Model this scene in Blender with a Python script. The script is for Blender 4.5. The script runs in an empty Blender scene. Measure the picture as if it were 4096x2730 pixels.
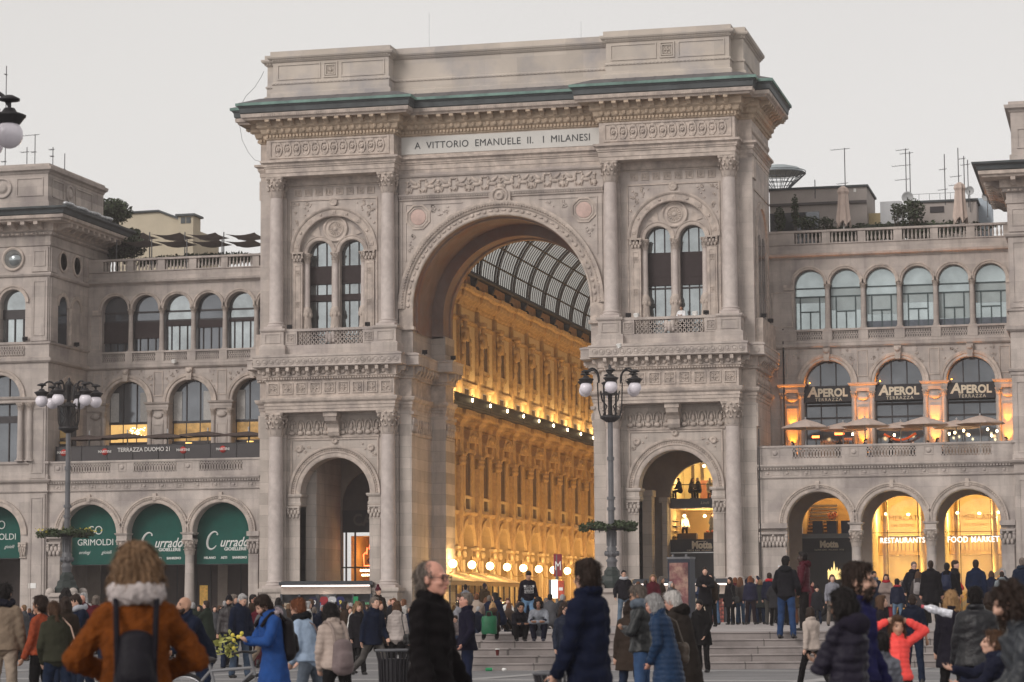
# A great triumphal arch on a crowded city square at dusk, its lit arcade behind.
# X runs along the facade, Y into the depth, Z up; metres; the arch axis is X = 0.
import bpy, math, random
import numpy as np
from math import sin, cos, pi, radians, sqrt, atan2, hypot
from mathutils import Vector, Matrix, Euler

S = bpy.context.scene
COL = S.collection
random.seed(7)
RNG = np.random.default_rng(7)

# ------------------------------------------------------------------ camera
FPX, YAW, PITCH, ROLL = 10184.9, radians(-13.680), radians(6.0545), radians(-0.3855)
CAM = Vector((33.94, -137.0, 1.26))
_f = Vector((sin(YAW) * cos(PITCH), cos(YAW) * cos(PITCH), sin(PITCH)))
_r = _f.cross(Vector((0, 0, 1))).normalized()
_u = _r.cross(_f)
CR = _r * cos(ROLL) + _u * sin(ROLL)
CU = _u * cos(ROLL) - _r * sin(ROLL)
CF = _f
cam_d = bpy.data.cameras.new('camera')
cam = bpy.data.objects.new('camera', cam_d)
COL.objects.link(cam)
cam.matrix_world = Matrix(((CR.x, CU.x, -CF.x, CAM.x), (CR.y, CU.y, -CF.y, CAM.y), (CR.z, CU.z, -CF.z, CAM.z), (0, 0, 0, 1)))
cam_d.sensor_width = 36.0
cam_d.lens = FPX / 4096 * 36.0
cam_d.clip_start, cam_d.clip_end = 0.5, 4000
cam_d.dof.use_dof = True
cam_d.dof.focus_distance = 115
cam_d.dof.aperture_fstop = 4.8
S.camera = cam

# ------------------------------------------------------------------ sky and sun
SUN_EL, SUN_AZ = radians(30), radians(208)      # low light from behind the camera's left, through thin cloud
wld = bpy.data.worlds.new('World')
S.world = wld
wld.use_nodes = True
wn = wld.node_tree.nodes
wl = wld.node_tree.links
wn.clear()
_sky = wn.new('ShaderNodeTexSky')
_sky.sky_type = 'NISHITA'
_sky.sun_disc = False
_sky.sun_elevation = SUN_EL
_sky.sun_rotation = SUN_AZ
_bg1 = wn.new('ShaderNodeBackground')
_bg1.inputs['Strength'].default_value = 0.05
_bg2 = wn.new('ShaderNodeBackground')          # the even veil of cloud
_tc = wn.new('ShaderNodeTexCoord')
_ns = wn.new('ShaderNodeTexNoise')
_ns.inputs['Scale'].default_value = 3.0
_rp = wn.new('ShaderNodeValToRGB')
_rp.color_ramp.elements[0].position = 0.3
_rp.color_ramp.elements[0].color = (0.468, 0.444, 0.422, 1)
_rp.color_ramp.elements[1].position = 0.7
_rp.color_ramp.elements[1].color = (0.505, 0.482, 0.456, 1)
wl.new(_tc.outputs['Generated'], _ns.inputs['Vector'])
wl.new(_ns.outputs['Fac'], _rp.inputs['Fac'])
wl.new(_rp.outputs['Color'], _bg2.inputs['Color'])
_bg2.inputs['Strength'].default_value = 1.0
_add = wn.new('ShaderNodeAddShader')
_wo = wn.new('ShaderNodeOutputWorld')
_hs = wn.new('ShaderNodeHueSaturation')        # the veil takes the blue out of the sky
_hs.inputs['Saturation'].default_value = 0.1
wl.new(_sky.outputs['Color'], _hs.inputs['Color'])
wl.new(_hs.outputs['Color'], _bg1.inputs['Color'])
wl.new(_bg1.outputs[0], _add.inputs[0])
wl.new(_bg2.outputs[0], _add.inputs[1])
wl.new(_add.outputs[0], _wo.inputs['Surface'])
sun_d = bpy.data.lights.new('sun', 'SUN')
sun_d.energy = 1.5
sun_d.angle = radians(24)
sun_d.color = (1.0, 0.93, 0.86)
sun = bpy.data.objects.new('sun', sun_d)
COL.objects.link(sun)
_sd = Vector((sin(SUN_AZ) * cos(SUN_EL), cos(SUN_AZ) * cos(SUN_EL), sin(SUN_EL)))
sun.rotation_euler = _sd.to_track_quat('Z', 'Y').to_euler()
sun.location = (0, -60, 80)
S.view_settings.view_transform = 'Standard'
S.view_settings.look = 'None'
S.view_settings.exposure = 0.08
S.view_settings.gamma = 1.0
S.cycles.use_denoising = True
S.cycles.max_bounces = 6
S.cycles.transparent_max_bounces = 12
S.cycles.sample_clamp_indirect = 4.0
S.cycles.use_light_tree = True

def ray(px, py):
 """direction through a point of the 4096-wide photograph"""
 return CR * ((px - 2048) / FPX) - CU * ((py - 1365) / FPX) + CF

def at_depth(px, py, d):
 return CAM + ray(px, py) * d

def at_y(px, py, y):
 r = ray(px, py)
 return CAM + r * ((y - CAM.y) / r.y)

def at_x(px, py, x):
 r = ray(px, py)
 return CAM + r * ((x - CAM.x) / r.x)

# ------------------------------------------------------------------ materials
MATS = {}

def mat(name, col, rough=0.85, var=0.18, scale=1.2, bump=0.0, bscale=30, metal=0.0, streak=0.0, spec=0.35, blocks=None, emit=None, estr=0.0,
  mottle=None, sheen=0.0, stretch=None):
 if name in MATS:
  return MATS[name]
 m = bpy.data.materials.new(name)
 MATS[name] = m
 m.use_nodes = True
 n, l = m.node_tree.nodes, m.node_tree.links
 p = n['Principled BSDF']
 p.inputs['Roughness'].default_value = rough
 p.inputs['Metallic'].default_value = metal
 p.inputs['Specular IOR Level'].default_value = spec
 if sheen:
  p.inputs['Sheen Weight'].default_value = sheen
 c4 = (col[0], col[1], col[2], 1)
 out = None
 tc = n.new('ShaderNodeTexCoord')

 def noise(sc, det=4, vec=None, rgh=0.6):
  t = n.new('ShaderNodeTexNoise')
  t.inputs['Scale'].default_value = sc
  t.inputs['Detail'].default_value = det
  t.inputs['Roughness'].default_value = rgh
  l.new(vec or tc.outputs['Object'], t.inputs['Vector'])
  return t.outputs['Fac']

 def mixc(a, b, fac, mode='MIX'):
  x = n.new('ShaderNodeMix')
  x.data_type = 'RGBA'
  x.blend_type = mode
  for sock, v in ((x.inputs[0], fac), (x.inputs[6], a), (x.inputs[7], b)):
   if hasattr(v, 'links'):
    l.new(v, sock)
   else:
    sock.default_value = v
  return x.outputs[2]

 def ramp(v, a, b):
  r = n.new('ShaderNodeMapRange')
  r.inputs[1].default_value, r.inputs[2].default_value = a, b
  l.new(v, r.inputs[0])
  return r.outputs[0]
 out = c4
 if stretch:
  sm = n.new('ShaderNodeMapping')
  sm.inputs['Scale'].default_value = stretch
  l.new(tc.outputs['Object'], sm.inputs['Vector'])
 if var:
  dk = tuple(c * (1 - var) for c in col) + (1,)
  lt = tuple(min(1, c * (1 + var)) for c in col) + (1,)
  out = mixc(dk, lt, ramp(noise(scale, 4, sm.outputs[0] if stretch else None), 0.3, 0.7))
 if mottle:
  out = mixc(out, tuple(mottle[:3]) + (1,), ramp(noise(mottle[3], 6), 0.48, 0.72))
 if streak:
  mp = n.new('ShaderNodeMapping')
  mp.inputs['Scale'].default_value = (1.6, 1.6, 0.16)
  l.new(tc.outputs['Object'], mp.inputs['Vector'])
  out = mixc(out, (0.17, 0.145, 0.135, 1), ramp(noise(1.5, 5, mp.outputs[0]), 0.5, 0.5 + 0.5 / max(streak, 0.01)))
 if blocks:
  b = n.new('ShaderNodeTexBrick')
  mp = n.new('ShaderNodeMapping')
  mp.inputs['Rotation'].default_value = blocks.get('rot', (radians(90), 0, 0))
  l.new(tc.outputs['Object'], mp.inputs['Vector'])
  l.new(mp.outputs[0], b.inputs['Vector'])
  b.inputs['Scale'].default_value = 1.0
  b.inputs['Brick Width'].default_value = blocks.get('w', 1.2)
  b.inputs['Row Height'].default_value = blocks.get('h', 0.55)
  b.inputs['Mortar Size'].default_value = blocks.get('m', 0.008)
  b.inputs['Color1'].default_value = (1, 1, 1, 1)
  b.inputs['Color2'].default_value = (blocks.get('c', 0.82),) * 3 + (1,)
  b.inputs['Mortar'].default_value = (blocks.get('mc', 0.6),) * 3 + (1,)
  out = mixc(out, b.outputs['Color'], 1.0, 'MULTIPLY')
 if hasattr(out, 'links'):
  l.new(out, p.inputs['Base Color'])
 else:
  p.inputs['Base Color'].default_value = out
 if bump:
  bn = n.new('ShaderNodeBump')
  bn.inputs['Strength'].default_value = bump
  bn.inputs['Distance'].default_value = 0.03
  l.new(noise(bscale, 5), bn.inputs['Height'])
  l.new(bn.outputs[0], p.inputs['Normal'])
 if emit:
  p.inputs['Emission Color'].default_value = tuple(emit) + (1,)
  p.inputs['Emission Strength'].default_value = estr
 return m

def glass_mat(name, col, clear):
 if name in MATS:
  return MATS[name]
 m = bpy.data.materials.new(name)
 MATS[name] = m
 m.use_nodes = True
 n, l = m.node_tree.nodes, m.node_tree.links
 n.remove(n['Principled BSDF'])
 tr, gl, mx = n.new('ShaderNodeBsdfTransparent'), n.new('ShaderNodeBsdfGlossy'), n.new('ShaderNodeMixShader')
 tr.inputs[0].default_value = tuple(c * clear + (1 - clear) * 0 for c in col) + (1,)
 gl.inputs[0].default_value = (0.9, 0.95, 1, 1)
 gl.inputs[1].default_value = 0.03
 mx.inputs[0].default_value = 0.035
 l.new(tr.outputs[0], mx.inputs[1])
 l.new(gl.outputs[0], mx.inputs[2])
 l.new(mx.outputs[0], n['Material Output'].inputs[0])
 return m

STONE = mat('facade_stone', (0.52, 0.455, 0.415), 0.85, 0.16, 0.9, 0.3, 18, streak=0.75, mottle=(0.34, 0.295, 0.285, 0.55), blocks=dict(w=1.7, h=0.7, m=0.006, c=0.85, mc=0.7))
ASHLAR = mat('ashlar_stone', (0.535, 0.47, 0.425), 0.85, 0.15, 0.7, 0.25, 20, streak=0.75, blocks=dict(w=1.5, h=0.62, m=0.009, c=0.79, mc=0.6))
CARVED = mat('carved_stone', (0.51, 0.435, 0.385), 0.9, 0.22, 2.5, 0.4, 26, streak=0.6, mottle=(0.31, 0.265, 0.245, 1.1))
WARMCARVE = mat('warm_carved_stone', (0.49, 0.385, 0.29), 0.9, 0.2, 2.5, 0.3, 26)
COLUMN = mat('granite_column', (0.53, 0.465, 0.435), 0.6, 0.12, 3.0, 0.12, 60, mottle=(0.40, 0.34, 0.32, 0.7))
WINGSTONE = mat('wing_stone', (0.495, 0.435, 0.40), 0.85, 0.16, 0.9, 0.3, 20, streak=0.8, mottle=(0.32, 0.28, 0.27, 0.5), blocks=dict(w=1.4, h=0.6, m=0.006, c=0.83, mc=0.7))
ATTIC = mat('attic_stone', (0.535, 0.475, 0.42), 0.85, 0.1, 0.5, 0.1, 14, mottle=(0.36, 0.34, 0.35, 0.35), blocks=dict(w=1.9, h=1.35, m=0.006, c=0.86, mc=0.8))
MARBLE = mat('pale_marble', (0.56, 0.545, 0.52), 0.5, 0.08, 0.6)
PINK = mat('pink_granite', (0.52, 0.375, 0.335), 0.6, 0.15, 4)
COPPER = mat('green_copper', (0.16, 0.26, 0.23), 0.7, 0.25, 1.0, mottle=(0.07, 0.11, 0.11, 0.8))
COPPERDK = mat('dark_copper', (0.07, 0.08, 0.085), 0.6, 0.3, 1.2)
SLATE = mat('roof_lead', (0.12, 0.115, 0.12), 0.6, 0.2, 1.0)
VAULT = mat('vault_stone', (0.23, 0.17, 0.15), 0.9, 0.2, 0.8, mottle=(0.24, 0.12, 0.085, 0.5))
DARK = mat('dark_interior', (0.025, 0.022, 0.024), 0.8, 0.2, 1)
FRAME = mat('window_frame_dark', (0.035, 0.03, 0.033), 0.5, 0.1, 4)
FRAMEG = mat('window_frame_green', (0.05, 0.075, 0.08), 0.5, 0.1, 4)
GLASS = mat('window_glass', (0.33, 0.36, 0.37), 0.06, 0.28, 0.7, metal=0.75, spec=0.8)
GLASSDK = mat('dim_window_glass', (0.13, 0.14, 0.155), 0.07, 0.25, 0.5, metal=0.6, spec=0.8)
GLASSLT = mat('pale_window_glass', (0.40, 0.46, 0.47), 0.12, 0.22, 0.7, metal=0.6, spec=0.8)  # colour noise stands in for uneven reflections in the panes
BLIND = mat('brown_blind', (0.045, 0.034, 0.035), 0.9, 0.1, 5)
IRON = mat('dark_iron', (0.022, 0.02, 0.022), 0.55, 0.2, 4, spec=0.4)
IRONG = mat('grey_painted_iron', (0.115, 0.115, 0.125), 0.45, 0.2, 3, spec=0.45)
GOLD = mat('ochre_stucco', (0.50, 0.36, 0.19), 0.9, 0.12, 1.2, 0.2, 12)
GOLDLT = mat('light_ochre_stucco', (0.62, 0.48, 0.28), 0.9, 0.08, 1.2, 0.1, 12)
GOLDDK = mat('carved_ochre_stucco', (0.44, 0.30, 0.155), 0.9, 0.25, 3, 0.3, 14)
WHITE = mat('white_paint', (0.78, 0.77, 0.75), 0.6, 0.05, 2)
CLEAR = glass_mat('clear_glass', (0.9, 0.92, 0.92), 1.0)
PAVE = mat('granite_paving', (0.185, 0.18, 0.185), 0.65, 0.15, 0.5, 0.2, 8, blocks=dict(w=1.1, h=0.55, m=0.012, c=0.85, mc=0.6, rot=(0, 0, radians(6))))
PAVELT = mat('pale_paving_band', (0.31, 0.30, 0.30), 0.6, 0.12, 0.8)
STEP = mat('granite_step', (0.30, 0.265, 0.255), 0.75, 0.18, 1.5, 0.3, 30, mottle=(0.19, 0.165, 0.16, 1.2), blocks=dict(w=1.7, h=7.3, m=0.014, c=0.88, mc=0.45, rot=(0, 0, -YAW)))

# ------------------------------------------------------------------ mesh builder
class MB:
 def __init__(s, mirror=1):
  s.v, s.f, s.m, s.sm = [], [], mirror, []

 def add(s, vs, fs, smooth=False):
  b = len(s.v)
  if s.m == 1:
   s.v += [tuple(p) for p in vs]
   s.f += [tuple(b + i for i in f) for f in fs]
  else:
   s.v += [(-p[0], p[1], p[2]) for p in vs]
   s.f += [tuple(b + i for i in reversed(f)) for f in fs]
  s.sm += [smooth] * len(fs)
  return s

 def box(s, x0, x1, y0, y1, z0, z1):
  return s.add([(x0, y0, z0), (x1, y0, z0), (x1, y1, z0), (x0, y1, z0), (x0, y0, z1), (x1, y0, z1), (x1, y1, z1), (x0, y1, z1)],
                     [(0, 3, 2, 1), (4, 5, 6, 7), (0, 1, 5, 4), (1, 2, 6, 5), (2, 3, 7, 6), (3, 0, 4, 7)])

 def cbox(s, c, sx, sy, sz, rz=0, tilt=0):
  M = Matrix.Rotation(rz, 3, 'Z') @ Matrix.Rotation(tilt, 3, 'X')
  vs = [Vector(c) + M @ Vector((a * sx / 2, b * sy / 2, d * sz / 2)) for d in (-1, 1) for a, b in ((-1, -1), (1, -1), (1, 1), (-1, 1))]
  return s.add(vs, [(0, 3, 2, 1), (4, 5, 6, 7), (0, 1, 5, 4), (1, 2, 6, 5), (2, 3, 7, 6), (3, 0, 4, 7)])

 def prism_y(s, poly, y0, y1):           # poly in (x, z), anticlockwise seen from -Y
  n = len(poly)
  return s.add([(x, y0, z) for x, z in poly] + [(x, y1, z) for x, z in poly],
                     [tuple(range(n)), tuple(range(2 * n - 1, n - 1, -1))] + [((i + 1) % n, i, n + i, n + (i + 1) % n) for i in range(n)])

 def prism_x(s, poly, x0, x1):           # poly in (y, z), anticlockwise seen from +X
  n = len(poly)
  return s.add([(x1, y, z) for y, z in poly] + [(x0, y, z) for y, z in poly],
                     [tuple(range(n)), tuple(range(2 * n - 1, n - 1, -1))] + [((i + 1) % n, i, n + i, n + (i + 1) % n) for i in range(n)])

 def lathe(s, prof, cx, cy, n=20, cz=0.0, smooth=True, a0=0.0, a1=2 * pi):
  full = abs(a1 - a0 - 2 * pi) < 1e-6
  k = n if full else n + 1
  vs = [(cx + r * cos(a0 + (a1 - a0) * j / n), cy + r * sin(a0 + (a1 - a0) * j / n), cz + z) for r, z in prof for j in range(k)]
  fs = []
  for i in range(len(prof) - 1):
   for j in range(n):
    a, b = i * k + j, i * k + (j + 1) % k
    fs.append((a, b, b + k, a + k))
  s.add(vs, fs, smooth)
  if full:
   if prof[0][0] > 1e-4:
    s.add([vs[j] for j in range(k)], [tuple(reversed(range(k)))])
   if prof[-1][0] > 1e-4:
    s.add(vs[-k:], [tuple(range(k))])
  return s

 def disc_y(s, prof, cx, cz, y, n=20, ex=1.0):
  """turned boss on a wall facing -Y; prof = (radius, height out of the wall)"""
  vs = [(cx + ex * r * cos(2 * pi * j / n), y - h, cz + r * sin(2 * pi * j / n)) for r, h in prof for j in range(n)]
  fs = [(i * n + j, i * n + (j + 1) % n, (i + 1) * n + (j + 1) % n, (i + 1) * n + j) for i in range(len(prof) - 1) for j in range(n)]
  fs.append(tuple((len(prof) - 1) * n + j for j in range(n)))
  return s.add(vs, fs, True)

 def disc_x(s, prof, x, cy, cz, n=16, ey=1.0):
  """turned boss on a wall facing +X"""
  vs = [(x + h, cy + ey * r * cos(2 * pi * j / n), cz + r * sin(2 * pi * j / n)) for r, h in prof for j in range(n)]
  fs = [(i * n + j, i * n + (j + 1) % n, (i + 1) * n + (j + 1) % n, (i + 1) * n + j) for i in range(len(prof) - 1) for j in range(n)]
  fs.append(tuple((len(prof) - 1) * n + j for j in range(n)))
  return s.add(vs, fs, True)

 def ball(s, c, r, n=8, m=5, rot=None):
  if not hasattr(r, '__len__'):
   r = (r, r, r)
  vs = []
  for i in range(m + 1):
   t = pi * i / m
   for j in range(n):
    p = Vector((r[0] * sin(t) * cos(2 * pi * j / n), r[1] * sin(t) * sin(2 * pi * j / n), -r[2] * cos(t)))
    if rot is not None:
     p = rot @ p
    vs.append(Vector(c) + p)
  return s.add(vs, [(i * n + j, i * n + (j + 1) % n, (i + 1) * n + (j + 1) % n, (i + 1) * n + j) for i in range(m) for j in range(n)], True)

 def ring_y(s, cx, cz, y, rx, rz, t, d, n=14, a0=0.0, a1=2 * pi):
  """flat raised ring (or arch band) on a wall facing -Y"""
  full = abs(a1 - a0 - 2 * pi) < 1e-6
  k = n if full else n + 1
  vs = []
  for q in range(4):
   ro, yy = ((0, y), (0, y - d), (-t, y - d), (-t, y))[q]
   for j in range(k):
    a = a0 + (a1 - a0) * j / n
    vs.append((cx + (rx + ro) * cos(a), yy, cz + (rz + ro) * sin(a)))
  fs = []
  for q in range(3):
   for j in range(n):
    a, b = q * k + j, q * k + (j + 1) % k
    fs.append((a, b, b + k, a + k))
  s.add(vs, fs)
  return s

 def ring_x(s, cy, cz, x, ry, rz, t, d, n=12, a0=0.0, a1=2 * pi):
  """the same on a wall facing +X"""
  t0 = MB()
  t0.ring_y(cy, cz, 0, ry, rz, t, d, n, a0, a1)
  return s.add([(x - p[1], p[0], p[2]) for p in t0.v], t0.f)

 def band(s, cx, cz, prof, a0=0.0, a1=pi, n=32, ybase=0.0):
  """moulding swept along an arch; prof = list of (radius, y)"""
  k = n + 1
  vs = [(cx + r * cos(a0 + (a1 - a0) * j / n), ybase + y, cz + r * sin(a0 + (a1 - a0) * j / n)) for r, y in prof for j in range(k)]
  fs = [(i * k + j, i * k + j + 1, (i + 1) * k + j + 1, (i + 1) * k + j) for i in range(len(prof) - 1) for j in range(n)]
  return s.add(vs, fs, False)

 def arch_wall(s, x0, x1, z0, z1, y, cx, r, zs, depth, n=24, back=False):
  """wall panel facing -Y pierced by a round-headed opening that starts at z0"""
  pts = [(cx - r, z0)] + [(cx - r * cos(pi * j / n), zs + r * sin(pi * j / n)) for j in range(n + 1)] + [(cx + r, z0)]
  if cx - r > x0 + 1e-4:
   s.add([(x0, y, z0), (cx - r, y, z0), (cx - r, y, z1), (x0, y, z1)], [(0, 1, 2, 3)])
  if x1 > cx + r + 1e-4:
   s.add([(cx + r, y, z0), (x1, y, z0), (x1, y, z1), (cx + r, y, z1)], [(0, 1, 2, 3)])
  for a, b in zip(pts[1:-2], pts[2:-1]):
   s.add([(a[0], y, a[1]), (b[0], y, b[1]), (b[0], y, z1), (a[0], y, z1)], [(0, 1, 2, 3)])
  for a, b in zip(pts[:-1], pts[1:]):
   s.add([(a[0], y, a[1]), (b[0], y, b[1]), (b[0], y + depth, b[1]), (a[0], y + depth, a[1])], [(3, 2, 1, 0)])
  return s

 def mould(s, path, prof, caps=True):
  """profile (out, z) swept along a plan path with mitred corners; 'out' is to the right of travel"""
  n = len(path)
  nr = []
  for a, b in zip(path[:-1], path[1:]):
   dx, dy = b[0] - a[0], b[1] - a[1]
   ll = hypot(dx, dy)
   nr.append((dy / ll, -dx / ll))
  k = len(prof)
  vs = []
  for i, p in enumerate(path):
   if i == 0:
    m = nr[0]
   elif i == n - 1:
    m = nr[-1]
   else:
    a, b = nr[i - 1], nr[i]
    q = 1 + a[0] * b[0] + a[1] * b[1]
    m = ((a[0] + b[0]) / q, (a[1] + b[1]) / q)
   vs += [(p[0] + m[0] * o, p[1] + m[1] * o, z) for o, z in prof]
  fs = [(i * k + j, (i + 1) * k + j, (i + 1) * k + j + 1, i * k + j + 1) for i in range(n - 1) for j in range(k - 1)]
  return s.add(vs, fs)

 def tube(s, pts, r, n=8, close=True):
  pts = [Vector(p) for p in pts]
  rr = r if hasattr(r, '__len__') else [r] * len(pts)
  vs = []
  up = None
  for i, p in enumerate(pts):
   d = (pts[min(i + 1, len(pts) - 1)] - pts[max(i - 1, 0)]).normalized()
   if up is None:
    up = d.orthogonal().normalized()
   up = (up - d * up.dot(d)).normalized()
   w = d.cross(up)
   vs += [p + (up * cos(2 * pi * j / n) + w * sin(2 * pi * j / n)) * rr[i] for j in range(n)]
  fs = [(i * n + j, i * n + (j + 1) % n, (i + 1) * n + (j + 1) % n, (i + 1) * n + j) for i in range(len(pts) - 1) for j in range(n)]
  s.add(vs, fs, True)
  if close:
   s.add(vs[:n], [tuple(reversed(range(n)))])
   s.add(vs[-n:], [tuple(range(n))])
  return s

 def quad(s, a, b, c, d):
  return s.add([a, b, c, d], [(0, 1, 2, 3)])

 def mesh(s, name, material=None, off=(0, 0, 0)):
  me = bpy.data.meshes.new(name)
  me.from_pydata([(p[0] - off[0], p[1] - off[1], p[2] - off[2]) for p in s.v], [], s.f)
  if material is not None:
   me.materials.append(material)
  if any(s.sm):
   me.polygons.foreach_set('use_smooth', s.sm)
  me.update()
  return me

 def build(s, name, material, parent=None, off=None):
  """ONE mesh object; vertices are given in the parent's world space"""
  o3 = WPOS.get(parent.name, Vector((0, 0, 0))) if parent is not None else Vector((0, 0, 0))
  if off is not None:
   o3 = o3 + Vector(off)
  ob = bpy.data.objects.new(name, s.mesh(name, material, o3))
  COL.objects.link(ob)
  if parent is not None:
   ob.parent = parent
   if off is not None:
    ob.location = off
   WPOS[ob.name] = o3
  elif off is not None:
   ob.location = off
   WPOS[ob.name] = o3
  return ob

WPOS = {}

def tag(o, label=None, cat=None, group=None, kind=None):
 if label:
  o['label'] = label
 if cat:
  o['category'] = cat
 if group:
  o['group'] = group
 if kind:
  o['kind'] = kind
 return o

def thing(name, label, cat, loc=(0, 0, 0), rz=0.0, group=None):
 o = bpy.data.objects.new(name, None)
 o.empty_display_size = 0.2
 COL.objects.link(o)
 o.location = loc
 o.rotation_euler = (0, 0, rz)
 WPOS[o.name] = Vector(loc)
 return tag(o, label, cat, group)

def local(name, m, parent, loc=(0, 0, 0), rz=0.0):
 """a part whose mesh data is in its parent's own space"""
 o = bpy.data.objects.new(name, m)
 COL.objects.link(o)
 o.parent = parent
 o.location = loc
 o.rotation_euler = (0, 0, rz)
 WPOS[o.name] = WPOS.get(parent.name, Vector((0, 0, 0))) + Vector(loc)
 return o

def copy_tree(o, parent=None, loc=None, rz=None):
 c = o.copy()
 COL.objects.link(c)
 if parent is not None:
  c.parent = parent
 if loc is not None:
  c.location = loc
 if rz is not None:
  c.rotation_euler = (0, 0, rz)
 for ch in o.children:
  copy_tree(ch, c)
 return c

FONTS = {}

def lettering(text, material, parent, loc, size, rot=(pi / 2, 0, 0), ext=0.01, align='CENTER', shear=0.0, sx=1.0, bold=0.0, name='lettering', spacing=1.0, world=True):
 c = bpy.data.curves.new(name, 'FONT')
 c.body = text
 c.size = size
 c.extrude = ext
 c.align_x = align
 c.align_y = 'CENTER'
 c.shear = shear
 c.offset = bold
 c.space_character = spacing
 c.resolution_u = 3
 c.materials.append(material)
 o = bpy.data.objects.new(name, c)
 COL.objects.link(o)
 if parent is not None:
  o.parent = parent
  o.location = Vector(loc) - (WPOS.get(parent.name, Vector((0, 0, 0))) if world else Vector((0, 0, 0)))
 else:
  o.location = loc
 o.rotation_euler = rot
 o.scale = (sx, 1, 1)
 LETTERS.append(o)
 return o

LETTERS = []

def letters_to_mesh():
 """cut the lettering to plain meshes"""
 bpy.context.view_layer.update()
 dg = bpy.context.evaluated_depsgraph_get()
 for o in LETTERS:
  me = bpy.data.meshes.new_from_object(o.evaluated_get(dg))
  me.materials.clear()
  me.materials.append(o.data.materials[0])
  n = bpy.data.objects.new('lettering', me)
  COL.objects.link(n)
  n.parent = o.parent
  n.location, n.rotation_euler, n.scale = o.location, o.rotation_euler, o.scale
  bpy.data.objects.remove(o)
 LETTERS.clear()

def lamp(name, kind, loc, power, col, parent=None, size=0.1, **kw):
 d = bpy.data.lights.new(name, kind)
 d.energy = power
 d.color = col
 if kind in ('POINT', 'SPOT'):
  d.shadow_soft_size = size
 for k, v in kw.items():
  setattr(d, k, v)
 o = bpy.data.objects.new(name, d)
 COL.objects.link(o)
 o.location = Vector(loc)
 if parent is not None:
  o.parent = parent
  o.location = Vector(loc) - WPOS.get(parent.name, Vector((0, 0, 0)))
 return o

GZ = -0.08       # level of the square
PZ = 0.75        # level of the raised terrace with the steps

# ------------------------------------------------------------------ the ground
def build_ground():
 g = MB()
 g.quad((-900, -600, GZ), (900, -600, GZ), (900, 1500, GZ), (-900, 1500, GZ))
 tag(g.build('ground', PAVE), kind='structure')
 b = MB()
 for i in range(9):                          # pale stone bands set in the paving
  y = -124 + i * 7.5
  b.add([(-60, y + 6, GZ + .004), (60, y - 6, GZ + .004), (60, y - 5.2, GZ + .004), (-60, y + 6.8, GZ + .004)], [(0, 1, 2, 3)])
 for i in range(9):
  x = -12 + i * 7
  b.add([(x, -131, GZ + .008), (x + .5, -131, GZ + .008), (x + 6.5, -78, GZ + .008), (x + 6, -78, GZ + .008)], [(0, 1, 2, 3)])
 tag(b.build('pavement_band', PAVELT), kind='structure')

# ------------------------------------------------------------------ shared ornament
def capital_mesh(name, r, h, m):
 b = MB()
 b.lathe([(r * 1.0, 0), (r * 1.12, .03 * h), (r * 1.0, .07 * h), (r * .98, .3 * h), (r * 1.1, .62 * h), (r * 1.42, .88 * h), (r * 1.42, .9 * h)], 0, 0, 16)
 for row, (z0, z1, out, off, w) in enumerate(((.06, .42, .34, 0, .34), (.1, .66, .46, .5, .34))):
  for k in range(8):
   a = 2 * pi * (k + off) / 8
   ca, sa = cos(a), sin(a)
   pr = [(r * 1.02, z0), (r * 1.13, (z0 * .5 + z1 * .5)), (r * (1.12 + out * .6), z1 * .96), (r * (1.14 + out), z1 * .9), (r * (1.1 + out), z1 * .8)]
   vs = []
   for i, (q, z) in enumerate(pr):
    ww = r * w * (1.0, 1.1, .95, .6, .3)[i]
    for sgn in (-1, 0, 1):
     qq = q + (.05 * r if sgn == 0 else 0)
     vs.append((qq * ca - sgn * ww * sa, qq * sa + sgn * ww * ca, z * h))
   b.add(vs, [(i * 3 + j, i * 3 + j + 1, i * 3 + j + 4, i * 3 + j + 3) for i in range(4) for j in range(2)], True)
 for k in range(4):
  a = pi / 4 + k * pi / 2
  for q, z, t in ((1.5, .84, .2), (1.66, .78, .19), (1.72, .88, .17)):
   b.ball((r * q * cos(a), r * q * sin(a), z * h), (t * r,) * 3, 7, 5)
  c = k * pi / 2
  b.ball((r * 1.45 * cos(c), r * 1.45 * sin(c), .9 * h), .2 * r, 7, 5)
  for d in (-.32, .32):
   b.ball((r * 1.34 * cos(c + d), r * 1.34 * sin(c + d), .76 * h), .17 * r, 6, 4)
 a = 1.36 * r
 pl = []
 for k in range(4):
  t = k * pi / 2
  for u, v in ((-1.0, 1.0), (-.88, 1.09), (-.4, .9), (0, .86), (.4, .9), (.88, 1.09)):
   x, y = v * a, u * a
   pl.append((x * cos(t) - y * sin(t), x * sin(t) + y * cos(t)))
 n = len(pl)
 b.add([(x, y, .9 * h) for x, y in pl] + [(x * 1.04, y * 1.04, h) for x, y in pl],
          [tuple(reversed(range(n))), tuple(range(n, 2 * n))] + [(i, (i + 1) % n, n + (i + 1) % n, n + i) for i in range(n)])
 return b.mesh(name, m)

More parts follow.
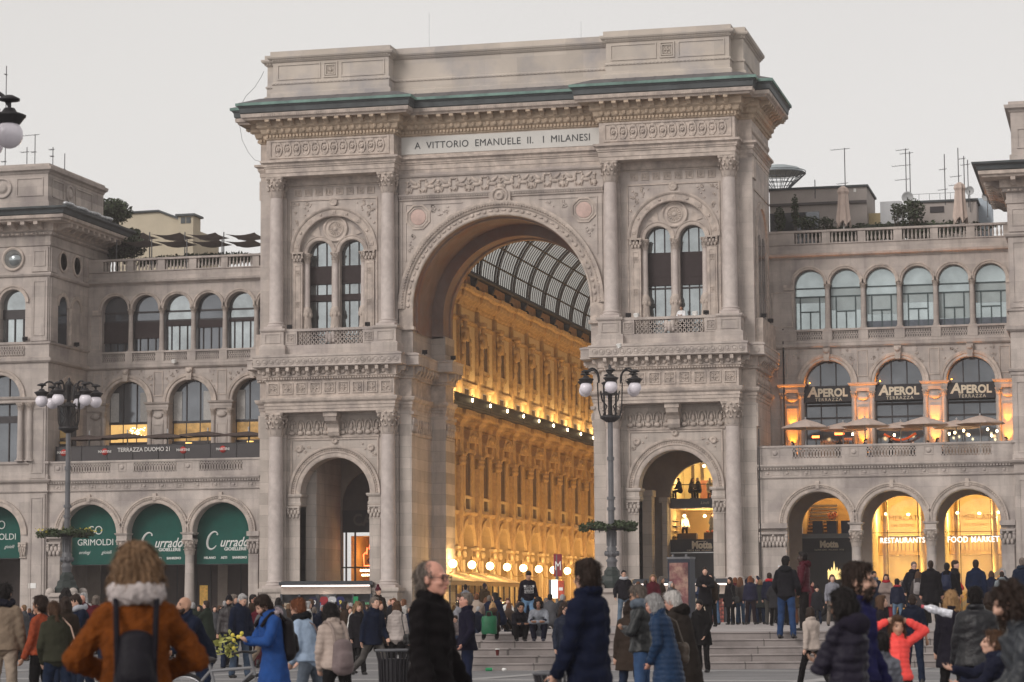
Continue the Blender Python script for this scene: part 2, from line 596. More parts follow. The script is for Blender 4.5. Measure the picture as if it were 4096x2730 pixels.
def pil_capital(b, x0, x1, y, z0, z1, front=True):
 """foliate capital of a flat pilaster facing -Y"""
 h = z1 - z0
 b.box(x0 - .02, x1 + .02, y - .02, y + .1, z0, z0 + .08 * h)
 b.box(x0 - .07, x1 + .07, y - .12, y + .1, z1 - .13 * h, z1)
 n = max(3, int((x1 - x0) / .2))
 for row in (0, 1):
  for k in range(n + row):
   x = x0 + (x1 - x0) * (k + .5 - row * .5) / n
   b.ball((x, y - .03 - .03 * row, z0 + h * (.28 + .27 * row)), ((x1 - x0) / n * .46, .07, .2 * h), 6, 5)
 for x in (x0, x1):
  b.ball((x, y - .07, z0 + .76 * h), (.11 * h, .07, .12 * h), 7, 5)
 b.ball(((x0 + x1) / 2, y - .06, z0 + .8 * h), (.09 * h, .06, .1 * h), 6, 4)

def column_part(parent, x, y, z0, z1, r, cap_m, cap_h, base_h, m=COLUMN, key=None, r_top=.87):
 """a column with its base and carved capital as sub-parts"""
 key = key or f'{r:.3f}_{z1 - z0:.2f}'
 H = z1 - z0
 if key not in SHAFTS:
  s = MB()
  zz = [base_h + (H - cap_h - base_h) * t for t in (0, .33, .66, 1)]
  s.lathe([(r * 1.04, base_h), (r, base_h + .1), (r, zz[1]), (r * (1 + r_top) / 2, zz[2]), (r * r_top, zz[3])], 0, 0, 24)
  b = MB()
  b.box(-1.36 * r, 1.36 * r, -1.36 * r, 1.36 * r, 0, .34 * base_h)
  b.lathe([(1.3 * r, .34 * base_h), (1.36 * r, .45 * base_h), (1.3 * r, .58 * base_h), (1.12 * r, .66 * base_h), (1.12 * r, .74 * base_h), (1.2 * r, .82 * base_h),
                 (1.2 * r, .92 * base_h), (1.04 * r, base_h)], 0, 0, 24)
  SHAFTS[key] = (s.mesh('column', m), b.mesh('column_base', m), capital_mesh('capital', r * r_top, cap_h, cap_m))
 sm, bm, cm = SHAFTS[key]
 c = local('column', sm, parent, Vector((x, y, z0)) - WPOS[parent.name])
 local('column_base', bm, c)
 local('capital', cm, c, (0, 0, H - cap_h))
 return c

SHAFTS = {}

def rosette_square(b, cx, cz, y, w, depth=.05):
 """square coffer with a four-petalled rosette"""
 t = .09 * w
 for x0, x1, z0, z1 in ((-w / 2, w / 2, w / 2 - t, w / 2), (-w / 2, w / 2, -w / 2, -w / 2 + t), (-w / 2, -w / 2 + t, -w / 2 + t, w / 2 - t), (w / 2 - t, w / 2, -w / 2 + t, w / 2 - t)):
  b.box(cx + x0, cx + x1, y - depth, y + .05, cz + z0, cz + z1)
 w2 = w * .66
 for x0, x1, z0, z1 in ((-w2 / 2, w2 / 2, w2 / 2 - t / 2, w2 / 2), (-w2 / 2, w2 / 2, -w2 / 2, -w2 / 2 + t / 2), (-w2 / 2, -w2 / 2 + t / 2, -w2 / 2, w2 / 2), (w2 / 2 - t / 2, w2 / 2, -w2 / 2, w2 / 2)):
  b.box(cx + x0, cx + x1, y - depth * .6, y + .04, cz + z0, cz + z1)
 b.disc_y([(w * .11, 0), (w * .11, depth), (w * .06, depth * 1.2), (w * .05, depth * .8)], cx, cz, y, 10)
 for k in range(4):
  a = k * pi / 2
  b.ball((cx + w * .19 * cos(a), y - depth * .3, cz + w * .19 * sin(a)), (w * .08, depth * .8, w * .08), 6, 4)
  a += pi / 4
  b.ball((cx + w * .22 * cos(a), y - depth * .1, cz + w * .22 * sin(a)), (w * .045, depth * .7, w * .045), 5, 4)

def frame_rect(b, x0, x1, z0, z1, y, t=.06, d=.05, foot=True):
 b.box(x0, x1, y - d, y + .02, z1 - t, z1)
 if foot:
  b.box(x0, x1, y - d, y + .02, z0, z0 + t)
 b.box(x0, x0 + t, y - d, y + .02, z0 + t, z1 - t)
 b.box(x1 - t, x1, y - d, y + .02, z0 + t, z1 - t)

def scroll_foliage(b, pts, y, size, n=7, seed=1):
 """low relief foliage scattered in a triangle of the wall (a spandrel)"""
 rr = random.Random(seed)
 (ax, az), (bx, bz), (cx, cz) = pts
 for _ in range(n):
  u, v = rr.random(), rr.random()
  if u + v > 1:
   u, v = 1 - u, 1 - v
  x, z = ax + (bx - ax) * u + (cx - ax) * v, az + (bz - az) * u + (cz - az) * v
  if rr.random() < .4:
   b.ring_y(x, z, y, size * .6, size * .6, size * .2, .03, 9, rr.random() * 6, rr.random() * 6 + 5)
  b.ball((x, y, z), (size * rr.uniform(.25, .45), .035, size * rr.uniform(.2, .4)), 6, 4)

def dentils(b, path, out, z0, z1, pitch, w, d):
 """row of small blocks along a plan path"""
 for a, c in zip(path[:-1], path[1:]):
  dx, dy = c[0] - a[0], c[1] - a[1]
  ll = hypot(dx, dy)
  if ll < pitch * 1.2:
   continue
  nx, ny = dy / ll, -dx / ll
  n = max(1, int(round(ll / pitch)))
  for i in range(n):
   t = (i + .5) / n
   b.cbox((a[0] + dx * t + nx * (out + d / 2), a[1] + dy * t + ny * (out + d / 2), (z0 + z1) / 2), w, d, z1 - z0, atan2(dy, dx))

def beads(b, path, out, z, pitch, r, depth=None):
 for a, c in zip(path[:-1], path[1:]):
  dx, dy = c[0] - a[0], c[1] - a[1]
  ll = hypot(dx, dy)
  if ll < pitch * 1.5:
   continue
  nx, ny = dy / ll, -dx / ll
  n = max(1, int(round(ll / pitch)))
  R = Matrix.Rotation(atan2(dy, dx), 3, 'Z')
  for i in range(n):
   t = (i + .5) / n
   b.ball((a[0] + dx * t + nx * out, a[1] + dy * t + ny * out, z), r, 7, 5, R)

def brackets(b, path, out0, out1, z0, z1, pitch, w, ends=False):
 """scroll brackets carrying a cornice"""
 for a, c in zip(path[:-1], path[1:]):
  dx, dy = c[0] - a[0], c[1] - a[1]
  ll = hypot(dx, dy)
  if ll < .9 * pitch:
   continue
  tx, ty = dx / ll, dy / ll
  nx, ny = ty, -tx
  n = max(1, int(round((ll + (2 * out0 if ll > 3 else 0)) / pitch)))
  for i in range(n):
   t = ll * (i + .5) / n
   px, py = a[0] + tx * t, a[1] + ty * t
   h, D = z1 - z0, out1 - out0
   pf = [(out0 - .05, z1), (out0 - .05, z0), (out0 + .25 * D, z0 + .04 * h), (out0 + .4 * D, z0 + .3 * h), (out0 + .6 * D, z0 + .5 * h), (out0 + .85 * D, z0 + .42 * h),
                  (out1, z0 + .55 * h), (out1, z1)]
   vs = [(px + nx * o + tx * sg * w / 2, py + ny * o + ty * sg * w / 2, z) for sg in (-1, 1) for o, z in pf]
   k = len(pf)
   b.add(vs, [tuple(reversed(range(k))), tuple(range(k, 2 * k))] + [(q, (q + 1) % k, k + (q + 1) % k, k + q) for q in range(k)])

def griffin(b, x, z, y, s, f):
 """winged beast of the frieze in low relief; f = +1 looks to +X"""
 def e(dx, dz, rx, rz, rot=0, d=.09):
  b.ball((x + f * dx * s, y, z + dz * s), (rx * s, d * s * 1.15, rz * s), 8, 5, Matrix.Rotation(-f * radians(rot), 3, 'Y'))
 e(-.02, 0, .36, .15)
 e(.3, .12, .17, .22, 20)
 e(.36, .38, .1, .17, 10)
 e(.44, .56, .13, .09, -10)
 e(.56, .52, .06, .05)
 e(-.12, .34, .34, .13, -35, .07)
 e(-.28, .46, .22, .08, -48, .06)
 for dx, rot in ((.36, 18), (.5, 42), (-.28, -18), (-.42, 14)):
  e(dx, -.28, .055, .24, rot)
 e(-.52, .1, .2, .05, 40)
 e(-.64, .26, .05, .12, -10)

# ------------------------------------------------------------------ the triumphal arch
LXC = 9.72                                                      # centre of a tower
P_UP = [(-14.2, 6.6), (-14.2, 0), (-13.45, 0), (-13.45, -1.16), (-5.9, -1.16), (-5.9, -.1), (5.9, -.1), (5.9, -1.16), (13.45, -1.16), (13.45, 0), (14.2, 0), (14.2, 6.6)]
P_AT = [(-13.85, 6.4), (-13.85, 0), (-13.2, 0), (-13.2, -.9), (-6.25, -.9), (-6.25, .2), (6.25, .2), (6.25, -.9), (13.2, -.9), (13.2, 0), (13.85, 0), (13.85, 6.4)]
P_LO = [(4.5, 6.4), (4.5, 4.6), (5.35, 4.6), (5.35, 1.0), (5.2, 1.0), (5.2, -.1), (5.9, -.1), (5.9, -1.16), (13.45, -1.16), (13.45, 0), (14.2, 0), (14.2, 6.6)]

def build_arch():
 A = thing('triumphal_arch', 'monumental pale stone triumphal arch with a green copper cornice and a lit arcade behind', 'arch', (0, 0, GZ))
 # --- attic
 b = MB()
 b.mould(P_AT, [(.12, 30.3), (.12, 30.75), (.05, 30.8), (0, 30.82), (0, 31.26), (.05, 31.28), (.06, 31.38), (0, 31.42), (-.03, 31.44), (-.03, 32.55), (.06, 32.6), (.1, 32.7), (.22, 32.76),
                   (.27, 32.84), (.27, 32.94), (.1, 32.97), (.1, 33.2), (-.5, 33.22)])
 b.box(-13.3, 13.3, .3, 6.3, 33.0, 33.17)
 b.box(-13.0, -6.5, -.6, 6.3, 33.0, 33.18)
 b.box(6.5, 13.0, -.6, 6.3, 33.0, 33.18)
 b.box(-13.6, 13.6, 6.0, 6.3, 24, 33.1)
 for s in (-1, 1):
  c = s * LXC
  for x0, x1 in ((c - 3.2, c - .6), (c + .6, c + 3.2)):
   frame_rect(b, x0, x1, 31.55, 32.45, -.87, .07, .05)
  frame_rect(b, c - .42, c + .42, 31.56, 32.46, -.87, .08, .07)
  rosette_square(b, c, 32.0, -.87, .62, .07)
 beads(b, P_AT, .05, 31.33, .22, (.08, .04, .045))
 dentils(b, P_AT, .08, 32.66, 32.74, .16, .08, .08)
 att = b.build('attic', ATTIC, A)
 # --- copper roof edge
 b = MB()
 b.mould(P_UP, [(1.14, 29.42), (1.2, 29.46), (1.23, 29.7), (1.3, 29.78), (1.3, 29.84)])
 b.build('copper_gutter', COPPERDK, A)
 b = MB()
 b.mould(P_UP, [(1.28, 29.84), (1.4, 29.84), (1.4, 29.99), (1.28, 30.02)])
 b.build('copper_edge', COPPER, A)
 b = MB()
 b.mould(P_UP, [(1.29, 30.02), (.3, 30.42), (-.6, 30.62)])
 for a, c in zip(P_UP[:-1], P_UP[1:]):
  if a[0] != c[0]:
   ll = c[0] - a[0]
   n = int(round(ll / 1.1))
   for i in range(1, n):
    x = a[0] + ll * i / n
    b.add([(x - .03, a[1] - 1.26, 30.06), (x + .03, a[1] - 1.26, 30.06), (x + .03, a[1] - .2, 30.47), (x - .03, a[1] - .2, 30.47)], [(0, 1, 2, 3)])
 b.build('roof', SLATE, A)
 # --- upper entablature
 b = MB()
 b.mould(P_UP, [(-1.1, 25.915), (0, 25.915), (0, 26.1), (.04, 26.12), (.04, 26.36), (.1, 26.4), (.1, 26.46), (.14, 26.48), (.14, 26.6), (.24, 26.68), (.3, 26.7), (.3, 26.82), (.1, 26.86),
                   (0, 26.88), (0, 28.05)])
 dentils(b, P_UP, .1, 26.5, 26.6, .15, .08, .07)
 for s in (-1, 1):
  c = s * LXC
  b.box(c - 3.7, c + 3.7, -1.12, .02, 25.9, 27)
  frame_rect(b, c - 3.55, c + 3.55, 26.95, 28.0, -1.16, .1, .06)
  n = 12
  for i in range(n):
   x = c - 3.3 + 6.6 * (i + .5) / n
   b.ring_y(x, 27.47, -1.16, .25, .42, .08, .07, 12)
   b.disc_y([(.13, .02), (.13, .08), (.06, .12), (.04, .06)], x, 27.47, -1.16, 9)
   for dz in (-.3, .3):
    b.ball((x, -1.18, 27.47 + dz), (.16, .07, .09), 7, 4)
    b.ball((x - .12, -1.18, 27.47 + dz * 1.15), (.05, .06, .05), 5, 4)
    b.ball((x + .12, -1.18, 27.47 + dz * 1.15), (.05, .06, .05), 5, 4)
 for i in range(26):                                          # side frieze of the right tower
  b.disc_x([(.16, 0), (.16, .06), (.06, .1)], 14.2, .25 + i * .245, 27.45, 7)
 b.build('entablature', CARVED, A)
 b = MB()
 b.mould(P_UP, [(0, 28.03), (.08, 28.07), (.1, 28.13), (.1, 28.3), (.2, 28.36), (.24, 28.4), (.3, 28.6), (.42, 28.68), (.46, 28.72), (.46, 29.1), (1.05, 29.1)])
 dentils(b, P_UP, .1, 28.15, 28.3, .2, .11, .12)
 beads(b, P_UP, .3, 28.52, .42, (.13, .09, .15))
 dentils(b, P_UP, .22, 28.4, 28.62, .42, .05, .1)
 brackets(b, P_UP, .44, 1.0, 28.74, 29.09, .8, .24)
 b.build('bracket_cornice', WARMCARVE, A)
 b = MB()
 b.mould(P_UP, [(.95, 29.06), (1.02, 29.06), (1.04, 29.14), (1.15, 29.2), (1.17, 29.4), (.6, 29.42)])
 dentils(b, P_UP, 1.14, 29.2, 29.36, .13, .06, .05)
 b.build('corona', CARVED, A)
 # --- centre wall over the vault
 b = MB()
 b.arch_wall(-5.9, 5.9, 15.75, 25.91, -.1, 0, 5.12, 18.2, .25, 48)
 for s in (-1, 1):
  b.box(min(s * 5.22, s * 5.85), max(s * 5.22, s * 5.85), -.05, .3, 15.8, 18.2)
 b.mould([(-5.9, -.1), (5.9, -.1)], [(0, 24.32), (.1, 24.36), (.12, 24.42), (.05, 24.46), (.16, 24.56), (.2, 24.62), (.2, 24.68), (0, 24.72)])
 b.mould([(-5.9, -.1), (5.9, -.1)], [(0, 25.64), (.1, 25.68), (.14, 25.76), (0, 25.8)])
 dentils(b, [(-5.9, -.1), (5.9, -.1)], .1, 24.47, 24.54, .14, .07, .05)
 for s in (-1, 1):
  x0, x1 = sorted((s * 5.82, s * 5.7))
  b.box(x0, x1, -.16, -.08, 18.2, 24.3)
  x0, x1 = sorted((s * 5.55, s * 2.2))
  b.box(x0, x1, -.15, -.08, 24.1, 24.16)
  x0, x1 = sorted((s * 5.55, s * 5.48))
  b.box(x0, x1, -.15, -.08, 20.9, 24.1)
  scroll_foliage(b, [(s * 4.0, 24.0), (s * 2.5, 24.0), (s * 3.8, 23.2)], -.12, .2, 9, 3 + s)
  scroll_foliage(b, [(s * 5.35, 22.6), (s * 5.35, 21.3), (s * 4.9, 22.4)], -.12, .18, 8, 9 + s)
 b.build('arch_wall', STONE, A)
 b = MB()
 b.band(0, 18.2, [(5.1, .06), (5.1, -.06), (5.16, -.1), (5.22, -.1), (5.22, -.04), (5.56, -.04), (5.56, -.12), (5.62, -.16), (5.66, -.14), (5.74, -.24), (5.82, -.27), (5.92, -.27), (5.92, .03)],
           0, pi, 64, -.1)
 for s in (-1, 1):
  x0, x1 = sorted((s * 5.1, s * 5.9))
  b.box(x0, x1, -.18, .02, 17.2, 18.2)
  b.box(x0 - (.1 if s > 0 else 0), x1 + (0 if s > 0 else .1), -.3, .1, 17.02, 17.2)
 for i in range(46):
  a = pi * (i + .5) / 46
  R = Matrix.Rotation(-(a - pi / 2), 3, 'Y')
  b.ball((5.39 * cos(a), -.16, 18.2 + 5.39 * sin(a)), ((.12, .055, .11) if i % 2 else (.15, .04, .06)), 7, 5, R)
 for i in range(110):
  a = pi * (i + .5) / 110
  b.ball((5.7 * cos(a), -.31, 18.2 + 5.7 * sin(a)), (.05, .05, .05), 5, 4)
 b.build('archivolt', CARVED, A)
 b = MB()
 b.disc_y([(.5, 0), (.5, .2), (.42, .26), (.36, .2), (.36, .16), (.24, .16), (.24, .24), (.12, .28), (.1, .22)], 0, 24.38, -.12, 20)
 for s in (-1, 1):
  b.box(min(s * .45, s * .62), max(s * .45, s * .62), -.3, -.1, 24.0, 24.6)
 b.build('keystone', CARVED, A)
 for s in (-1, 1):
  b = MB()
  for R, t, d in ((.76, .1, .07), (.6, .08, .04)):
   b.ring_y(s * 4.78, 23.4, -.1, R, R, t, d, 8, pi / 8, pi / 8 + 2 * pi)
  md = b.build('medallion', CARVED, A)
  b = MB()
  b.disc_y([(.45, .0), (.45, .02), (.42, .03)], s * 4.78, 23.4, -.1, 20)
  b.build('granite_disc', PINK, md)
 b = MB()
 nb = 12
 for i in range(nb):
  x = -5.4 + 10.8 * (i + .5) / nb
  griffin(b, x, 25.12, -.14, .72, 1 if i % 2 == 0 else -1)
 for i in range(0, nb + 1):
  if i % 2 == 0:
   x = -5.4 + 10.8 * i / nb
   b.ball((x, -.14, 24.95), (.15, .09, .15), 8, 6)
   b.ball((x, -.14, 25.2), (.05, .06, .16), 6, 5)
   b.ball((x, -.14, 25.4), (.12, .07, .06), 6, 4)
   b.ball((x, -.14, 24.78), (.1, .07, .05), 6, 4)
 b.build('relief_frieze', CARVED, A)
 b = MB()
 b.box(-5.75, 5.75, -.14, 0, 27.0, 27.98)
 ins = b.build('inscription_panel', MARBLE, A)
 lettering('A  VITTORIO  EMANUELE  II.   I  MILANESI', mat('incised_letter', (.05, .055, .06), .8, 0), ins, (0.12, -.155, 27.46), .56, ext=.006, sx=.93, spacing=1.06)
 # --- the great vault and the passage walls
 b = MB()
 prof = [(5.1, 0), (5.1, .5), (5.02, .55), (5.02, 1.0), (5.28, 1.0), (5.28, 4.6), (4.62, 4.6), (4.62, 5.0), (4.72, 5.05), (4.72, 6.2), (4.62, 6.25), (4.62, 6.7)]
 b.band(0, 18.2, prof, 0, pi, 56)
 for s in (-1, 1):
  b.add([(s * r, y, z) for z in (17.0, 18.2) for r, y in prof], [(i, i + 1, len(prof) + i + 1, len(prof) + i) for i in range(len(prof) - 1)])
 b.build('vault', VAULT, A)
 b = MB()
 b.arch_wall(-6.5, 6.5, GZ, 33.0, 6.72, 0, 4.62, 18.2, .05, 40)
 b.build('rear_wall', GOLDDK, A)
 for s in (-1, 1):
  tower(A, s)
 return A

def tower(A, s):
 # ---- lower storey
 b = MB(s)
 b.arch_wall(5.9, 13.45, GZ, 12.45, 0, LXC, 2.05, 7.9, 1.0, 28)
 b.box(13.45, 14.2, 0, 6.6, GZ, 12.46)
 for x0, x1 in ((5.95, 6.85), (12.55, 13.45)):               # pilasters behind the columns
  b.box(x0, x1, -.24, 0, GZ, 11.2)
 for z0, z1 in ((GZ, 12.46), (15.73, 17.1)):                # passage side
  b.box(5.2, 5.88, -.1 if z0 < 1 else -.06, 1.0, z0, z1)
  b.box(5.35, 5.88, 1.0, 4.6, z0, z1)
  b.box(4.5, 5.88, 4.6, 6.6, z0, z1)
 b.box(5.5, 5.9, 0.5, 6.5, 12.4, 15.8)
 b.box(5.4, 14.1, .9, 6.5, 10.4, 15.7)
 b.box(13.0, 13.5, .98, 5.9, GZ, 10.4)
 b.box(5.85, 6.6, 1.0, 5.9, GZ, 10.4)
 b.build('tower_wall', ASHLAR, A)
 b = MB(s)
 frame_rect(b, 7.15, 12.35, 7.95, 11.03, 0, .09, .07, False)
 b.mould([(7.1, 0), (12.5, 0)], [(0, 11.02), (.1, 11.06), (.12, 11.16), (0, 11.2)])
 for sx in (-1, 1):
  scroll_foliage(b, [(LXC + sx * 2.35, 10.75), (LXC + sx * 1.3, 10.75), (LXC + sx * 2.35, 9.8)], -.02, .17, 9, 20 + sx)
  b.disc_y([(.2, 0), (.2, .07), (.1, .1), (.07, .05)], LXC + sx * 2.12, 10.45, 0, 12)
 n = 11
 for i in range(n):                                           # frieze of shells and acanthus in the shade under the beam
  x = 7.0 + 5.5 * (i + .5) / n
  b.ring_y(x, 11.75, -.02, .23, .36, .07, .08, 9, -.3, pi + .3)
  b.ball((x, -.05, 11.7), (.12, .08, .22), 6, 5)
  b.ball((x, -.08, 11.35), (.2, .09, .13), 6, 5)
  b.ball((x + .25, -.06, 11.42), (.06, .06, .18), 5, 4)
 b.disc_y([(.18, 0), (.18, .1), (.1, .14), (.08, .08)], LXC, 10.88, 0, 14)
 b.build('spandrel_relief', CARVED, A)
 b = MB(s)
 b.band(LXC, 7.9, [(2.05, .2), (2.05, -.02), (2.12, -.05), (2.3, -.05), (2.32, -.1), (2.4, -.11), (2.42, -.06), (2.55, -.06), (2.57, -.15), (2.64, -.18), (2.7, -.18), (2.7, .02)], 0, pi, 40)
 for i in range(56):
  a = pi * (i + .5) / 56
  R = Matrix.Rotation(-(a - pi / 2), 3, 'Y')
  b.cbox((LXC + 2.485 * cos(a), -.1, 7.9 + 2.485 * sin(a)), .01, .01, .01)
  b.ball((LXC + 2.485 * cos(a), -.08, 7.9 + 2.485 * sin(a)), (.045, .06, .06), 5, 4, R)
 b.build('archivolt', CARVED, A)
 for x0, x1 in ((7.0, 7.67), (11.77, 12.44)):                # imposts of the small arch
  b = MB(s)
  b.box(x0 + (.05 if x0 < 9 else 0), x1 - (.05 if x0 > 9 else 0), -.1, .98, GZ, 6.5)
  b.mould([(x0 - .02, 1.0), (x0 - .02, -.12), (x1, -.12)] if x0 > 9 else [(x0, -.12), (x1 + .02, -.12), (x1 + .02, 1.0)],
    [(0, 7.2), (.06, 7.3), (.06, 7.42), (.02, 7.46), (.02, 7.7), (.1, 7.74), (.14, 7.82), (.14, 7.9), (-.1, 7.92)])
  b.box(x0, x1, -.11, .99, 6.5, 7.89)
  pil_capital(b, x0 + .05, x1, -.12, 6.46, 7.22)
  b.build('impost_pier', ASHLAR, A)
 b = MB(s)
 b.add([], [])
 pf = [(-.9, 12.44), (-.05, 12.44), (-.05, 11.2), (-.3, 11.15), (-.42, 11.35), (-.4, 11.6), (-.55, 11.8), (-.85, 11.95), (-.95, 12.2)]
 b.prism_x(pf, LXC - .34, LXC + .34)
 b.box(LXC - .4, LXC + .4, -1.0, -.05, 12.2, 12.44)
 b.build('keystone', CARVED, A)
 # ---- entablature with coffered frieze, and the ring-carved balcony edge
 P = P_LO
 b = MB(s)
 b.mould(P, [(-.9, 12.46), (0, 12.46), (0, 12.62), (.04, 12.64), (.04, 12.8), (.08, 12.83), (.08, 12.98), (.12, 13.0), (.2, 13.08), (.24, 13.2), (.24, 13.27), (.02, 13.3), (0, 13.3), (0, 14.26),
    (.1, 14.3), (.1, 14.4), (.16, 14.44), (.16, 14.94), (.55, 14.96)])
 b.box(5.95, 13.4, -1.12, .02, 12.45, 13)
 for i in range(9):
  rosette_square(b, 5.95 + 7.45 * (i + .5) / 9, 13.8, -1.16, .66, .06)
 for i in range(7):
  for dz in (-.3, .3):
   b.box(14.2, 14.26, .3 + i * .88, .98 + i * .88, 13.8 + dz - .04, 13.8 + dz + .04)
  b.disc_x([(.2, 0), (.2, .06), (.08, .1)], 14.2, .64 + i * .88, 13.8, 8)
  b.box(14.2, 14.25, .28 + i * .88, .34 + i * .88, 13.5, 14.1)
 dentils(b, P, .1, 14.3, 14.4, .15, .08, .09)
 dentils(b, P, .1, 13.04, 13.1, .13, .07, .06)
 brackets(b, P, .15, .56, 14.5, 14.94, .62, .18)
 for i in range(13):
  b.disc_y([(.13, 0), (.13, .04), (.06, .08)], 5.9 + 7.6 * (i + .5) / 13 + .3, 14.68, -1.33, 9)
 b.build('entablature', CARVED, A)
 b = MB(s)
 b.mould(P, [(.5, 14.95), (.56, 14.98), (.6, 15.0), (.6, 15.06), (.57, 15.08), (.57, 15.5), (.62, 15.54), (.62, 15.62), (.3, 15.72), (-.6, 15.74)])
 for i in range(22):
  x = 5.45 + 8.45 * (i + .5) / 22
  b.ring_y(x, 15.29, -1.73, .175, .175, .045, .04, 14)
  b.disc_y([(.1, .0), (.1, .03), (.03, .012)], x, 15.29, -1.73, 10)
 for x in (14.35,):
  b.ring_y(x, 15.29, -.57, .175, .175, .045, .04, 14)
 for i in range(15):
  b.ring_x(.2 + i * .44, 15.29, 14.77, .16, .16, .045, .04, 10)
 b.ring_y(5.62, 15.29, -.67, .16, .16, .045, .04, 12)
 for i in range(3):
  b.ring_x(.1 + i * .4, 15.29, -4.63, .16, .16, .045, .04, 10) if False else None
 b.build('balcony_edge', STONE, A)
 for x in (6.4, 13.0):
  column_part(A, s * x, -.7, 2.6 - .0, 12.46, .43, CARVED, 1.33, .42, key='low_col')
  b = MB(s)
  b.mould([(x - .72, 0), (x - .72, -1.38), (x + .72, -1.38), (x + .72, 0)], [(.16, GZ), (.16, .5), (.06, .6), (0, .62), (0, 2.3), (.08, 2.4), (.1, 2.5), (.1, 2.6), (-.3, 2.62)])
  frame_rect(b, x - .5, x + .5, .8, 2.15, -1.38, .07, .04)
  b.build('pedestal', ASHLAR, A)
  b = MB(s)
  pil_capital(b, x - .45, x + .45, -.24, 11.15, 12.44)
  b.build('pilaster_capital', CARVED, A)
 for y0, y1, x in ((-.1, .95, 5.2), (4.65, 6.5, 4.5)):       # capitals on the passage side
  b = MB(s)
  n = 4
  for k in range(n):
   for row in (0, 1):
    b.ball((x - .04 - .04 * row, y0 + (y1 - y0) * (k + .5) / n, 11.5 + .35 * row), (.08, (y1 - y0) / n * .45, .24), 6, 5)
  b.box(x - .14, x + .1, y0 - .08, y1 + .06, 12.26, 12.44)
  b.box(x - .04, x + .1, y0 - .02, y1 + .02, 11.12, 11.22)
  b.build('pilaster_capital', CARVED, A)
 b = MB(s)                                                    # frieze along the passage
 b.box(5.3, 5.4, 1.0, 4.6, 11.15, 11.3)
 for i in range(8):
  b.ball((5.33, 1.2 + i * .45, 11.8), (.07, .18, .3), 6, 5)
  b.ball((5.33, 1.4 + i * .45, 11.45), (.06, .12, .16), 6, 5)
 b.build('passage_frieze', CARVED, A)
 # ---- upper storey
 b = MB(s)
 b.arch_wall(5.9, 13.45, 15.73, 25.91, 0, 9.8, 2.05, 21.65, .36, 30)
 b.box(13.45, 14.2, 0, .5, 15.73, 25.91)
 b.box(14.0, 14.19, .5, 6.6, 15.73, 25.9)
 b.box(13.6, 13.8, .5, 6.2, 25.9, 30.5)
 b.box(5.9, 13.7, .2, .4, 25.9, 30.4)
 b.box(5.9, 14.0, 6.0, 6.6, 15.73, 30)
 for x0, x1 in ((5.95, 6.85), (12.55, 13.45)):
  b.box(x0, x1, -.24, 0, 15.7, 24.8)
 b.arch_wall(7.7, 9.8, 15.7, 23.75, .36, 8.84, .72, 21.65, .55, 18)
 b.arch_wall(9.8, 11.9, 15.7, 23.75, .36, 10.76, .72, 21.65, .55, 18)
 b.build('tower_wall', STONE, A)
 b = MB(s)
 b.band(9.8, 21.65, [(2.05, .3), (2.05, -.03), (2.1, -.06), (2.12, -.02), (2.42, -.02), (2.44, -.07), (2.52, -.12), (2.6, -.12), (2.6, .02)], 0, pi, 40)
 for i in range(9):
  a = pi * (i + .5) / 9
  b.cbox((9.8 + 2.27 * cos(a), -.03, 21.65 + 2.27 * sin(a)), .22, .06, .22, 0, 0) if i % 2 == 0 else None
  b.ball((9.8 + 2.27 * cos(a), -.03, 21.65 + 2.27 * sin(a)), (.09, .06, .09), 6, 4)
 for cx in (8.84, 10.76):
  b.band(cx, 21.65, [(.72, .2), (.72, -.04), (.78, -.07), (.9, -.07), (.93, -.11), (.98, -.11), (.98, .02)], 0, pi, 24, .36)
 b.disc_y([(.74, 0), (.74, .1), (.68, .13), (.62, .1), (.6, .05), (.48, .05), (.46, .1), (.4, .1), (.38, .04), (.12, .06), (.1, .12)], 9.8, 23.0, .36, 28)
 for k in range(16):
  a = 2 * pi * k / 16
  b.ball((9.8 + .26 * cos(a), .31, 23.0 + .26 * sin(a)), (.14, .05, .035), 6, 4, Matrix.Rotation(-a, 3, 'Y'))
 frame_rect(b, 7.2, 12.4, 15.9, 24.7, 0, .07, .06)
 b.mould([(6.85, 0), (12.55, 0)], [(0, 25.48), (.1, 25.52), (.16, 25.62), (.2, 25.75), (.2, 25.9)])
 for i in range(8):
  x = 7.3 + 4.95 * (i + .5) / 8
  rosette_square(b, x, 25.13, 0, .42, .05)
 b.box(6.85, 12.55, -.06, .02, 25.42, 25.48)
 b.disc_y([(.24, 0), (.24, .12), (.18, .15), (.14, .1), (.07, .14)], 9.8, 24.5, 0, 16)
 for sx in (-1, 1):
  scroll_foliage(b, [(9.8 + sx * 2.45, 24.55), (9.8 + sx * 1.1, 24.55), (9.8 + sx * 2.45, 22.9)], -.02, .17, 16, 30 + sx)
  b.add([(9.8 + sx * .85, .3, 22.5), (9.8 + sx * 1.55, .3, 22.72), (9.8 + sx * 1.0, .3, 23.2)], [(0, 1, 2)])
 b.build('window_arch_relief', CARVED, A)
 for x0, x1 in ((7.4, 7.95), (11.65, 12.2)):
  b = MB(s)
  b.box(x0, x1, -.1, .4, 15.7, 21.1)
  frame_rect(b, x0 + .1, x1 - .1, 16.2, 20.95, -.1, .05, .03)
  for z in (16.9, 18.7, 20.5):
   rosette_square(b, (x0 + x1) / 2, z, -.1, .32, .035)
  pil_capital(b, x0, x1, -.1, 21.05, 21.66)
  b.box(x0 - .05, x1 + .05, -.2, .4, 21.58, 21.68)
  b.build('window_pilaster', CARVED, A)
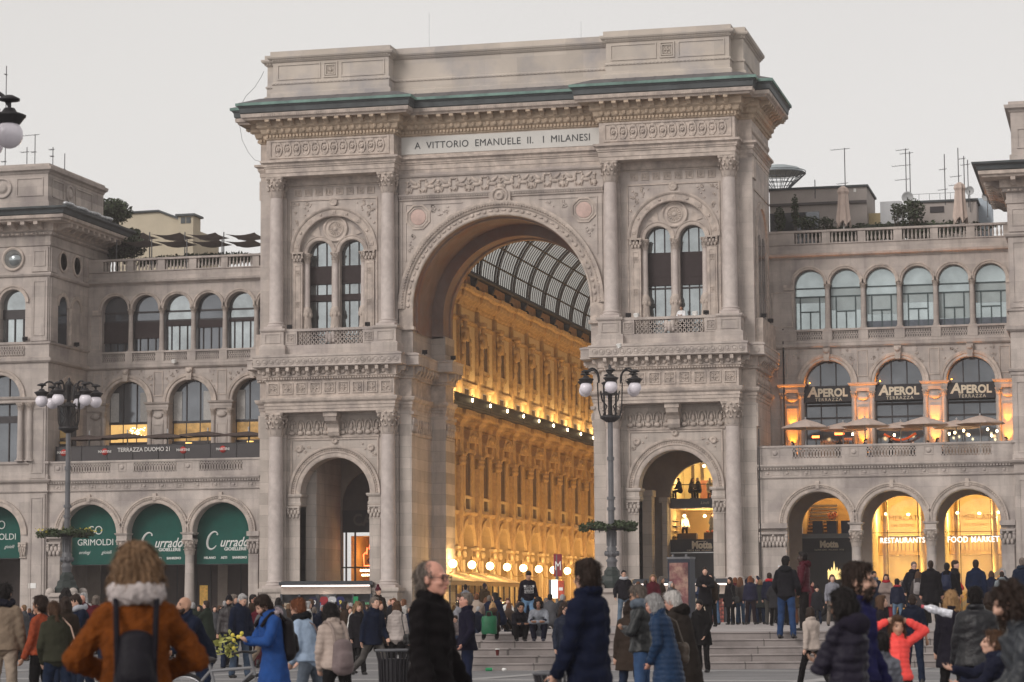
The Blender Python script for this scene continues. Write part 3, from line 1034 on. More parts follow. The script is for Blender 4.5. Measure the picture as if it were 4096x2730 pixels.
 for x in (8.1, 9.8, 11.5):
  c = column_part(A, s * x, .3, 16.6, 21.64, .19, CARVED, .62, .14, key='win_col', r_top=.9)
  for z, r in ((.5, .25), (1.0, .27), (1.5, .24)):
   pass
  b = MB()
  b.lathe([(.2, .14), (.27, .3), (.22, .5), (.28, .9), (.24, 1.3), (.3, 1.6), (.3, 1.75), (.2, 1.95)], s * x, .3, 14, 16.6)
  for k in range(8):
   a = 2 * pi * k / 8
   b.ball((s * x + .25 * cos(a), .3 + .25 * sin(a), 17.25), (.07, .07, .2), 5, 4)
   b.ball((s * x + .27 * cos(a + .4), .3 + .27 * sin(a + .4), 18.1), (.07, .07, .16), 5, 4)
  b.box(s * x - .28, s * x + .28, .06, .5, 15.74, 16.6)
  b.build('carved_drum', CARVED, c)
 for cx in (8.84, 10.76):                                     # the twin windows
  b = MB(s)
  b.box(cx - .74, cx + .74, .88, .9, 15.7, 20.2)
  pts = [(cx - .74, 20.2), (cx + .74, 20.2)] + [(cx + .74 * cos(pi * j / 14), 21.65 + .76 * sin(pi * j / 14)) for j in range(15)]
  b.prism_y(pts, .88, .9)
  w = b.build('window', GLASS, A)
  f = MB(s)
  for x in (cx - .74, cx - .3, cx + .26, cx + .68):
   f.box(x, x + .06, .82, .87, 15.7, 22.3)
  for z in (17.2, 18.9, 20.86):
   f.box(cx - .74, cx + .74, .81, .86, z, z + .09)
  f.build('window_frame', FRAME, w)
  f = MB(s)
  f.box(cx - .74, cx + .74, .72, .8, 19.55 if s > 0 else 19.9, 20.92)
  f.box(cx - .74, cx + .74, .74, .81, 19.1 if s > 0 else 18.95, 19.55 if s > 0 else 19.3)
  f.build('blind', BLIND, w)
 for x in (6.4, 13.0):
  column_part(A, s * x, -.7, 17.2 - .0, 25.9, .4, CARVED, 1.16, .42, key='up_col')
  b = MB(s)
  b.mould([(x - .64, 0), (x - .64, -1.3), (x + .64, -1.3), (x + .64, 0)],
    [(.12, 15.72), (.12, 16.22), (.04, 16.28), (0, 16.3), (0, 17.0), (.06, 17.04), (.1, 17.1), (.1, 17.2), (-.3, 17.22)])
  frame_rect(b, x - .48, x + .48, 16.38, 16.94, -1.3, .07, .04)
  b.build('pedestal', STONE, A)
  b = MB(s)
  pil_capital(b, x - .42, x + .42, -.24, 24.75, 25.9)
  b.build('pilaster_capital', CARVED, A)
 # ---- balustrade
 b = MB(s)
 b.box(7.06, 12.34, -1.1, -.82, 15.72, 16.26)
 b.box(7.04, 12.36, -1.16, -.76, 17.03, 17.17)
 for x0, x1 in ((7.06, 7.74), (11.62, 12.34)):
  b.box(x0, x1, -1.13, -.8, 16.26, 17.03)
  rosette_square(b, (x0 + x1) / 2, 16.65, -1.13, .52, .05)
 n = 16
 for i in range(n):
  x = 7.8 + 3.76 * (i + .5) / n
  if abs(x - 9.68) < .26:
   continue
  for z, rz in ((16.4, .13), (16.65, .1), (16.9, .13)):
   b.ring_y(x, z, -.9, .1, rz, .04, .14, 9)
 for sx in (-1, 1):
  b.ball((9.68 + sx * .16, -1.05, 16.75), (.14, .1, .26), 8, 6)
  b.ball((9.68 + sx * .2, -1.05, 16.45), (.1, .1, .12), 8, 6)
 b.ball((9.68, -1.1, 16.62), (.12, .1, .3), 8, 6)
 b.build('balustrade', STONE, A)
 # ---- outer side face (only its lines show)
 b = MB()
 b.band(3.1, 21.6, [(1.9, .02), (1.9, -.1), (2.3, -.12), (2.3, .02)], 0, pi, 20)
 b2 = MB(s)
 b2.add([(14.2 - p[1], p[0], p[2]) for p in b.v], b.f)
 b2.box(14.2, 14.3, .75, 1.2, 15.8, 21.6)
 b2.box(14.2, 14.3, 5.0, 5.45, 15.8, 21.6)
 b2.box(14.2, 14.24, .4, 6.4, 24.2, 24.3)
 b2.box(14.2, 14.6, .4, 6.4, 15.7, 17.1)
 for z0, z1, o in ((11.15, 12.4, .1), (2.4, 2.6, .1), (24.8, 25.9, .08)):
  b2.box(14.2, 14.2 + o, .02, 1.1, z0, z1)
 b2.build('side_relief', CARVED, A)
 b = MB(s)
 for yc in (2.35, 3.85):
  pts = [(yc - .55, 17.1), (yc + .55, 17.1)] + [(yc + .55 * cos(pi * j / 12), 21.4 + .55 * sin(pi * j / 12)) for j in range(13)]
  b.prism_x(pts, 14.19, 14.215)
 b.build('side_window', GLASSDK, A)

build_ground()
ARCH = build_arch()

# ------------------------------------------------------------------ the arcade behind the arch
GX, G0, GP, NB = 5.5, 8.85, 4.45, 14           # wall distance from the axis, first bay, bay pitch, bays
GLOBE = mat('lit_globe', (.9, .8, .6), .5, 0, emit=(1.0, .74, .36), estr=9.0)
BULB = mat('lit_bulb', (.9, .8, .6), .5, 0, emit=(1.0, .80, .45), estr=14.0)
WARM = (1.0, .62, .25)
WINDARK = mat('arcade_window_glass', (.075, .055, .045), .15, .3, .8, spec=.6)
FLOORW = mat('arcade_floor', (.32, .25, .18), .35, .2, .6, blocks=dict(w=.6, h=.6, m=.01, rot=(0, 0, 0)))

def wall_x(b, y0, y1, z0, z1, x, yc, r, zs, depth, n=16):
 """wall facing +X with a round-headed opening"""
 t = MB()
 t.arch_wall(y0, y1, z0, z1, 0, yc, r, zs, depth, n)
 b.add([(x - p[1], p[0], p[2]) for p in t.v], t.f)

def build_gallery():
 # one bay, modelled at the origin of its own space: wall at x = 0 facing +X, bay centre y = 0
 h = GP / 2
 w = MB()
 wall_x(w, -h, h, GZ, 7.3, 0, 0, 1.25, 5.25, .8)
 for y0, y1, z0, z1 in ((-h, -.62, 7.3, 10.9), (.62, h, 7.3, 10.9), (-.62, .62, 8.1, 8.3), (-h, h, 10.9, 14.15), (-h, -.5, 14.15, 14.8), (.5, h, 14.15, 14.8), (-h, h, 14.8, 16.25),
                           (-h, -.5, 16.25, 17.75), (.5, h, 16.25, 17.75), (-h, h, 17.75, 20.2)):
  w.quad((0, y0, z0), (0, y1, z0), (0, y1, z1), (0, y0, z1))
 w.box(-.8, -.3, -h, h, 20.0, 22.1)
 wall = w.mesh('bay_wall', GOLD)
 w = MB()
 w.box(-.15, .03, -h + .42, h - .42, 15.3, 18.75)
 w.box(-.15, .03, -h + .42, h - .42, 19.1, 19.7)
 w.box(-.15, .03, -1.4, -.75, 14.2, 14.9)
 w.box(-.15, .03, .75, 1.4, 14.2, 14.9)
 panel = w.mesh('stucco_panel', GOLDLT)
 w = MB()                                                     # pilaster at the bay's near edge
 w.box(-.1, .22, -h - .42, -h + .42, 5.1, 10.0)
 w.box(-.1, .26, -h - .25, -h + .25, 5.1, 9.95)
 for k in range(3):
  for row in (0, 1):
   w.ball((.3, -h - .35 + .35 * k, 10.2 + .26 * row), (.14, .2, .18), 6, 5)
 w.box(-.1, .42, -h - .5, -h + .5, 10.6, 10.75)
 w.box(-.1, .26, -h - .4, -h + .4, 10.75, 12.5)
 pil = w.mesh('pilaster', GOLDDK)
 w = MB()
 w.box(-.1, .25, -h - .3, -h + .3, 14.15, 15.8)
 w.box(-.1, .2, -h - .22, -h + .22, 15.8, 19.9)
 pil2 = w.mesh('upper_pilaster', GOLDDK)
 w = MB()                                                     # ground pier with its capital
 for y in (0,):
  w.box(-.1, .18, y - .22, y + .22, GZ, 4.35)
  w.box(-.1, .26, y - .3, y + .3, 5.0, 5.15)
  for k in (-1, 1):
   w.ball((.2, y + .13 * k, 4.7), (.12, .13, .22), 6, 5)
 pier = w.mesh('pier', GOLDLT)
 prof = [(0, 12.35), (.1, 12.4), (.12, 12.6), (.22, 12.68), (.3, 12.75), (.34, 12.9), (.55, 13.0), (.6, 13.1), (.6, 13.32), (0, 13.36)]
 path = [(0, h), (0, -h + .55), (.2, -h + .55), (.2, -h - .0)][::-1]
 w = MB()
 w.mould([(.22, -h), (.22, -h + .5), (0, -h + .5), (0, h - .5), (.22, h - .5), (.22, h)], prof)
 ent = w
 w = MB()
 w.mould([(0, -h), (0, h)], [(0, 14.95), (.1, 15.0), (.16, 15.1), (.16, 15.18), (0, 15.2)])
 sc1 = w.mesh('string_course', GOLDDK)
 w = MB()
 w.mould([(0, -h), (0, h)], [(0, 18.8), (.08, 18.85), (.14, 18.95), (.14, 19.02), (0, 19.05)])
 sc2 = w.mesh('string_course', GOLDDK)
 w = MB()
 w.mould([(.15, -h), (.15, -h + .4), (0, -h + .4), (0, h - .4), (.15, h - .4), (.15, h)],
   [(0, 19.75), (.12, 19.85), (.16, 20.0), (.34, 20.1), (.5, 20.22), (.55, 20.4), (.55, 20.55), (.7, 20.65), (.75, 20.87), (-.3, 21.0)])
 dentils(w, [(.0, -h), (0, h)], .2, 20.12, 20.24, .24, .12, .2)
 corn = w.mesh('cornice', GOLDDK)
 w = MB()
 w.mould([(0, -h), (0, h)], [(0, 7.02), (.14, 7.08), (.2, 7.2), (.2, 7.3), (0, 7.32)])
 sc3 = w.mesh('string_course', GOLDDK)
 dentils(ent, [(.0, -h), (0, h)], .3, 12.76, 12.9, .2, .1, .2)
 entm = ent.mesh('entablature', GOLDDK)
 w = MB()
 w.box(-.06, -.03, -.62, .62, 7.45, 8.1)
 sq = w.mesh('mezzanine_window', WINDARK)
 w = MB()
 for y0, y1, z0, z1 in ((-.75, -.6, 7.4, 8.2), (.6, .75, 7.4, 8.2), (-.75, .75, 8.1, 8.24), (-.75, .75, 7.34, 7.46)):
  w.box(-.04, .05, y0, y1, z0, z1)
 sqf = w.mesh('window_frame', GOLDLT)
 w = MB()
 w.box(-.06, -.03, -.66, .66, 8.3, 10.9)
 lw = w.mesh('window', WINDARK)
 w = MB()
 for y in (-.9, .9):
  w.box(-.06, .07, y - .2, y + .2, 8.25, 10.9)
  w.ball((.2, y, 10.95), (.14, .2, .22), 6, 5)
  w.box(-.2, .3, y - .26, y + .26, 11.1, 11.55)
 w.box(-.2, .2, -1.15, 1.15, 10.9, 11.1)
 w.box(-.2, .42, -1.25, 1.25, 11.5, 11.65)
 w.add([(.42, -1.25, 11.65), (.42, 1.25, 11.65), (.42, .75, 12.2), (.42, -.75, 12.2), (0, -1.25, 11.65), (0, 1.25, 11.65), (0, .75, 12.2), (0, -.75, 12.2)],
          [(0, 1, 2, 3), (3, 2, 6, 7), (1, 5, 6, 2), (4, 0, 3, 7)])
 w.ball((.44, 0, 11.9), (.08, .5, .2), 8, 5)
 for k in range(5):
  w.ball((.45, -.6 + .3 * k, 11.85 + .1 * (k % 2)), (.09, .13, .13), 6, 4)
 lwf = w.mesh('window_hood', GOLDDK)
 w = MB()
 w.box(-.06, -.03, -.5, .5, 14.15, 14.8)
 sw = w.mesh('balcony_window', WINDARK)
 w = MB()
 w.box(-.03, .035, -.5, .5, 16.25, 17.75)
 uw = w.mesh('window', WINDARK)
 w = MB()                                                     # scrolled cartouche round the upper window
 for y in (-.62, .62):
  w.box(-.2, .12, y - .14, y + .14, 16.1, 17.8)
  for k in range(5):
   w.ball((.1, y + .12 * (1 if y > 0 else -1), 16.1 + .42 * k), (.1, .16, .2), 6, 4)
 w.ball((.1, 0, 18.05), (.14, .5, .36), 8, 6)
 w.ball((.16, 0, 18.4), (.12, .22, .22), 7, 5)
 w.box(-.2, .2, -.8, .8, 16.0, 16.22)
 w.ball((.1, 0, 15.85), (.12, .5, .22), 8, 5)
 w.ball((.1, 0, 15.55), (.1, .25, .22), 7, 5)
 w.ball((.08, 0, 15.3), (.07, .1, .12), 6, 4)
 w.v = [(p[0] * .62, p[1], p[2]) for p in w.v]
 uwf = w.mesh('window_surround', GOLDDK)
 w = MB()                                                     # draped herm carrying the cornice
 y = -h
 w.ball((.42, y, 18.62), (.17, .15, .22), 8, 6)
 w.ball((.36, y, 18.2), (.22, .32, .3), 8, 6)
 w.ball((.34, y, 17.75), (.22, .26, .36), 8, 6)
 w.ball((.4, y + .22, 18.0), (.12, .12, .34), 7, 5, Matrix.Rotation(.5, 3, 'X'))
 w.ball((.45, y - .2, 17.9), (.12, .12, .3), 7, 5, Matrix.Rotation(-.4, 3, 'X'))
 w.ball((.3, y, 17.1), (.18, .22, .5), 8, 6)
 w.ball((.3, y, 16.5), (.15, .18, .5), 8, 6)
 w.box(.05, .42, y - .14, y + .14, 15.3, 16.4)
 w.ball((.4, y, 18.88), (.3, .34, .14), 8, 5)
 w.box(.0, .6, y - .36, y + .36, 18.95, 19.1)
 w.v = [(p[0] * .95 + .06, p[1] + .1, p[2]) for p in w.v]
 st = w.mesh('draped_herm', GOLDDK)
 w = MB()                                                     # archivolt and keystone of the ground arch
 t = MB()
 t.band(0, 5.25, [(1.25, .3), (1.25, -.04), (1.36, -.06), (1.5, -.06), (1.56, -.12), (1.68, -.12), (1.68, .02)], 0, pi, 18)
 w.add([(-p[1], p[0], p[2]) for p in t.v], t.f)
 w.box(0, .3, -.16, .16, 6.5, 7.1)
 arc = w.mesh('archivolt', GOLD)
 w = MB()
 pts = [(-1.25, GZ), (1.25, GZ)] + [(1.25 * cos(pi * j / 12), 5.25 + 1.25 * sin(pi * j / 12)) for j in range(13)]
 w.prism_x(pts, -.82, -.8)
 aw = w.mesh('shop_window', WINDARK)
 w = MB()
 for yy in (-.42, .42):
  w.box(-.78, -.72, yy - .04, yy + .04, GZ, 6.4)
 for z in (3.1, 5.15):
  w.box(-.78, -.7, -1.24, 1.24, z, z + .1)
 awf = w.mesh('window_frame', IRON)
 w = MB()                                                     # iron balcony rail
 w.box(.5, 1.0, -h, h, 13.37, 13.42)
 w.box(.95, 1.0, -h, h, 14.05, 14.12)
 w.box(.95, 1.0, -h, h, 13.5, 13.56)
 for k in range(26):
  yy = -h + GP * (k + .5) / 26
  w.box(.955, .995, yy - .045, yy + .045, 13.4, 14.06)
 rail = w.mesh('balcony_rail', IRON)
 w = MB()                                                     # iron bracket under the roof rib
 w.add([(-.25, -h - .14, 20.9), (-.25, -h + .14, 20.9), (.25, -h + .14, 22.0), (.25, -h - .14, 22.0), (-.3, -h - .14, 22.0), (-.3, -h + .14, 22.0)], [(0, 1, 2, 3), (0, 3, 4), (1, 5, 2)])
 w.ball((.1, -h, 21.2), (.16, .16, .2), 6, 5)
 brk = w.mesh('iron_bracket', IRON)
 w = MB()
 w.box(-.28, -.26, -h + .4, h - .4, 21.0, 21.46)
 w.box(-.28, -.26, -h + .4, h - .4, 21.52, 21.98)
 blk = w.mesh('attic_panel', mat('terracotta_stucco', (.44, .27, .15), .9, .15, 2, .1, 20))
 L = thing('arcade_building', 'ochre arcade facade inside the vault with draped herms and a lamp-lit iron balcony', 'building', (-GX, G0, GZ))
 Rb = thing('arcade_building', 'ochre arcade facade across the vaulted street, hidden behind the arch', 'building', (GX, G0, GZ), pi)
 for side, par in ((-1, L), (1, Rb)):
  for i in range(NB):
   yy = i * GP if side < 0 else -i * GP
   for nm, me in (('bay_wall', wall), ('stucco_panel', panel), ('pilaster', pil), ('upper_pilaster', pil2), ('cornice', corn), ('entablature', entm), ('string_course', sc1), ('string_course', sc2), ('string_course', sc3), ('draped_herm', st), ('archivolt', arc), ('balcony_rail', rail),
                           ('attic_panel', blk), ('iron_bracket', brk)):
    local(nm, me, par, (0, yy, -GZ))
   for dy in (-1.5, 1.5):
    local('pier', pier, par, (0, yy + dy, -GZ))
   for nm, me, f in (('mezzanine_window', sq, sqf), ('window', lw, lwf), ('window', uw, uwf), ('balcony_window', sw, None), ('shop_window', aw, awf)):
    q = local(nm, me, par, (0, yy, -GZ))
    if f:
     local(f.name.split('.')[0], f, q)
 # roof
 Yend = G0 + GP * (NB - .5)
 Rf = thing('glass_roof', 'iron and glass barrel roof curving over the arcade street', 'roof', (0, G0, 22.0))
 w = MB()
 RR = 5.5
 nar = 40
 w.add([(RR * cos(pi * j / nar), y, 22 + RR * sin(pi * j / nar)) for y in (6.8, Yend) for j in range(nar + 1)], [(j, j + 1, nar + 2 + j, nar + 1 + j) for j in range(nar)])
 w.build('roof_glass', glass_mat('roof_glass', (.60, .59, .56), .8), Rf)
 rb = MB()
 for k, (hw, r0, r1) in enumerate(((.07, 5.35, 5.46), (.042, 5.42, 5.46))):
  t = MB()
  n = 28
  for y in (-hw, hw):
   t.add([(r * cos(pi * j / n), y, r * sin(pi * j / n)) for r in (r0, r1) for j in range(n + 1)], [(j, j + 1, n + 2 + j, n + 1 + j) for j in range(n)])
  t.add([(r0 * cos(pi * j / n), y, r0 * sin(pi * j / n)) for y in (-hw, hw) for j in range(n + 1)], [(j, j + 1, n + 2 + j, n + 1 + j) for j in range(n)])
  if k == 0:
   rib = t.mesh('roof_rib', IRON)
   rib2 = None
  else:
   bar = t
 bars = MB()
 for q in range(6):
  bars.add([(p[0], p[1] - h + .62 + (GP - .62) * (q + 1) / 7, p[2]) for p in bar.v], bar.f)
 barm = bars.mesh('glazing_bars', IRON)
 pl = MB()
 for k in range(0, 15):
  a = pi * k / 14
  c = Vector((5.4 * cos(a), 0, 5.4 * sin(a)))
  big = k in (0, 4, 7, 10, 14)
  pl.tube([c + Vector((0, -h, 0)), c + Vector((0, h, 0))], (.2 if k in (0, 14) else .09) if big else .06, 4, False)
 plm = pl.mesh('purlins', IRON)
 for i in range(NB):
  local('roof_rib', rib, Rf, (0, i * GP - h, 0))
  local('roof_rib', rib, Rf, (0, i * GP - h + .62, 0))
  local('glazing_bars', barm, Rf, (0, i * GP, 0))
  local('purlins', plm, Rf, (0, i * GP, 0))
 e = MB()
 e.box(-6.4, 6.4, Yend, Yend + .5, GZ, 27.6)
 tag(e.build('end_wall', GOLD), 'ochre wall closing the far end of the arcade street', 'wall')
 f = MB()
 f.quad((-5.5, 1.0, GZ + .006), (5.5, 1.0, GZ + .006), (5.5, Yend, GZ + .006), (-5.5, Yend, GZ + .006))
 tag(f.build('arcade_floor', FLOORW), kind='structure')
 # globe lamps on brackets along both walls, and lanterns on the balcony
 gm = MB()
 gm.ball((0, 0, 0), .24, 14, 10)
 gmesh = gm.mesh('globe', GLOBE)
 bk = MB()
 bk.tube([(-1.1, 0, .1), (-1.0, 0, .3), (-.85, 0, .25), (-.8, 0, -.1), (-.6, 0, -.5), (-.2, 0, -.55), (0, 0, -.42), (0, 0, -.26)], .03, 6)
 bk.box(-1.2, -1.08, -.06, .06, -.3, .6)
 bmesh_ = bk.mesh('bracket', mat('gilt_iron', (.35, .22, .07), .5, .1, 3, metal=.4))
 lm = MB()
 lm.ball((0, 0, 0), (.06, .06, .12), 8, 6)
 lmesh = lm.mesh('bulb', BULB)
 lk = MB()
 lk.tube([(0, 0, -.5), (0, 0, .3)], .02, 5)
 lk.ball((0, 0, .3), .05, 6, 4)
 lkm = lk.mesh('lamp_stem', IRON)
 ld = bpy.data.lights.new('lamp_light', 'POINT')
 ld.energy, ld.color, ld.shadow_soft_size = 225, WARM, .28
 ld2 = bpy.data.lights.new('lantern_light', 'POINT')
 ld2.energy, ld2.color, ld2.shadow_soft_size = 125, (1.0, .68, .31), .25
 for side in (-1, 1):
  for i in range(NB - 1):
   y = 5.3 + i * 4.36
   nth = f'globe lamp {("nearest the arch", "second in from the arch", "third in from the arch", "fourth in from the arch")[i]}' if i < 4 else 'globe lamp far along the row'
   t = thing('globe_lamp', (f'glowing white {nth} on the ochre arcade wall' if side < 0 else 'glowing white globe lamp on the hidden arcade wall'), 'lamp',
                      (side * 4.3, y, 4.0), 0 if side < 0 else pi, 'globe lamps along the arcade')
   local('globe', gmesh, t)
   local('bracket', bmesh_, t)
   o = bpy.data.objects.new('lamp_light', ld)
   COL.objects.link(o)
   o.parent = t
   o.location = (.45, 0, .1)
   t = thing('balcony_lantern', 'small lit lantern on the dark iron balcony rail of the arcade', 'lamp', (side * 4.4, 10.4 + i * 4.4, 13.85), 0, 'lanterns along the arcade balcony')
   local('bulb', lmesh, t)
   local('lamp_stem', lkm, t)
   o = bpy.data.objects.new('lantern_light', ld2)
   COL.objects.link(o)
   o.parent = t
   o.location = (side * .38, 0, .42)

def build_veranda():
 V = thing('cafe_veranda', 'glazed cafe veranda with a sloping tan awning along the arcade wall', 'veranda', (-4.2, 8, GZ))
 tan = mat('tan_canvas', (.40, .30, .17), .9, .1, 3)
 b = MB()
 y0, y1 = 0.4, 17.5
 b.add([(-5.1, y0, 3.62), (-3.1, y0, 2.98), (-3.1, y1, 2.98), (-5.1, y1, 3.62)], [(0, 1, 2, 3)])
 b.add([(-5.1, y0, 3.57), (-3.1, y0, 2.93), (-3.1, y1, 2.93), (-5.1, y1, 3.57)], [(3, 2, 1, 0)])
 b.add([(-5.1, y0, 3.62), (-3.1, y0, 2.98), (-3.1, y0, 2.93), (-5.1, y0, 3.57)], [(0, 1, 2, 3)])
 for i in range(12):
  yy = y0 + (y1 - y0) * i / 12
  b.add([(-5.1, yy, 3.65), (-3.1, yy, 3.01), (-3.1, yy + .05, 3.01), (-5.1, yy + .05, 3.65)], [(0, 1, 2, 3)])
 aw = b.build('awning', tan, V)
 b = MB()
 n = 60
 for i in range(n):
  a, c = y0 + (y1 - y0) * i / n, y0 + (y1 - y0) * (i + 1) / n
  b.add([(-3.08, a, 2.95), (-3.08, c, 2.95), (-3.08, c, 2.76), (-3.08, (a + c) / 2, 2.7), (-3.08, a, 2.76)], [(0, 1, 2, 3, 4)])
 for i in range(8):
  a, c = -5.1 + 2 * i / 8, -5.1 + 2 * (i + 1) / 8
  zz = 3.6 - .64 * (i + .5) / 8
  b.add([(a, y0 - .02, zz), (c, y0 - .02, zz - .08), (c, y0 - .02, zz - .26), ((a + c) / 2, y0 - .02, zz - .32), (a, y0 - .02, zz - .2)], [(0, 1, 2, 3, 4)])
 b.build('valance', tan, aw)
 b = MB()
 for i in range(13):
  yy = y0 + .2 + (y1 - y0 - .4) * i / 12
  b.box(-3.25, -3.17, yy - .04, yy + .04, GZ, 2.9)
 b.box(-3.25, -3.17, y0, y1, .95, 1.03)
 b.box(-3.25, -3.17, y0, y1, GZ, .1)
 for xx in (-5.0, -4.1):
  b.box(xx - .03, xx + .03, y0 + .15, y0 + .22, GZ, 3.0)
 b.build('glazing_frame', IRON, V)
 b = MB()
 b.box(-3.22, -3.2, y0 + .2, y1 - .2, .1, 2.9)
 b.build('glass_wall', CLEAR, V)
 b = MB()
 for i in range(6):
  b.ball((-3.9, 2 + i * 2.8, 1.75), .12, 8, 6)
 b.build('table_lamps', GLOBE, V)
 b = MB()
 for i in range(5):
  b.box(-5.3, -5.2, 1.5 + i * 3.2, 3.2 + i * 3.2, .6, 2.4)
 b.build('menu_board', mat('orange_panel', (.55, .16, .04), .6, .2, 2), V)
 for i in range(2):
  lamp('lamp_light', 'POINT', (-4.0, 4 + i * 7, 2.3), 60, WARM, V, .2)

def build_metro_sign():
 p = at_depth(2228, 2330, 100)
 t = thing('metro_sign', 'tall station sign with a red M panel and a lit white box on a pole', 'sign', (p.x, p.y, PZ))
 b = MB()
 b.lathe([(.06, 0), (.06, 2.7)], 0, 0, 8)
 local('pole', b.mesh('pole', IRONG), t)
 b = MB()
 b.box(-.12, .2, -.05, .05, 1.85, 2.72)
 m = local('sign_panel', b.mesh('sign_panel', mat('deep_red_enamel', (.22, .02, .03), .5, .1, 3)), t)
 lettering('M', WHITE, m, (.06, -.06, 2.25), .5, ext=.005, sx=.7, world=False)
 b = MB()
 b.box(-.3, -.2, -.1, .1, 1.0, 1.72)
 local('sign_box', b.mesh('sign_box', IRONG), t)
 b = MB()
 b.box(-.2, .04, -.11, .1, 1.0, 1.72)
 local('lit_panel', b.mesh('lit_panel', mat('lit_white_panel', (.9, .88, .8), .5, 0, emit=(1, .93, .75), estr=1.6)), t)
 b = MB()
 b.box(.06, .28, -.08, .08, .98, 1.68)
 m = local('map_panel', b.mesh('map_panel', mat('red_map_panel', (.5, .08, .04), .6, .5, 9)), t)
 b = MB()
 b.box(.09, .25, -.09, -.08, 1.3, 1.42)
 local('map_sheet', b.mesh('map_sheet', WHITE), m)

build_gallery()
build_veranda()
build_metro_sign()

# ------------------------------------------------------------------ the wings and corner pavilions
WY, GY = 5.7, .2                                # plane of the upper storeys, plane of the ground arcade
FASCIA = mat('sign_black', (.022, .02, .024), .5, .15, 2)
GILT = mat('pale_gold_letter', (.60, .52, .40), .6, .05, 4)
GREEN = mat('green_awning_cloth', (.008, .082, .066), .9, .22, .7, .5, 2.2)
LETWHITE = mat('cloth_white_letter', (.72, .72, .70), .8, 0)
SHUT = mat('brown_shop_front', (.085, .065, .06), .7, .2, 1.5)
AMBER = (1.0, .31, .02)
LITWALL = mat('lit_shop_wall', (.62, .47, .24), .8, .15, .9)
SHOPGLOW = mat('shop_ceiling_lamp', (.9, .8, .6), .5, 0, emit=(1.0, .80, .45), estr=7)

def balustrade_bottles(b, x0, x1, y, z0, z1, pitch=.24):
 n = max(1, int(round((x1 - x0) / pitch)))
 h = z1 - z0
 for i in range(n):
  b.lathe([(.05, 0), (.05, .06 * h), (.035, .1 * h), (.075, .32 * h), (.06, .5 * h), (.032, .72 * h), (.05, .85 * h), (.05, h)], x0 + (x1 - x0) * (i + .5) / n, y, 8, z0)

def balustrade_lattice(b, x0, x1, y, z0, z1, pitch, rows, d=.12):
 n = max(2, int(round((x1 - x0) / pitch)))
 w = (x1 - x0) / n
 for i in range(n):
  zz = z0
  for fr in rows:
   hh = (z1 - z0) * fr
   b.ring_y(x0 + w * (i + .5), zz + hh / 2, y, w / 2 + .012, hh / 2 + .012, .05, d, 8)
   zz += hh

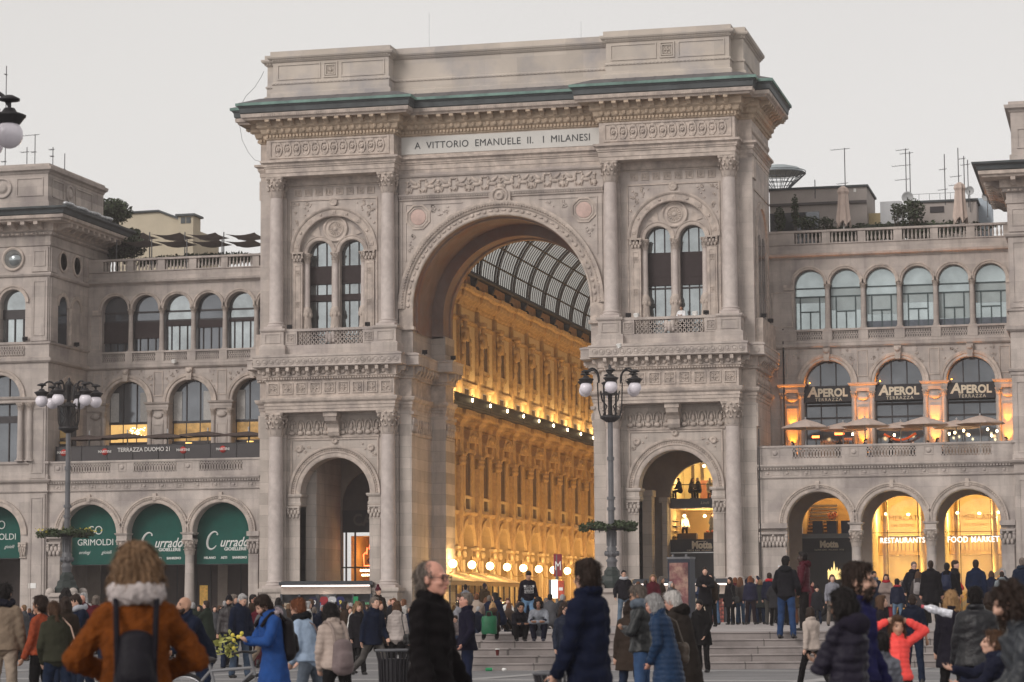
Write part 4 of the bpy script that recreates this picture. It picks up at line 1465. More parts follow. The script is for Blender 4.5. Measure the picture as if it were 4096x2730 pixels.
def wing(name, label, xa, xb, gcs, ucs, side):
 W = thing(name, label, 'building', ((xa + xb) / 2, WY, GZ))
 rg, ru, rm = 1.7, .84, 1.33
 # ---- ground arcade
 edges = [xa] + [(p + q) / 2 for p, q in zip(gcs[:-1], gcs[1:])] + [xb]
 b = MB()
 for c, e0, e1 in zip(gcs, edges[:-1], edges[1:]):
  b.arch_wall(e0, e1, 5.45, 8.27, GY, c, rg, 5.85, .75, 26)
 b.box(xa + .02, xb - .02, GY + .76, WY + .3, 8.3, 8.96)
 for e, o in ((xa, gcs[0] - rg), (gcs[-1] + rg, xb)):
  b.box(e, o, GY - .02, GY + .78, GZ, 5.44)
 b.build('arcade_wall', WINGSTONE, W)
 for c in gcs:
  b = MB()
  b.band(c, 5.85, [(1.7, .1), (1.7, -.03), (1.76, -.06), (1.9, -.06), (1.92, -.1), (2.02, -.1), (2.04, -.15), (2.12, -.15), (2.12, .02)], 0, pi, 30, GY)
  for i in range(44):
   a = pi * (i + .5) / 44
   b.ball((c + 1.97 * cos(a), GY - .12, 5.85 + 1.97 * sin(a)), (.035, .045, .045), 5, 4)
  b.box(c - .1, c + .1, GY - .14, GY, 7.7, 8.12)
  b.build('archivolt', CARVED, W)
 b = MB()
 P = [(xa, GY), (xb, GY)]
 b.mould(P, [(0, 8.26), (.08, 8.3), (.1, 8.36), (0, 8.42), (0, 8.72), (.06, 8.76), (.08, 8.82), (.2, 8.88), (.26, 8.96), (.26, 9.04), (.05, 9.06), (.05, 9.12)])
 dentils(b, P, .08, 8.77, 8.87, .16, .08, .09)
 n = int((xb - xa) / 1.0)
 for i in range(n):
  x = xa + (xb - xa) * (i + .5) / n
  frame_rect(b, x - .22, x + .22, 8.43, 8.71, GY, .04, .04)
  b.disc_y([(.09, 0), (.09, .03), (.03, .05)], x, 8.57, GY, 8)
  frame_rect(b, x + .3, x + .68, 8.45, 8.69, GY, .025, .02)
 b.build('cornice', WINGSTONE, W)
 for x in [(p + q) / 2 for p, q in zip(gcs[:-1], gcs[1:])]:
  column_part(W, x, GY + .36, GZ, 5.42, .29, CARVED, .85, .35, WINGSTONE, key='arcade_col')
  b = MB()
  b.mould([(x - .3, GY + .75), (x - .3, GY - .02), (x + .3, GY - .02), (x + .3, GY + .75)], [(-.1, 5.4), (.04, 5.42), (.04, 5.46), (0, 5.5), (0, 5.72), (.08, 5.78), (.12, 5.86), (-.1, 5.88)])
  b.build('impost_block', WINGSTONE, W)
 for x0, x1 in ((xa + .1, gcs[0] - rg - .02), (gcs[-1] + rg + .02, xb - .1)):
  b = MB()
  b.box(x0, x1, GY - .14, GY + .01, GZ, 4.5)
  pil_capital(b, x0, x1, GY - .14, 4.5, 5.4)
  b.box(x0 - .08, x1 + .08, GY - .24, GY + .1, 5.6, 5.87)
  b.build('pilaster', WINGSTONE, W)
 # terrace balustrade
 b = MB()
 b.box(xa, xb, GY - .06, GY + .3, 9.1, 9.36)
 b.box(xa, xb, GY - .1, GY + .34, 9.95, 10.06)
 pe = [(c - 1.32, c + 1.32) for c in gcs]
 last = xa
 for x0, x1 in pe:
  b.box(last, x0, GY - .05, GY + .28, 9.36, 9.95)
  if x0 - last > .6:
   frame_rect(b, (last + x0) / 2 - .26, (last + x0) / 2 + .26, 9.42, 9.9, GY - .05, .04, .03)
   b.disc_y([(.14, 0), (.14, .03), (.05, .05)], (last + x0) / 2, 9.66, GY - .05, 8)
  balustrade_lattice(b, x0, x1, GY + .06, 9.36, 9.95, .17, (.72, .28))
  last = x1
 b.box(last, xb, GY - .05, GY + .28, 9.36, 9.95)
 b.build('terrace_balustrade', WINGSTONE, W)
 b = MB()
 b.box(xa, xb, GY + .3, WY + .1, 8.97, 9.06)
 b.build('terrace_floor', STEP, W)
 # ---- middle storey
 b = MB()
 for c, e0, e1 in zip(gcs, edges[:-1], edges[1:]):
  b.arch_wall(e0, e1, 9.0, 15.85, WY, c, rm, 13.83, .7, 24)
 b.build('middle_wall', WINGSTONE, W)
 b = MB()
 for c in gcs:
  b.band(c, 13.83, [(rm, .1), (rm, -.03), (rm + .05, -.07), (rm + .18, -.07), (rm + .2, -.13), (rm + .34, -.16), (rm + .36, -.16), (rm + .36, .02)], 0, pi, 26, WY)
  b.prism_y([(c - .14, 15.12), (c + .14, 15.12), (c + .2, 15.85), (c - .2, 15.85)], WY - .3, WY)
  b.ball((c, WY - .32, 15.66), (.17, .1, .14), 7, 5)
 for x in [(p + q) / 2 for p, q in zip(gcs[:-1], gcs[1:])] + [xa + .7, xb - .6]:
  frame_rect(b, x - .3, x + .3, 14.2, 15.7, WY, .05, .04)
  for sx in (-1, 1):
   scroll_foliage(b, [(x + sx * .45, 15.75), (x + sx * 1.4, 15.75), (x + sx * .45, 14.7)], WY - .02, .13, 8, int(x * 10) % 97 + sx)
 b.build('archivolt', CARVED, W)
 piers = [(p + q) / 2 for p, q in zip(gcs[:-1], gcs[1:])]
 allp = [(gcs[0] - 2.0, xa)] + [(x, None) for x in piers] + [(gcs[-1] + 2.0, xb)]
 for x, lim in allp:
  b = MB()
  x0, x1 = x - .66, x + .66
  x0, x1 = max(x0, xa + .02), min(x1, xb - .02)
  b.mould([(x0, WY + .3), (x0, WY - .12), (x1, WY - .12), (x1, WY + .3)], [(-.3, 13.38), (.0, 13.38), (.03, 13.5), (.05, 13.55), (.05, 13.68), (.14, 13.74), (.18, 13.84), (-.1, 13.86)])
  b.box(x - .36, x + .36, WY - .04, WY + .01, 9.1, 12.75)
  frame_rect(b, x - .3, x + .3, 9.3, 12.5, WY - .04, .05, .03)
  b.ball((x, WY - .04, 13.05), (.33, .1, .2), 8, 5)
  b.build('pier_entablature', WINGSTONE, W)
 for x, lim in allp:
  for sx in (-1, 1):
   xx = x + sx * .52
   if xa + .1 < xx < xb - .1:
    column_part(W, xx, WY - .02, 9.05, 13.38, .14, CARVED, .42, .2, WINGSTONE, key='mid_col')
 # windows of the middle storey
 for c in gcs:
  b = MB()
  pts = [(c - rm, 9.06), (c + rm, 9.06)] + [(c + rm * cos(pi * j / 16), 13.83 + rm * sin(pi * j / 16)) for j in range(17)]
  b.prism_y(pts, WY + .66, WY + .68)
  w = b.build('window', GLASSDK, W)
  f = MB()
  for x in (-.45, .42):
   f.box(c + x - .03, c + x + .03, WY + .6, WY + .65, 9.06, 15.05)
  f.box(c - rm, c + rm, WY + .58, WY + .64, 12.6, 12.72)
  f.box(c - rm, c + rm, WY + .59, WY + .65, 11.3 if side < 0 else 11.9, 11.5 if side < 0 else 12.0)
  f.build('window_frame', FRAME, w)
  if side < 0:
   lit = c == gcs[0]
   f = MB()
   f.box(c - rm + .08, c + rm - .08, WY + .61, WY + .64, 11.52, 12.58)
   f.box(c - rm + .08, c + rm - .08, WY + .61, WY + .64, 9.2, 11.28)
   f.build('lit_pane', mat('golden_lit_pane' if lit else 'dim_lit_pane_brown', (.5, .3, .1), .4, .6, 1.6, emit=(1, .60, .2), estr=.75 if lit else .06), w)
   if lit:
    f = MB()
    for q in range(40):
     rr = random.Random(q)
     f.ball((c + rr.uniform(-.1, 1.0), WY + .58, 12.1 + rr.uniform(-.3, .3)), .03, 5, 4)
    f.build('chandelier', SHOPGLOW, w)
   for x0, x1 in ((-rm + .05, -.75), (.62, rm - .1)):
    f = MB()
    f.box(c + x0, c + x1, WY + .62, WY + .65, 12.75, 14.5)
    f.build('curtain', mat('pale_curtain', (.42, .41, .40), .9, .15, 8), w)
 # ---- ledge and small balustrade, upper storey
 b = MB()
 b.mould([(xa, WY), (xb, WY)], [(0, 15.84), (.12, 15.88), (.2, 15.96), (.22, 16.12), (.1, 16.16)])
 b.build('ledge', WINGSTONE, W)
 ue = [xa] + [(p + q) / 2 for p, q in zip(ucs[:-1], ucs[1:])] + [xb]
 b = MB()
 b.box(xa, xb, WY - .18, WY + .2, 16.14, 16.3)
 b.box(xa, xb, WY - .22, WY + .2, 16.82, 16.93)
 last = xa
 for c in ucs:
  x0, x1 = c - .74, c + .74
  if x0 < xa:
   continue
  x1 = min(x1, xb)
  b.box(last, x0, WY - .2, WY + .1, 16.3, 16.82)
  balustrade_lattice(b, x0, x1, WY - .04, 16.3, 16.82, .14, (.5, .5), .08)
  last = x1
 if xb > last:
  b.box(last, xb, WY - .2, WY + .1, 16.3, 16.82)
 b.build('window_balustrade', WINGSTONE, W)
 b = MB()
 for c, e0, e1 in zip(ucs, ue[:-1], ue[1:]):
  b.arch_wall(max(e0, c - 3), e1, 19.5, 20.95, WY, c, ru, 19.5, .55, 18)
 for e0, e1 in ((xa, ucs[0] - ru), (ucs[-1] + ru, xb)):
  if e1 > e0:
   b.box(e0, e1, WY, WY + .5, 16.9, 19.5)
 b.build('upper_wall', WINGSTONE, W)
 b = MB()
 for c in ucs:
  b.band(c, 19.5, [(ru, .1), (ru, -.03), (ru + .05, -.06), (ru + .1, -.06), (ru + .12, -.11), (ru + .2, -.11), (ru + .2, .02)], 0, pi, 22, WY)
 for k, (e0, e1) in enumerate(((xa, ucs[0] - ru), (ucs[-1] + ru, xb))):
  if e1 - e0 > .4:
   b.box(max(e0, e1 - .6) if k == 0 else e0 + .02, e1 - .02 if k == 0 else min(e1, e0 + .6), WY - .08, WY, 19.2, 19.5)
   frame_rect(b, e0 + .15, e1 - .1, 17.1, 19.1, WY, .05, .03)
 b.build('archivolt', CARVED, W)
 for x in ue[1:-1]:
  column_part(W, x, WY + .14, 16.92, 19.5, .15, CARVED, .32, .16, WINGSTONE, key='upper_col')
 for k, c in enumerate(ucs):
  b = MB()
  pts = [(c - ru, 16.9), (c + ru, 16.9)] + [(c + ru * cos(pi * j / 14), 19.5 + ru * sin(pi * j / 14)) for j in range(15)]
  b.prism_y(pts, WY + .5, WY + .52)
  w = b.build('window', GLASSLT if side > 0 else (GLASSDK, GLASSDK, GLASS, GLASSDK, GLASS, GLASS)[k], W)
  f = MB()
  if side > 0:
   for z in (18.8, 19.28):
    f.box(c - ru, c + ru, WY + .42, WY + .48, z, z + .07)
   for x in (-.56, .53):
    f.box(c + x - .03, c + x + .03, WY + .42, WY + .47, 16.9, 18.8)
   f.box(c - .56, c + .53, WY + .41, WY + .47, 17.95, 18.01)
   f.box(c - .03, c + .03, WY + .42, WY + .46, 16.9, 17.95)
   f.build('window_frame', FRAMEG, w)
   f = MB()
   f.box(c - ru, c + ru, WY + .47, WY + .495, (18.5, 18.05, 17.75, 18.35, 17.4, 18.2)[k], 18.8 + .5 * (k % 2))
   f.build('inner_blind', mat('pale_inner_blind', (.33, .385, .395), .5, .12, 1.2), w)
   if k in (2, 3, 4, 5):
    f = MB()
    f.box(c - ru, c + ru, WY + .44, WY + .49, 16.9, 17.35)
    f.build('dim_lower_blind', mat('slate_blind', (.10, .115, .14), .6, .2, 3), w)
  else:
   for z in (18.75, 19.3):
    f.box(c - ru, c + ru, WY + .42, WY + .48, z, z + .1)
   for x in (-.5, 0, .5):
    f.box(c + x - .025, c + x + .025, WY + .42, WY + .47, 16.9, 18.75)
   f.build('window_frame', FRAME, w)
   f = MB()
   lo = (17.5, 17.75, 18.45, 18.3, 18.6, 18.5)[k]
   f.box(c - ru, c + ru, WY + .36, WY + .41, lo, 18.75)
   f.build('blind', BLIND, w)
 # ---- cornice and roof balustrade
 b = MB()
 b.mould([(xa, WY), (xb, WY)], [(0, 20.95), (.06, 20.96), (.08, 21.0), (.16, 21.04), (.3, 21.1), (.34, 21.22), (.05, 21.28), (.03, 21.3), (.03, 21.74), (.1, 21.78), (.1, 21.84)])
 b.box(xa, xb, WY - .12, WY + .25, 22.46, 22.58)
 b.box(xa, xb, WY + .04, WY + .24, 21.7, 21.82)
 last = xa
 for c in ucs:
  if c - .78 < xa:
   last = max(last, c + .78)
   continue
  b.box(last, c - .78, WY - .06, WY + .22, 21.8, 22.46)
  balustrade_bottles(b, c - .78, min(c + .78, xb), WY + .08, 21.82, 22.46)
  last = c + .78
 if xb > last:
  b.box(last, xb, WY - .06, WY + .22, 21.8, 22.46)
 b.build('roof_balustrade', WINGSTONE, W)
 b = MB()
 b.box(xa, xb, WY + .9, 16, 15.0, 21.3)
 b.box(xa, xb, WY + .72, WY + .9, 9, 21.2)
 b.build('roof_deck', SLATE, W)
 return W

def pavilion(x_corner, s, label):
 """corner block; s = +1 when its inner side faces +X (the block at the far left)"""
 x_out = x_corner - s * 9.0
 Pv = thing('corner_pavilion', label, 'building', ((x_corner + x_out) / 2, 0, GZ))
 lo, hi = min(x_corner, x_out), max(x_corner, x_out)
 path = [(lo, 9), (lo, 0), (hi, 0), (hi, 9)]
 path = [(lo - .012, 9), (lo - .012, -.012), (hi + .012, -.012), (hi + .012, 9)]
 cs = [x_corner - s * c for c in ((2.3, 6.7) if s > 0 else (2.6, 6.6))]
 cg = x_corner - s * 3.3
 b = MB()
 xi0, xi1 = sorted((cg - 1.7, cg + 1.7))
 b.arch_wall(lo, hi, GZ, 8.98, 0, cg, 1.7, 5.85, .8, 26)
 b.box(lo, hi, .8, 8.9, 8.3, 8.98)
 cm = x_corner - s * 3.1
 b.arch_wall(lo, hi, 8.98, 16, 0, cm, 1.35, 13.83, .6, 24)
 e = sorted([lo, hi])
 mid = (cs[0] + cs[1]) / 2
 for c in cs:
  e0, e1 = (mid, hi) if c > mid else (lo, mid)
  b.arch_wall(e0, e1, 16, 23.2, 0, c, .8, 19.4, .55, 20)
 xs = x_corner
 b.box(xs - .03 if s > 0 else xs, xs if s > 0 else xs + .03, .01, 8.9, GZ, 23.2)
 b.box(lo, lo + .1, .01, 8.9, GZ, 23.2) if s > 0 else b.box(hi - .1, hi, .01, 8.9, GZ, 23.2)
 b.box(lo + .2, hi - .2, 1.2, 8.8, 9, 23)
 b.build('wall', WINGSTONE, Pv)
 b = MB()
 b.mould(path, [(0, 8.26), (.08, 8.3), (.1, 8.36), (0, 8.42), (0, 8.8), (.2, 8.9), (.26, 9.0), (.05, 9.06), (.05, 9.3), (.0, 9.34), (0, 9.9), (.1, 9.95), (.1, 10.06), (0, 10.1)])
 b.mould(path, [(0, 13.5), (.05, 13.55), (.05, 13.68), (.14, 13.74), (.18, 13.84), (0, 13.9)])
 b.mould(path, [(0, 15.84), (.12, 15.88), (.2, 15.96), (.22, 16.12), (.05, 16.16), (.05, 16.9), (.14, 16.95), (.16, 17.05), (0, 17.1)])
 b.mould(path, [(0, 20.9), (.1, 20.95), (.16, 21.05), (.16, 21.12), (0, 21.16)])
 b.mould(path, [(0, 22.7), (.06, 22.74), (.08, 22.9), (.02, 22.95), (.02, 23.3), (.15, 23.36), (.2, 23.5), (.3, 23.56)])
 dentils(b, path, .1, 23.36, 23.5, .22, .1, .14)
 b.build('string_course', WINGSTONE, Pv)
 b = MB()
 b.mould(path, [(.2, 23.5), (.34, 23.6), (.36, 24.0), (1.2, 24.02), (1.24, 24.1), (1.38, 24.16), (1.4, 24.34), (.6, 24.36)])
 brackets(b, path, .34, 1.2, 23.62, 24.01, .85, .25)
 dentils(b, path, 1.36, 24.17, 24.32, .13, .06, .04)
 beads(b, path, .24, 23.42, .3, (.1, .06, .07))
 b.build('bracket_cornice', CARVED, Pv)
 b = MB()
 b.mould(path, [(1.3, 24.34), (1.42, 24.4), (1.5, 24.6), (1.7, 24.68), (1.72, 24.78), (1.5, 24.82), (-.6, 25.2)])
 b.build('gutter', COPPERDK, Pv)
 ap = [(lo + .3, 8.6), (lo + .3, .3), (hi - .3, .3), (hi - .3, 8.6)]
 b = MB()
 zt = 27.65 if s > 0 else 28.3
 b.mould(ap, [(.1, 24.9), (.1, 25.4), (0, 25.44), (0, zt - .6), (.06, zt - .55), (.12, zt - .45), (.3, zt - .38), (.34, zt - .2), (.1, zt - .16), (.1, zt), (-.4, zt + .02)])
 b.box(lo + .5, hi - .5, .5, 8.4, zt - .3, zt - .03)
 for c in (x_corner - s * 3.2, x_corner - s * 6.2):
  b.disc_y([(.62, 0), (.62, .08), (.52, .1), (.5, .02), (.3, .02), (.28, .1), (.1, .1)], c, 26.3, .3, 18)
 for x0, x1 in ((2.3, .6), (5.5, 3.9)):
  a, c = sorted((x_corner - s * x0, x_corner - s * x1))
  frame_rect(b, a, c, 25.75, 26.85, .3, .07, .05)
 if s > 0:
  b.disc_x([(.55, 0), (.55, .08), (.46, .1), (.44, .02), (.3, .02), (.28, .1), (.1, .1)], x_corner - .3, 3.4, 26.3, 16)
  for y0, y1 in ((.9, 2.5), (4.3, 6.8)):
   for z in (25.8, 26.8):
    b.box(x_corner - .3, x_corner - .25, y0, y1, z - .04, z + .04)
   for y in (y0, y1):
    b.box(x_corner - .3, x_corner - .25, y - .04, y + .04, 25.8, 26.8)
 b.build('attic', WINGSTONE, Pv)
 # paneled pilaster strips at the inner corner
 b = MB()
 a0, a1 = sorted((x_corner - s * .08, x_corner - s * 1.1))
 for z0, z1 in ((GZ, 8.2), (9.1, 13.4), (17.12, 20.85), (21.2, 22.65)):
  b.box(a0, a1, -.1, 0, z0, z1)
  frame_rect(b, a0 + .14, a1 - .14, z0 + .3, z1 - .2, -.1, .06, .04)
 if s > 0:
  for z0, z1 in ((17.12, 20.85), (21.2, 22.65)):
   b.box(x_corner, x_corner + .08, .1, 1.0, z0, z1)
   b.box(x_corner, x_corner + .06, 4.9, 5.6, z0, z1)
 b.build('pilaster', WINGSTONE, Pv)
 for c, zs, r, w in [(cg, 5.85, 1.7, .42), (cm, 13.83, 1.35, .34)] + [(c, 19.4, .8, .24) for c in cs]:
  b = MB()
  b.band(c, zs, [(r, .1), (r, -.03), (r + .05, -.06), (r + .6 * w, -.06), (r + .65 * w, -.12), (r + w, -.14), (r + w, .02)], 0, pi, 24)
  b.build('archivolt', CARVED, Pv)
 for c in cs:
  b = MB()
  b.disc_y([(.72, 0), (.72, .1), (.6, .12), (.56, .03)], c, 22.0, 0, 22)
  b.build('window_ring', CARVED, Pv)
 for c in cs:
  b = MB()
  b.disc_y([(.55, .0), (.55, .045)], c, 22.0, 0, 22)
  b.build('round_window', GLASS, Pv)
  b = MB()
  pts = [(c - .8, 17), (c + .8, 17)] + [(c + .8 * cos(pi * j / 14), 19.4 + .8 * sin(pi * j / 14)) for j in range(15)]
  b.prism_y(pts, .5, .52)
  w = b.build('window', GLASS, Pv)
  f = MB()
  for x in (-.55, -.05, .5):
   f.box(c + x - .03, c + x + .03, .42, .48, 17, 18.7)
  f.box(c - .8, c + .8, .41, .47, 18.5, 19.05)
  f.build('window_frame', FRAME, w)
 b = MB()
 pts = [(cm - 1.35, 10.1), (cm + 1.35, 10.1)] + [(cm + 1.35 * cos(pi * j / 14), 13.83 + 1.35 * sin(pi * j / 14)) for j in range(15)]
 b.prism_y(pts, .55, .57)
 w = b.build('window', GLASSDK, Pv)
 f = MB()
 for x in (-.45, .45):
  f.box(cm + x - .03, cm + x + .03, .48, .54, 10, 15)
 f.box(cm - 1.35, cm + 1.35, .47, .53, 12.4, 12.8)
 f.build('window_frame', FRAME, w)
 for q in (1.45, 2.05):
  x = cm + s * q
  column_part(Pv, x, -.15, 10.1, 13.5, .17, CARVED, .45, .2, WINGSTONE, key='pav_col')
 b = MB()
 x0, x1 = cs[0] - .8, cs[0] + .8
 balustrade_lattice(b, x0, x1, -.02, 16.3, 16.88, .16, (.5, .5), .14)
 b.build('window_balustrade', WINGSTONE, Pv)
 b = MB()
 for z0, z1, xx in ((GZ, 8.2, 1.3),):
  pil_capital(b, *sorted((x_corner - s * 1.25, x_corner - s * 1.6)), -.1, 4.5, 5.4)
 b.build('pilaster_capital', CARVED, Pv)
 if s > 0:                                                    # narrow openings on the side that turns to the arch
  b = MB()
  t = MB()
  for yc in (1.9, 3.9):
   t.band(yc, 19.3, [(.62, .02), (.62, -.08), (.86, -.1), (.86, .02)], 0, pi, 16)
   t.disc_y([(.66, 0), (.66, .08), (.56, .1), (.52, .03)], yc, 22.0, 0, 18)
  t.band(2.9, 13.83, [(1.2, .02), (1.2, -.1), (1.5, -.12), (1.5, .02)], 0, pi, 18)
  b.add([(x_corner - p[1], p[0], p[2]) for p in t.v], t.f)
  b.lathe([(.13, 17.1), (.12, 18.9), (.2, 19.3)], x_corner + .05, 2.9, 10)
  b.build('side_relief', CARVED, Pv)
  for yc in (1.9, 3.9):
   b = MB()
   pts = [(yc - .62, 17.1), (yc + .62, 17.1)] + [(yc + .62 * cos(pi * j / 12), 19.3 + .62 * sin(pi * j / 12)) for j in range(13)]
   b.prism_x(pts, x_corner, x_corner + .02)
   b.build('side_window', GLASSDK if yc < 3 else WINGSTONE, Pv)
   b = MB()
   b.disc_x([(.52, .0), (.52, .03)], x_corner, yc, 22.0, 16)
   b.build('round_window', mat('dull_pane', (.27, .255, .23), .5, .15, 2), Pv)
  b = MB()
  pts = [(1.7, 10.1), (4.1, 10.1)] + [(2.9 + 1.2 * cos(pi * j / 12), 13.83 + 1.2 * sin(pi * j / 12)) for j in range(13)]
  b.prism_x(pts, x_corner, x_corner + .02)
  b.build('side_window', GLASSDK, Pv)
 # back of its ground arch
 b = MB()
 b.box(cg - 2, cg + 2, 3.5, 3.6, GZ, 8.3)
 b.build('shop_front', SHUT, Pv)
 return Pv

# ------------------------------------------------------------------ covered walks and shop fronts behind the arcades
def portico(side):
 nm = 'left' if side < 0 else 'right'
 xa, xb = ((-27.2, -5.9) if side < 0 else (5.9, 27.9))
 Po = thing('portico_back_wall', f'dark back wall of the covered walk {"behind the green awnings" if side < 0 else "that holds the lit shop windows"}', 'wall', ((xa + xb) / 2, 6, GZ))
 cs = [-24.65, -20.6, -16.6, -9.2] if side < 0 else [10.35, 17.45, 21.4, 25.4]
 rs = [1.7, 1.7, 1.7, 2.0] if side < 0 else [2.05, 1.65, 1.7, 1.7]
 ed = [xa] + [(p + q) / 2 for p, q in zip(cs[:-1], cs[1:])] + [xb]
 b = MB()
 for c, r, e0, e1 in zip(cs, rs, ed[:-1], ed[1:]):
  b.arch_wall(e0, e1, GZ, 10.3, 6.0, c, r, 7.55 if abs(c) < 12 else 5.8, .3, 22)
 b.build('wall', mat('portico_wall', (.34, .28, .24), .9, .15, 1), Po)
 # inner piers seen through the tower arches
 b = MB()
 x0, x1 = ((-7.7, -6.4) if side < 0 else (6.4, 7.7))
 b.box(x0, x1, 3.6, 4.5, GZ, 7.6)
 b.box(x0 - .08, x1 + .08, 3.5, 4.6, 7.6, 7.95)
 if side < 0:
  b.box(-13.0, -11.25, 1.3, 5.9, GZ, 10.3)
 else:
  b.box(8.0, 8.28, 5.2, 6.0, GZ, 7.6)
  b.box(7.85, 8.34, 5.1, 6.0, 7.3, 7.6)
 b.build('inner_pier', ASHLAR, Po)
 return Po

def shop_room(x0, x1, y0, y1, z0, z1, name, label, wallm, power, lamps=3, lamp_h=None, col=(1, .70, .32)):
 R = thing(name, label, 'shop interior', ((x0 + x1) / 2, (y0 + y1) / 2, z0))
 b = MB()
 b.quad((x0, y1, z0), (x1, y1, z0), (x1, y1, z1), (x0, y1, z1))
 b.quad((x0, y0, z0), (x0, y1, z0), (x0, y1, z1), (x0, y0, z1))
 b.quad((x1, y1, z0), (x1, y0, z0), (x1, y0, z1), (x1, y1, z1))
 b.quad((x0, y0, z0), (x1, y0, z0), (x1, y1, z0), (x0, y1, z0))
 b.quad((x0, y1, z1), (x1, y1, z1), (x1, y0, z1), (x0, y0, z1))
 b.build('room_wall', wallm, R)
 for i in range(lamps):
  x = x0 + (x1 - x0) * (i + .5) / lamps
  z = lamp_h or z1 - .35
  b = MB()
  b.ball((x, y0 + (y1 - y0) * (.35 + .2 * (i % 2)), z), (.1, .1, .08), 8, 6)
  b.build('ceiling_lamp', SHOPGLOW, R)
  lamp('shop_light', 'POINT', (x, y0 + (y1 - y0) * .4, z - .3), power, col, R, .15)
 return R

LEFTW = wing('arcaded_wing', 'left wing with green shop awnings in its ground arches and a covered terrace', -27.2, -14.21, [-24.65, -20.6, -16.6], [-25.45, -23.5, -21.48, -19.46, -17.48, -15.5], -1)
RIGHTW = wing('arcaded_wing', 'right wing with amber-lit terrace piers and lit shop arches below', 14.21, 27.86, [17.43, 21.4, 25.38], [16.5, 18.52, 20.52, 22.56, 24.55, 26.58], 1)
pavilion(-27.2, 1, 'grey stone corner pavilion with round windows and heavy dark eaves beyond the green awnings')
pavilion(27.86, -1, 'stone corner block with dark overhanging eaves at the end of the amber-lit terrace')
portico(-1)
portico(1)

# ------------------------------------------------------------------ awnings, signs and shops
LEAF = mat('dark_leaf', (.05, .068, .034), .7, .5, 6)
LEAF2 = mat('grey_green_leaf', (.06, .075, .045), .7, .5, 6)

def leaves(b, c, rad, n, size, seed=0, shell=.35):
 rr = random.Random(seed)
 c = Vector(c)
 for _ in range(n):
  d = Vector((rr.gauss(0, 1), rr.gauss(0, 1), rr.gauss(0, 1))).normalized() * (shell + (1 - shell) * rr.random() ** .6)
  p = c + Vector((d.x * rad[0], d.y * rad[1], d.z * rad[2]))
  u = Vector((rr.gauss(0, 1), rr.gauss(0, 1), rr.gauss(0, .7))).normalized()
  v = u.cross(Vector((rr.gauss(0, 1), rr.gauss(0, 1), rr.gauss(0, 1)))).normalized()
  s = size * rr.uniform(.6, 1.3)
  b.add([p - u * s, p + v * s * .45, p + u * s, p - v * s * .45], [(0, 1, 2, 3)])
 return b

def awning(c, z0, label, yb=1.15):
 t = thing('shop_awning', label, 'awning', (c, yb, z0), 0, 'green awnings in the arcade')
 b = MB()
 n = 18
 r = 1.78
 prof = [(-r, z0), (r, z0)] + [(c2, z2) for c2, z2 in ((r * cos(pi * j / 24), 5.85 + r * sin(pi * j / 24)) for j in range(25))]
 b.prism_y([(c + x, z) for x, z in prof], yb, yb + .02)
 b.build('cloth', GREEN, t)
 f = MB()
 f.tube([(c - r, yb, z0), (c + r, yb, z0)], .035, 6)
 f.build('weight_bar', IRON, t)
 return t

def script_word(t, x, z, y, m):
 """the flowing jeweller's lettering with its great initial"""
 lettering('urrado', m, t, (x + .36, y, z - .12), .78, ext=.004, shear=.38, sx=.8, bold=.008)
 b = MB()
 pts = []
 for k in range(22):
  a = radians(55 + 270 * k / 21)
  pts.append((x - 1.02 + .32 * cos(a) + .22 * (sin(a) + 1) / 2, y, z + .0 + .5 * sin(a)))
 b.tube(pts, [.03 + .045 * sin(pi * k / 21) for k in range(22)], 6)
 b.ball((pts[0][0], y, pts[0][2] - .06), .06, 7, 5)
 b.tube([(x + 1.02, y, z - .32), (x + 1.18, y, z - .2), (x + 1.3, y, z + .1)], .02, 5)
 b.build('initial', m, t)

t = awning(-16.6, 4.03, 'green awning with script lettering, nearest the triumphal arch', 1.15)
script_word(t, -16.5, 5.4, 1.14, LETWHITE)
lettering('GIOIELLERIE', LETWHITE, t, (-16.05, 1.14, 4.9), .25, bold=.006)
lettering('MILANO      ASTI      SANREMO', LETWHITE, t, (-16.65, 1.14, 4.41), .19, bold=.006)
t = awning(-20.6, 4.03, 'green awning with script lettering, behind the blond head', 1.15)
script_word(t, -20.5, 5.4, 1.14, LETWHITE)
lettering('GIOIELLERIE', LETWHITE, t, (-20.05, 1.14, 4.9), .25, bold=.006)
lettering('MILANO      ASTI      SANREMO', LETWHITE, t, (-20.65, 1.14, 4.41), .19, bold=.006)

def loop_logo(t, x, z, y):
 b = MB()
 for dx in (-.22, .22):
  b.tube([(x + dx + .2 * cos(2 * pi * k / 20), y, z + .22 * sin(2 * pi * k / 20)) for k in range(3 if dx < 0 else 0, 21)], .035, 5)
 b.tube([(x - .04, y, z - .02), (x - .2, y, z - .02)], .03, 5)
 b.build('logo', LETWHITE, t)

for cx, dx in ((-24.65, 0), (-30.5, -.25)):
 t = awning(cx, 4.07 if dx == 0 else 4.5, 'green awning with a looped emblem behind the street lamp' if dx == 0 else 'green awning with a looped emblem under the corner pavilion')
 up = 0 if dx == 0 else .4
 loop_logo(t, cx + dx, 6.08 + up, 1.14)
 lettering('GRIMOLDI', LETWHITE, t, (cx + dx + .02, 1.14, 5.37 + up), .52, ext=.004, sx=.93)
 lettering('orologi           gioielli', LETWHITE, t, (cx + dx, 1.14, 4.8 + up), .28, ext=.004, shear=.4, sx=.85)

def sign_board(name, label, x0, x1, y, z0, z1, m=FASCIA, cat='sign', group=None, d=.06):
 t = thing(name, label, cat, ((x0 + x1) / 2, y, z0), 0, group)
 b = MB()
 b.box(x0, x1, y, y + d, z0, z1)
 b.build('board', m, t)
 return t

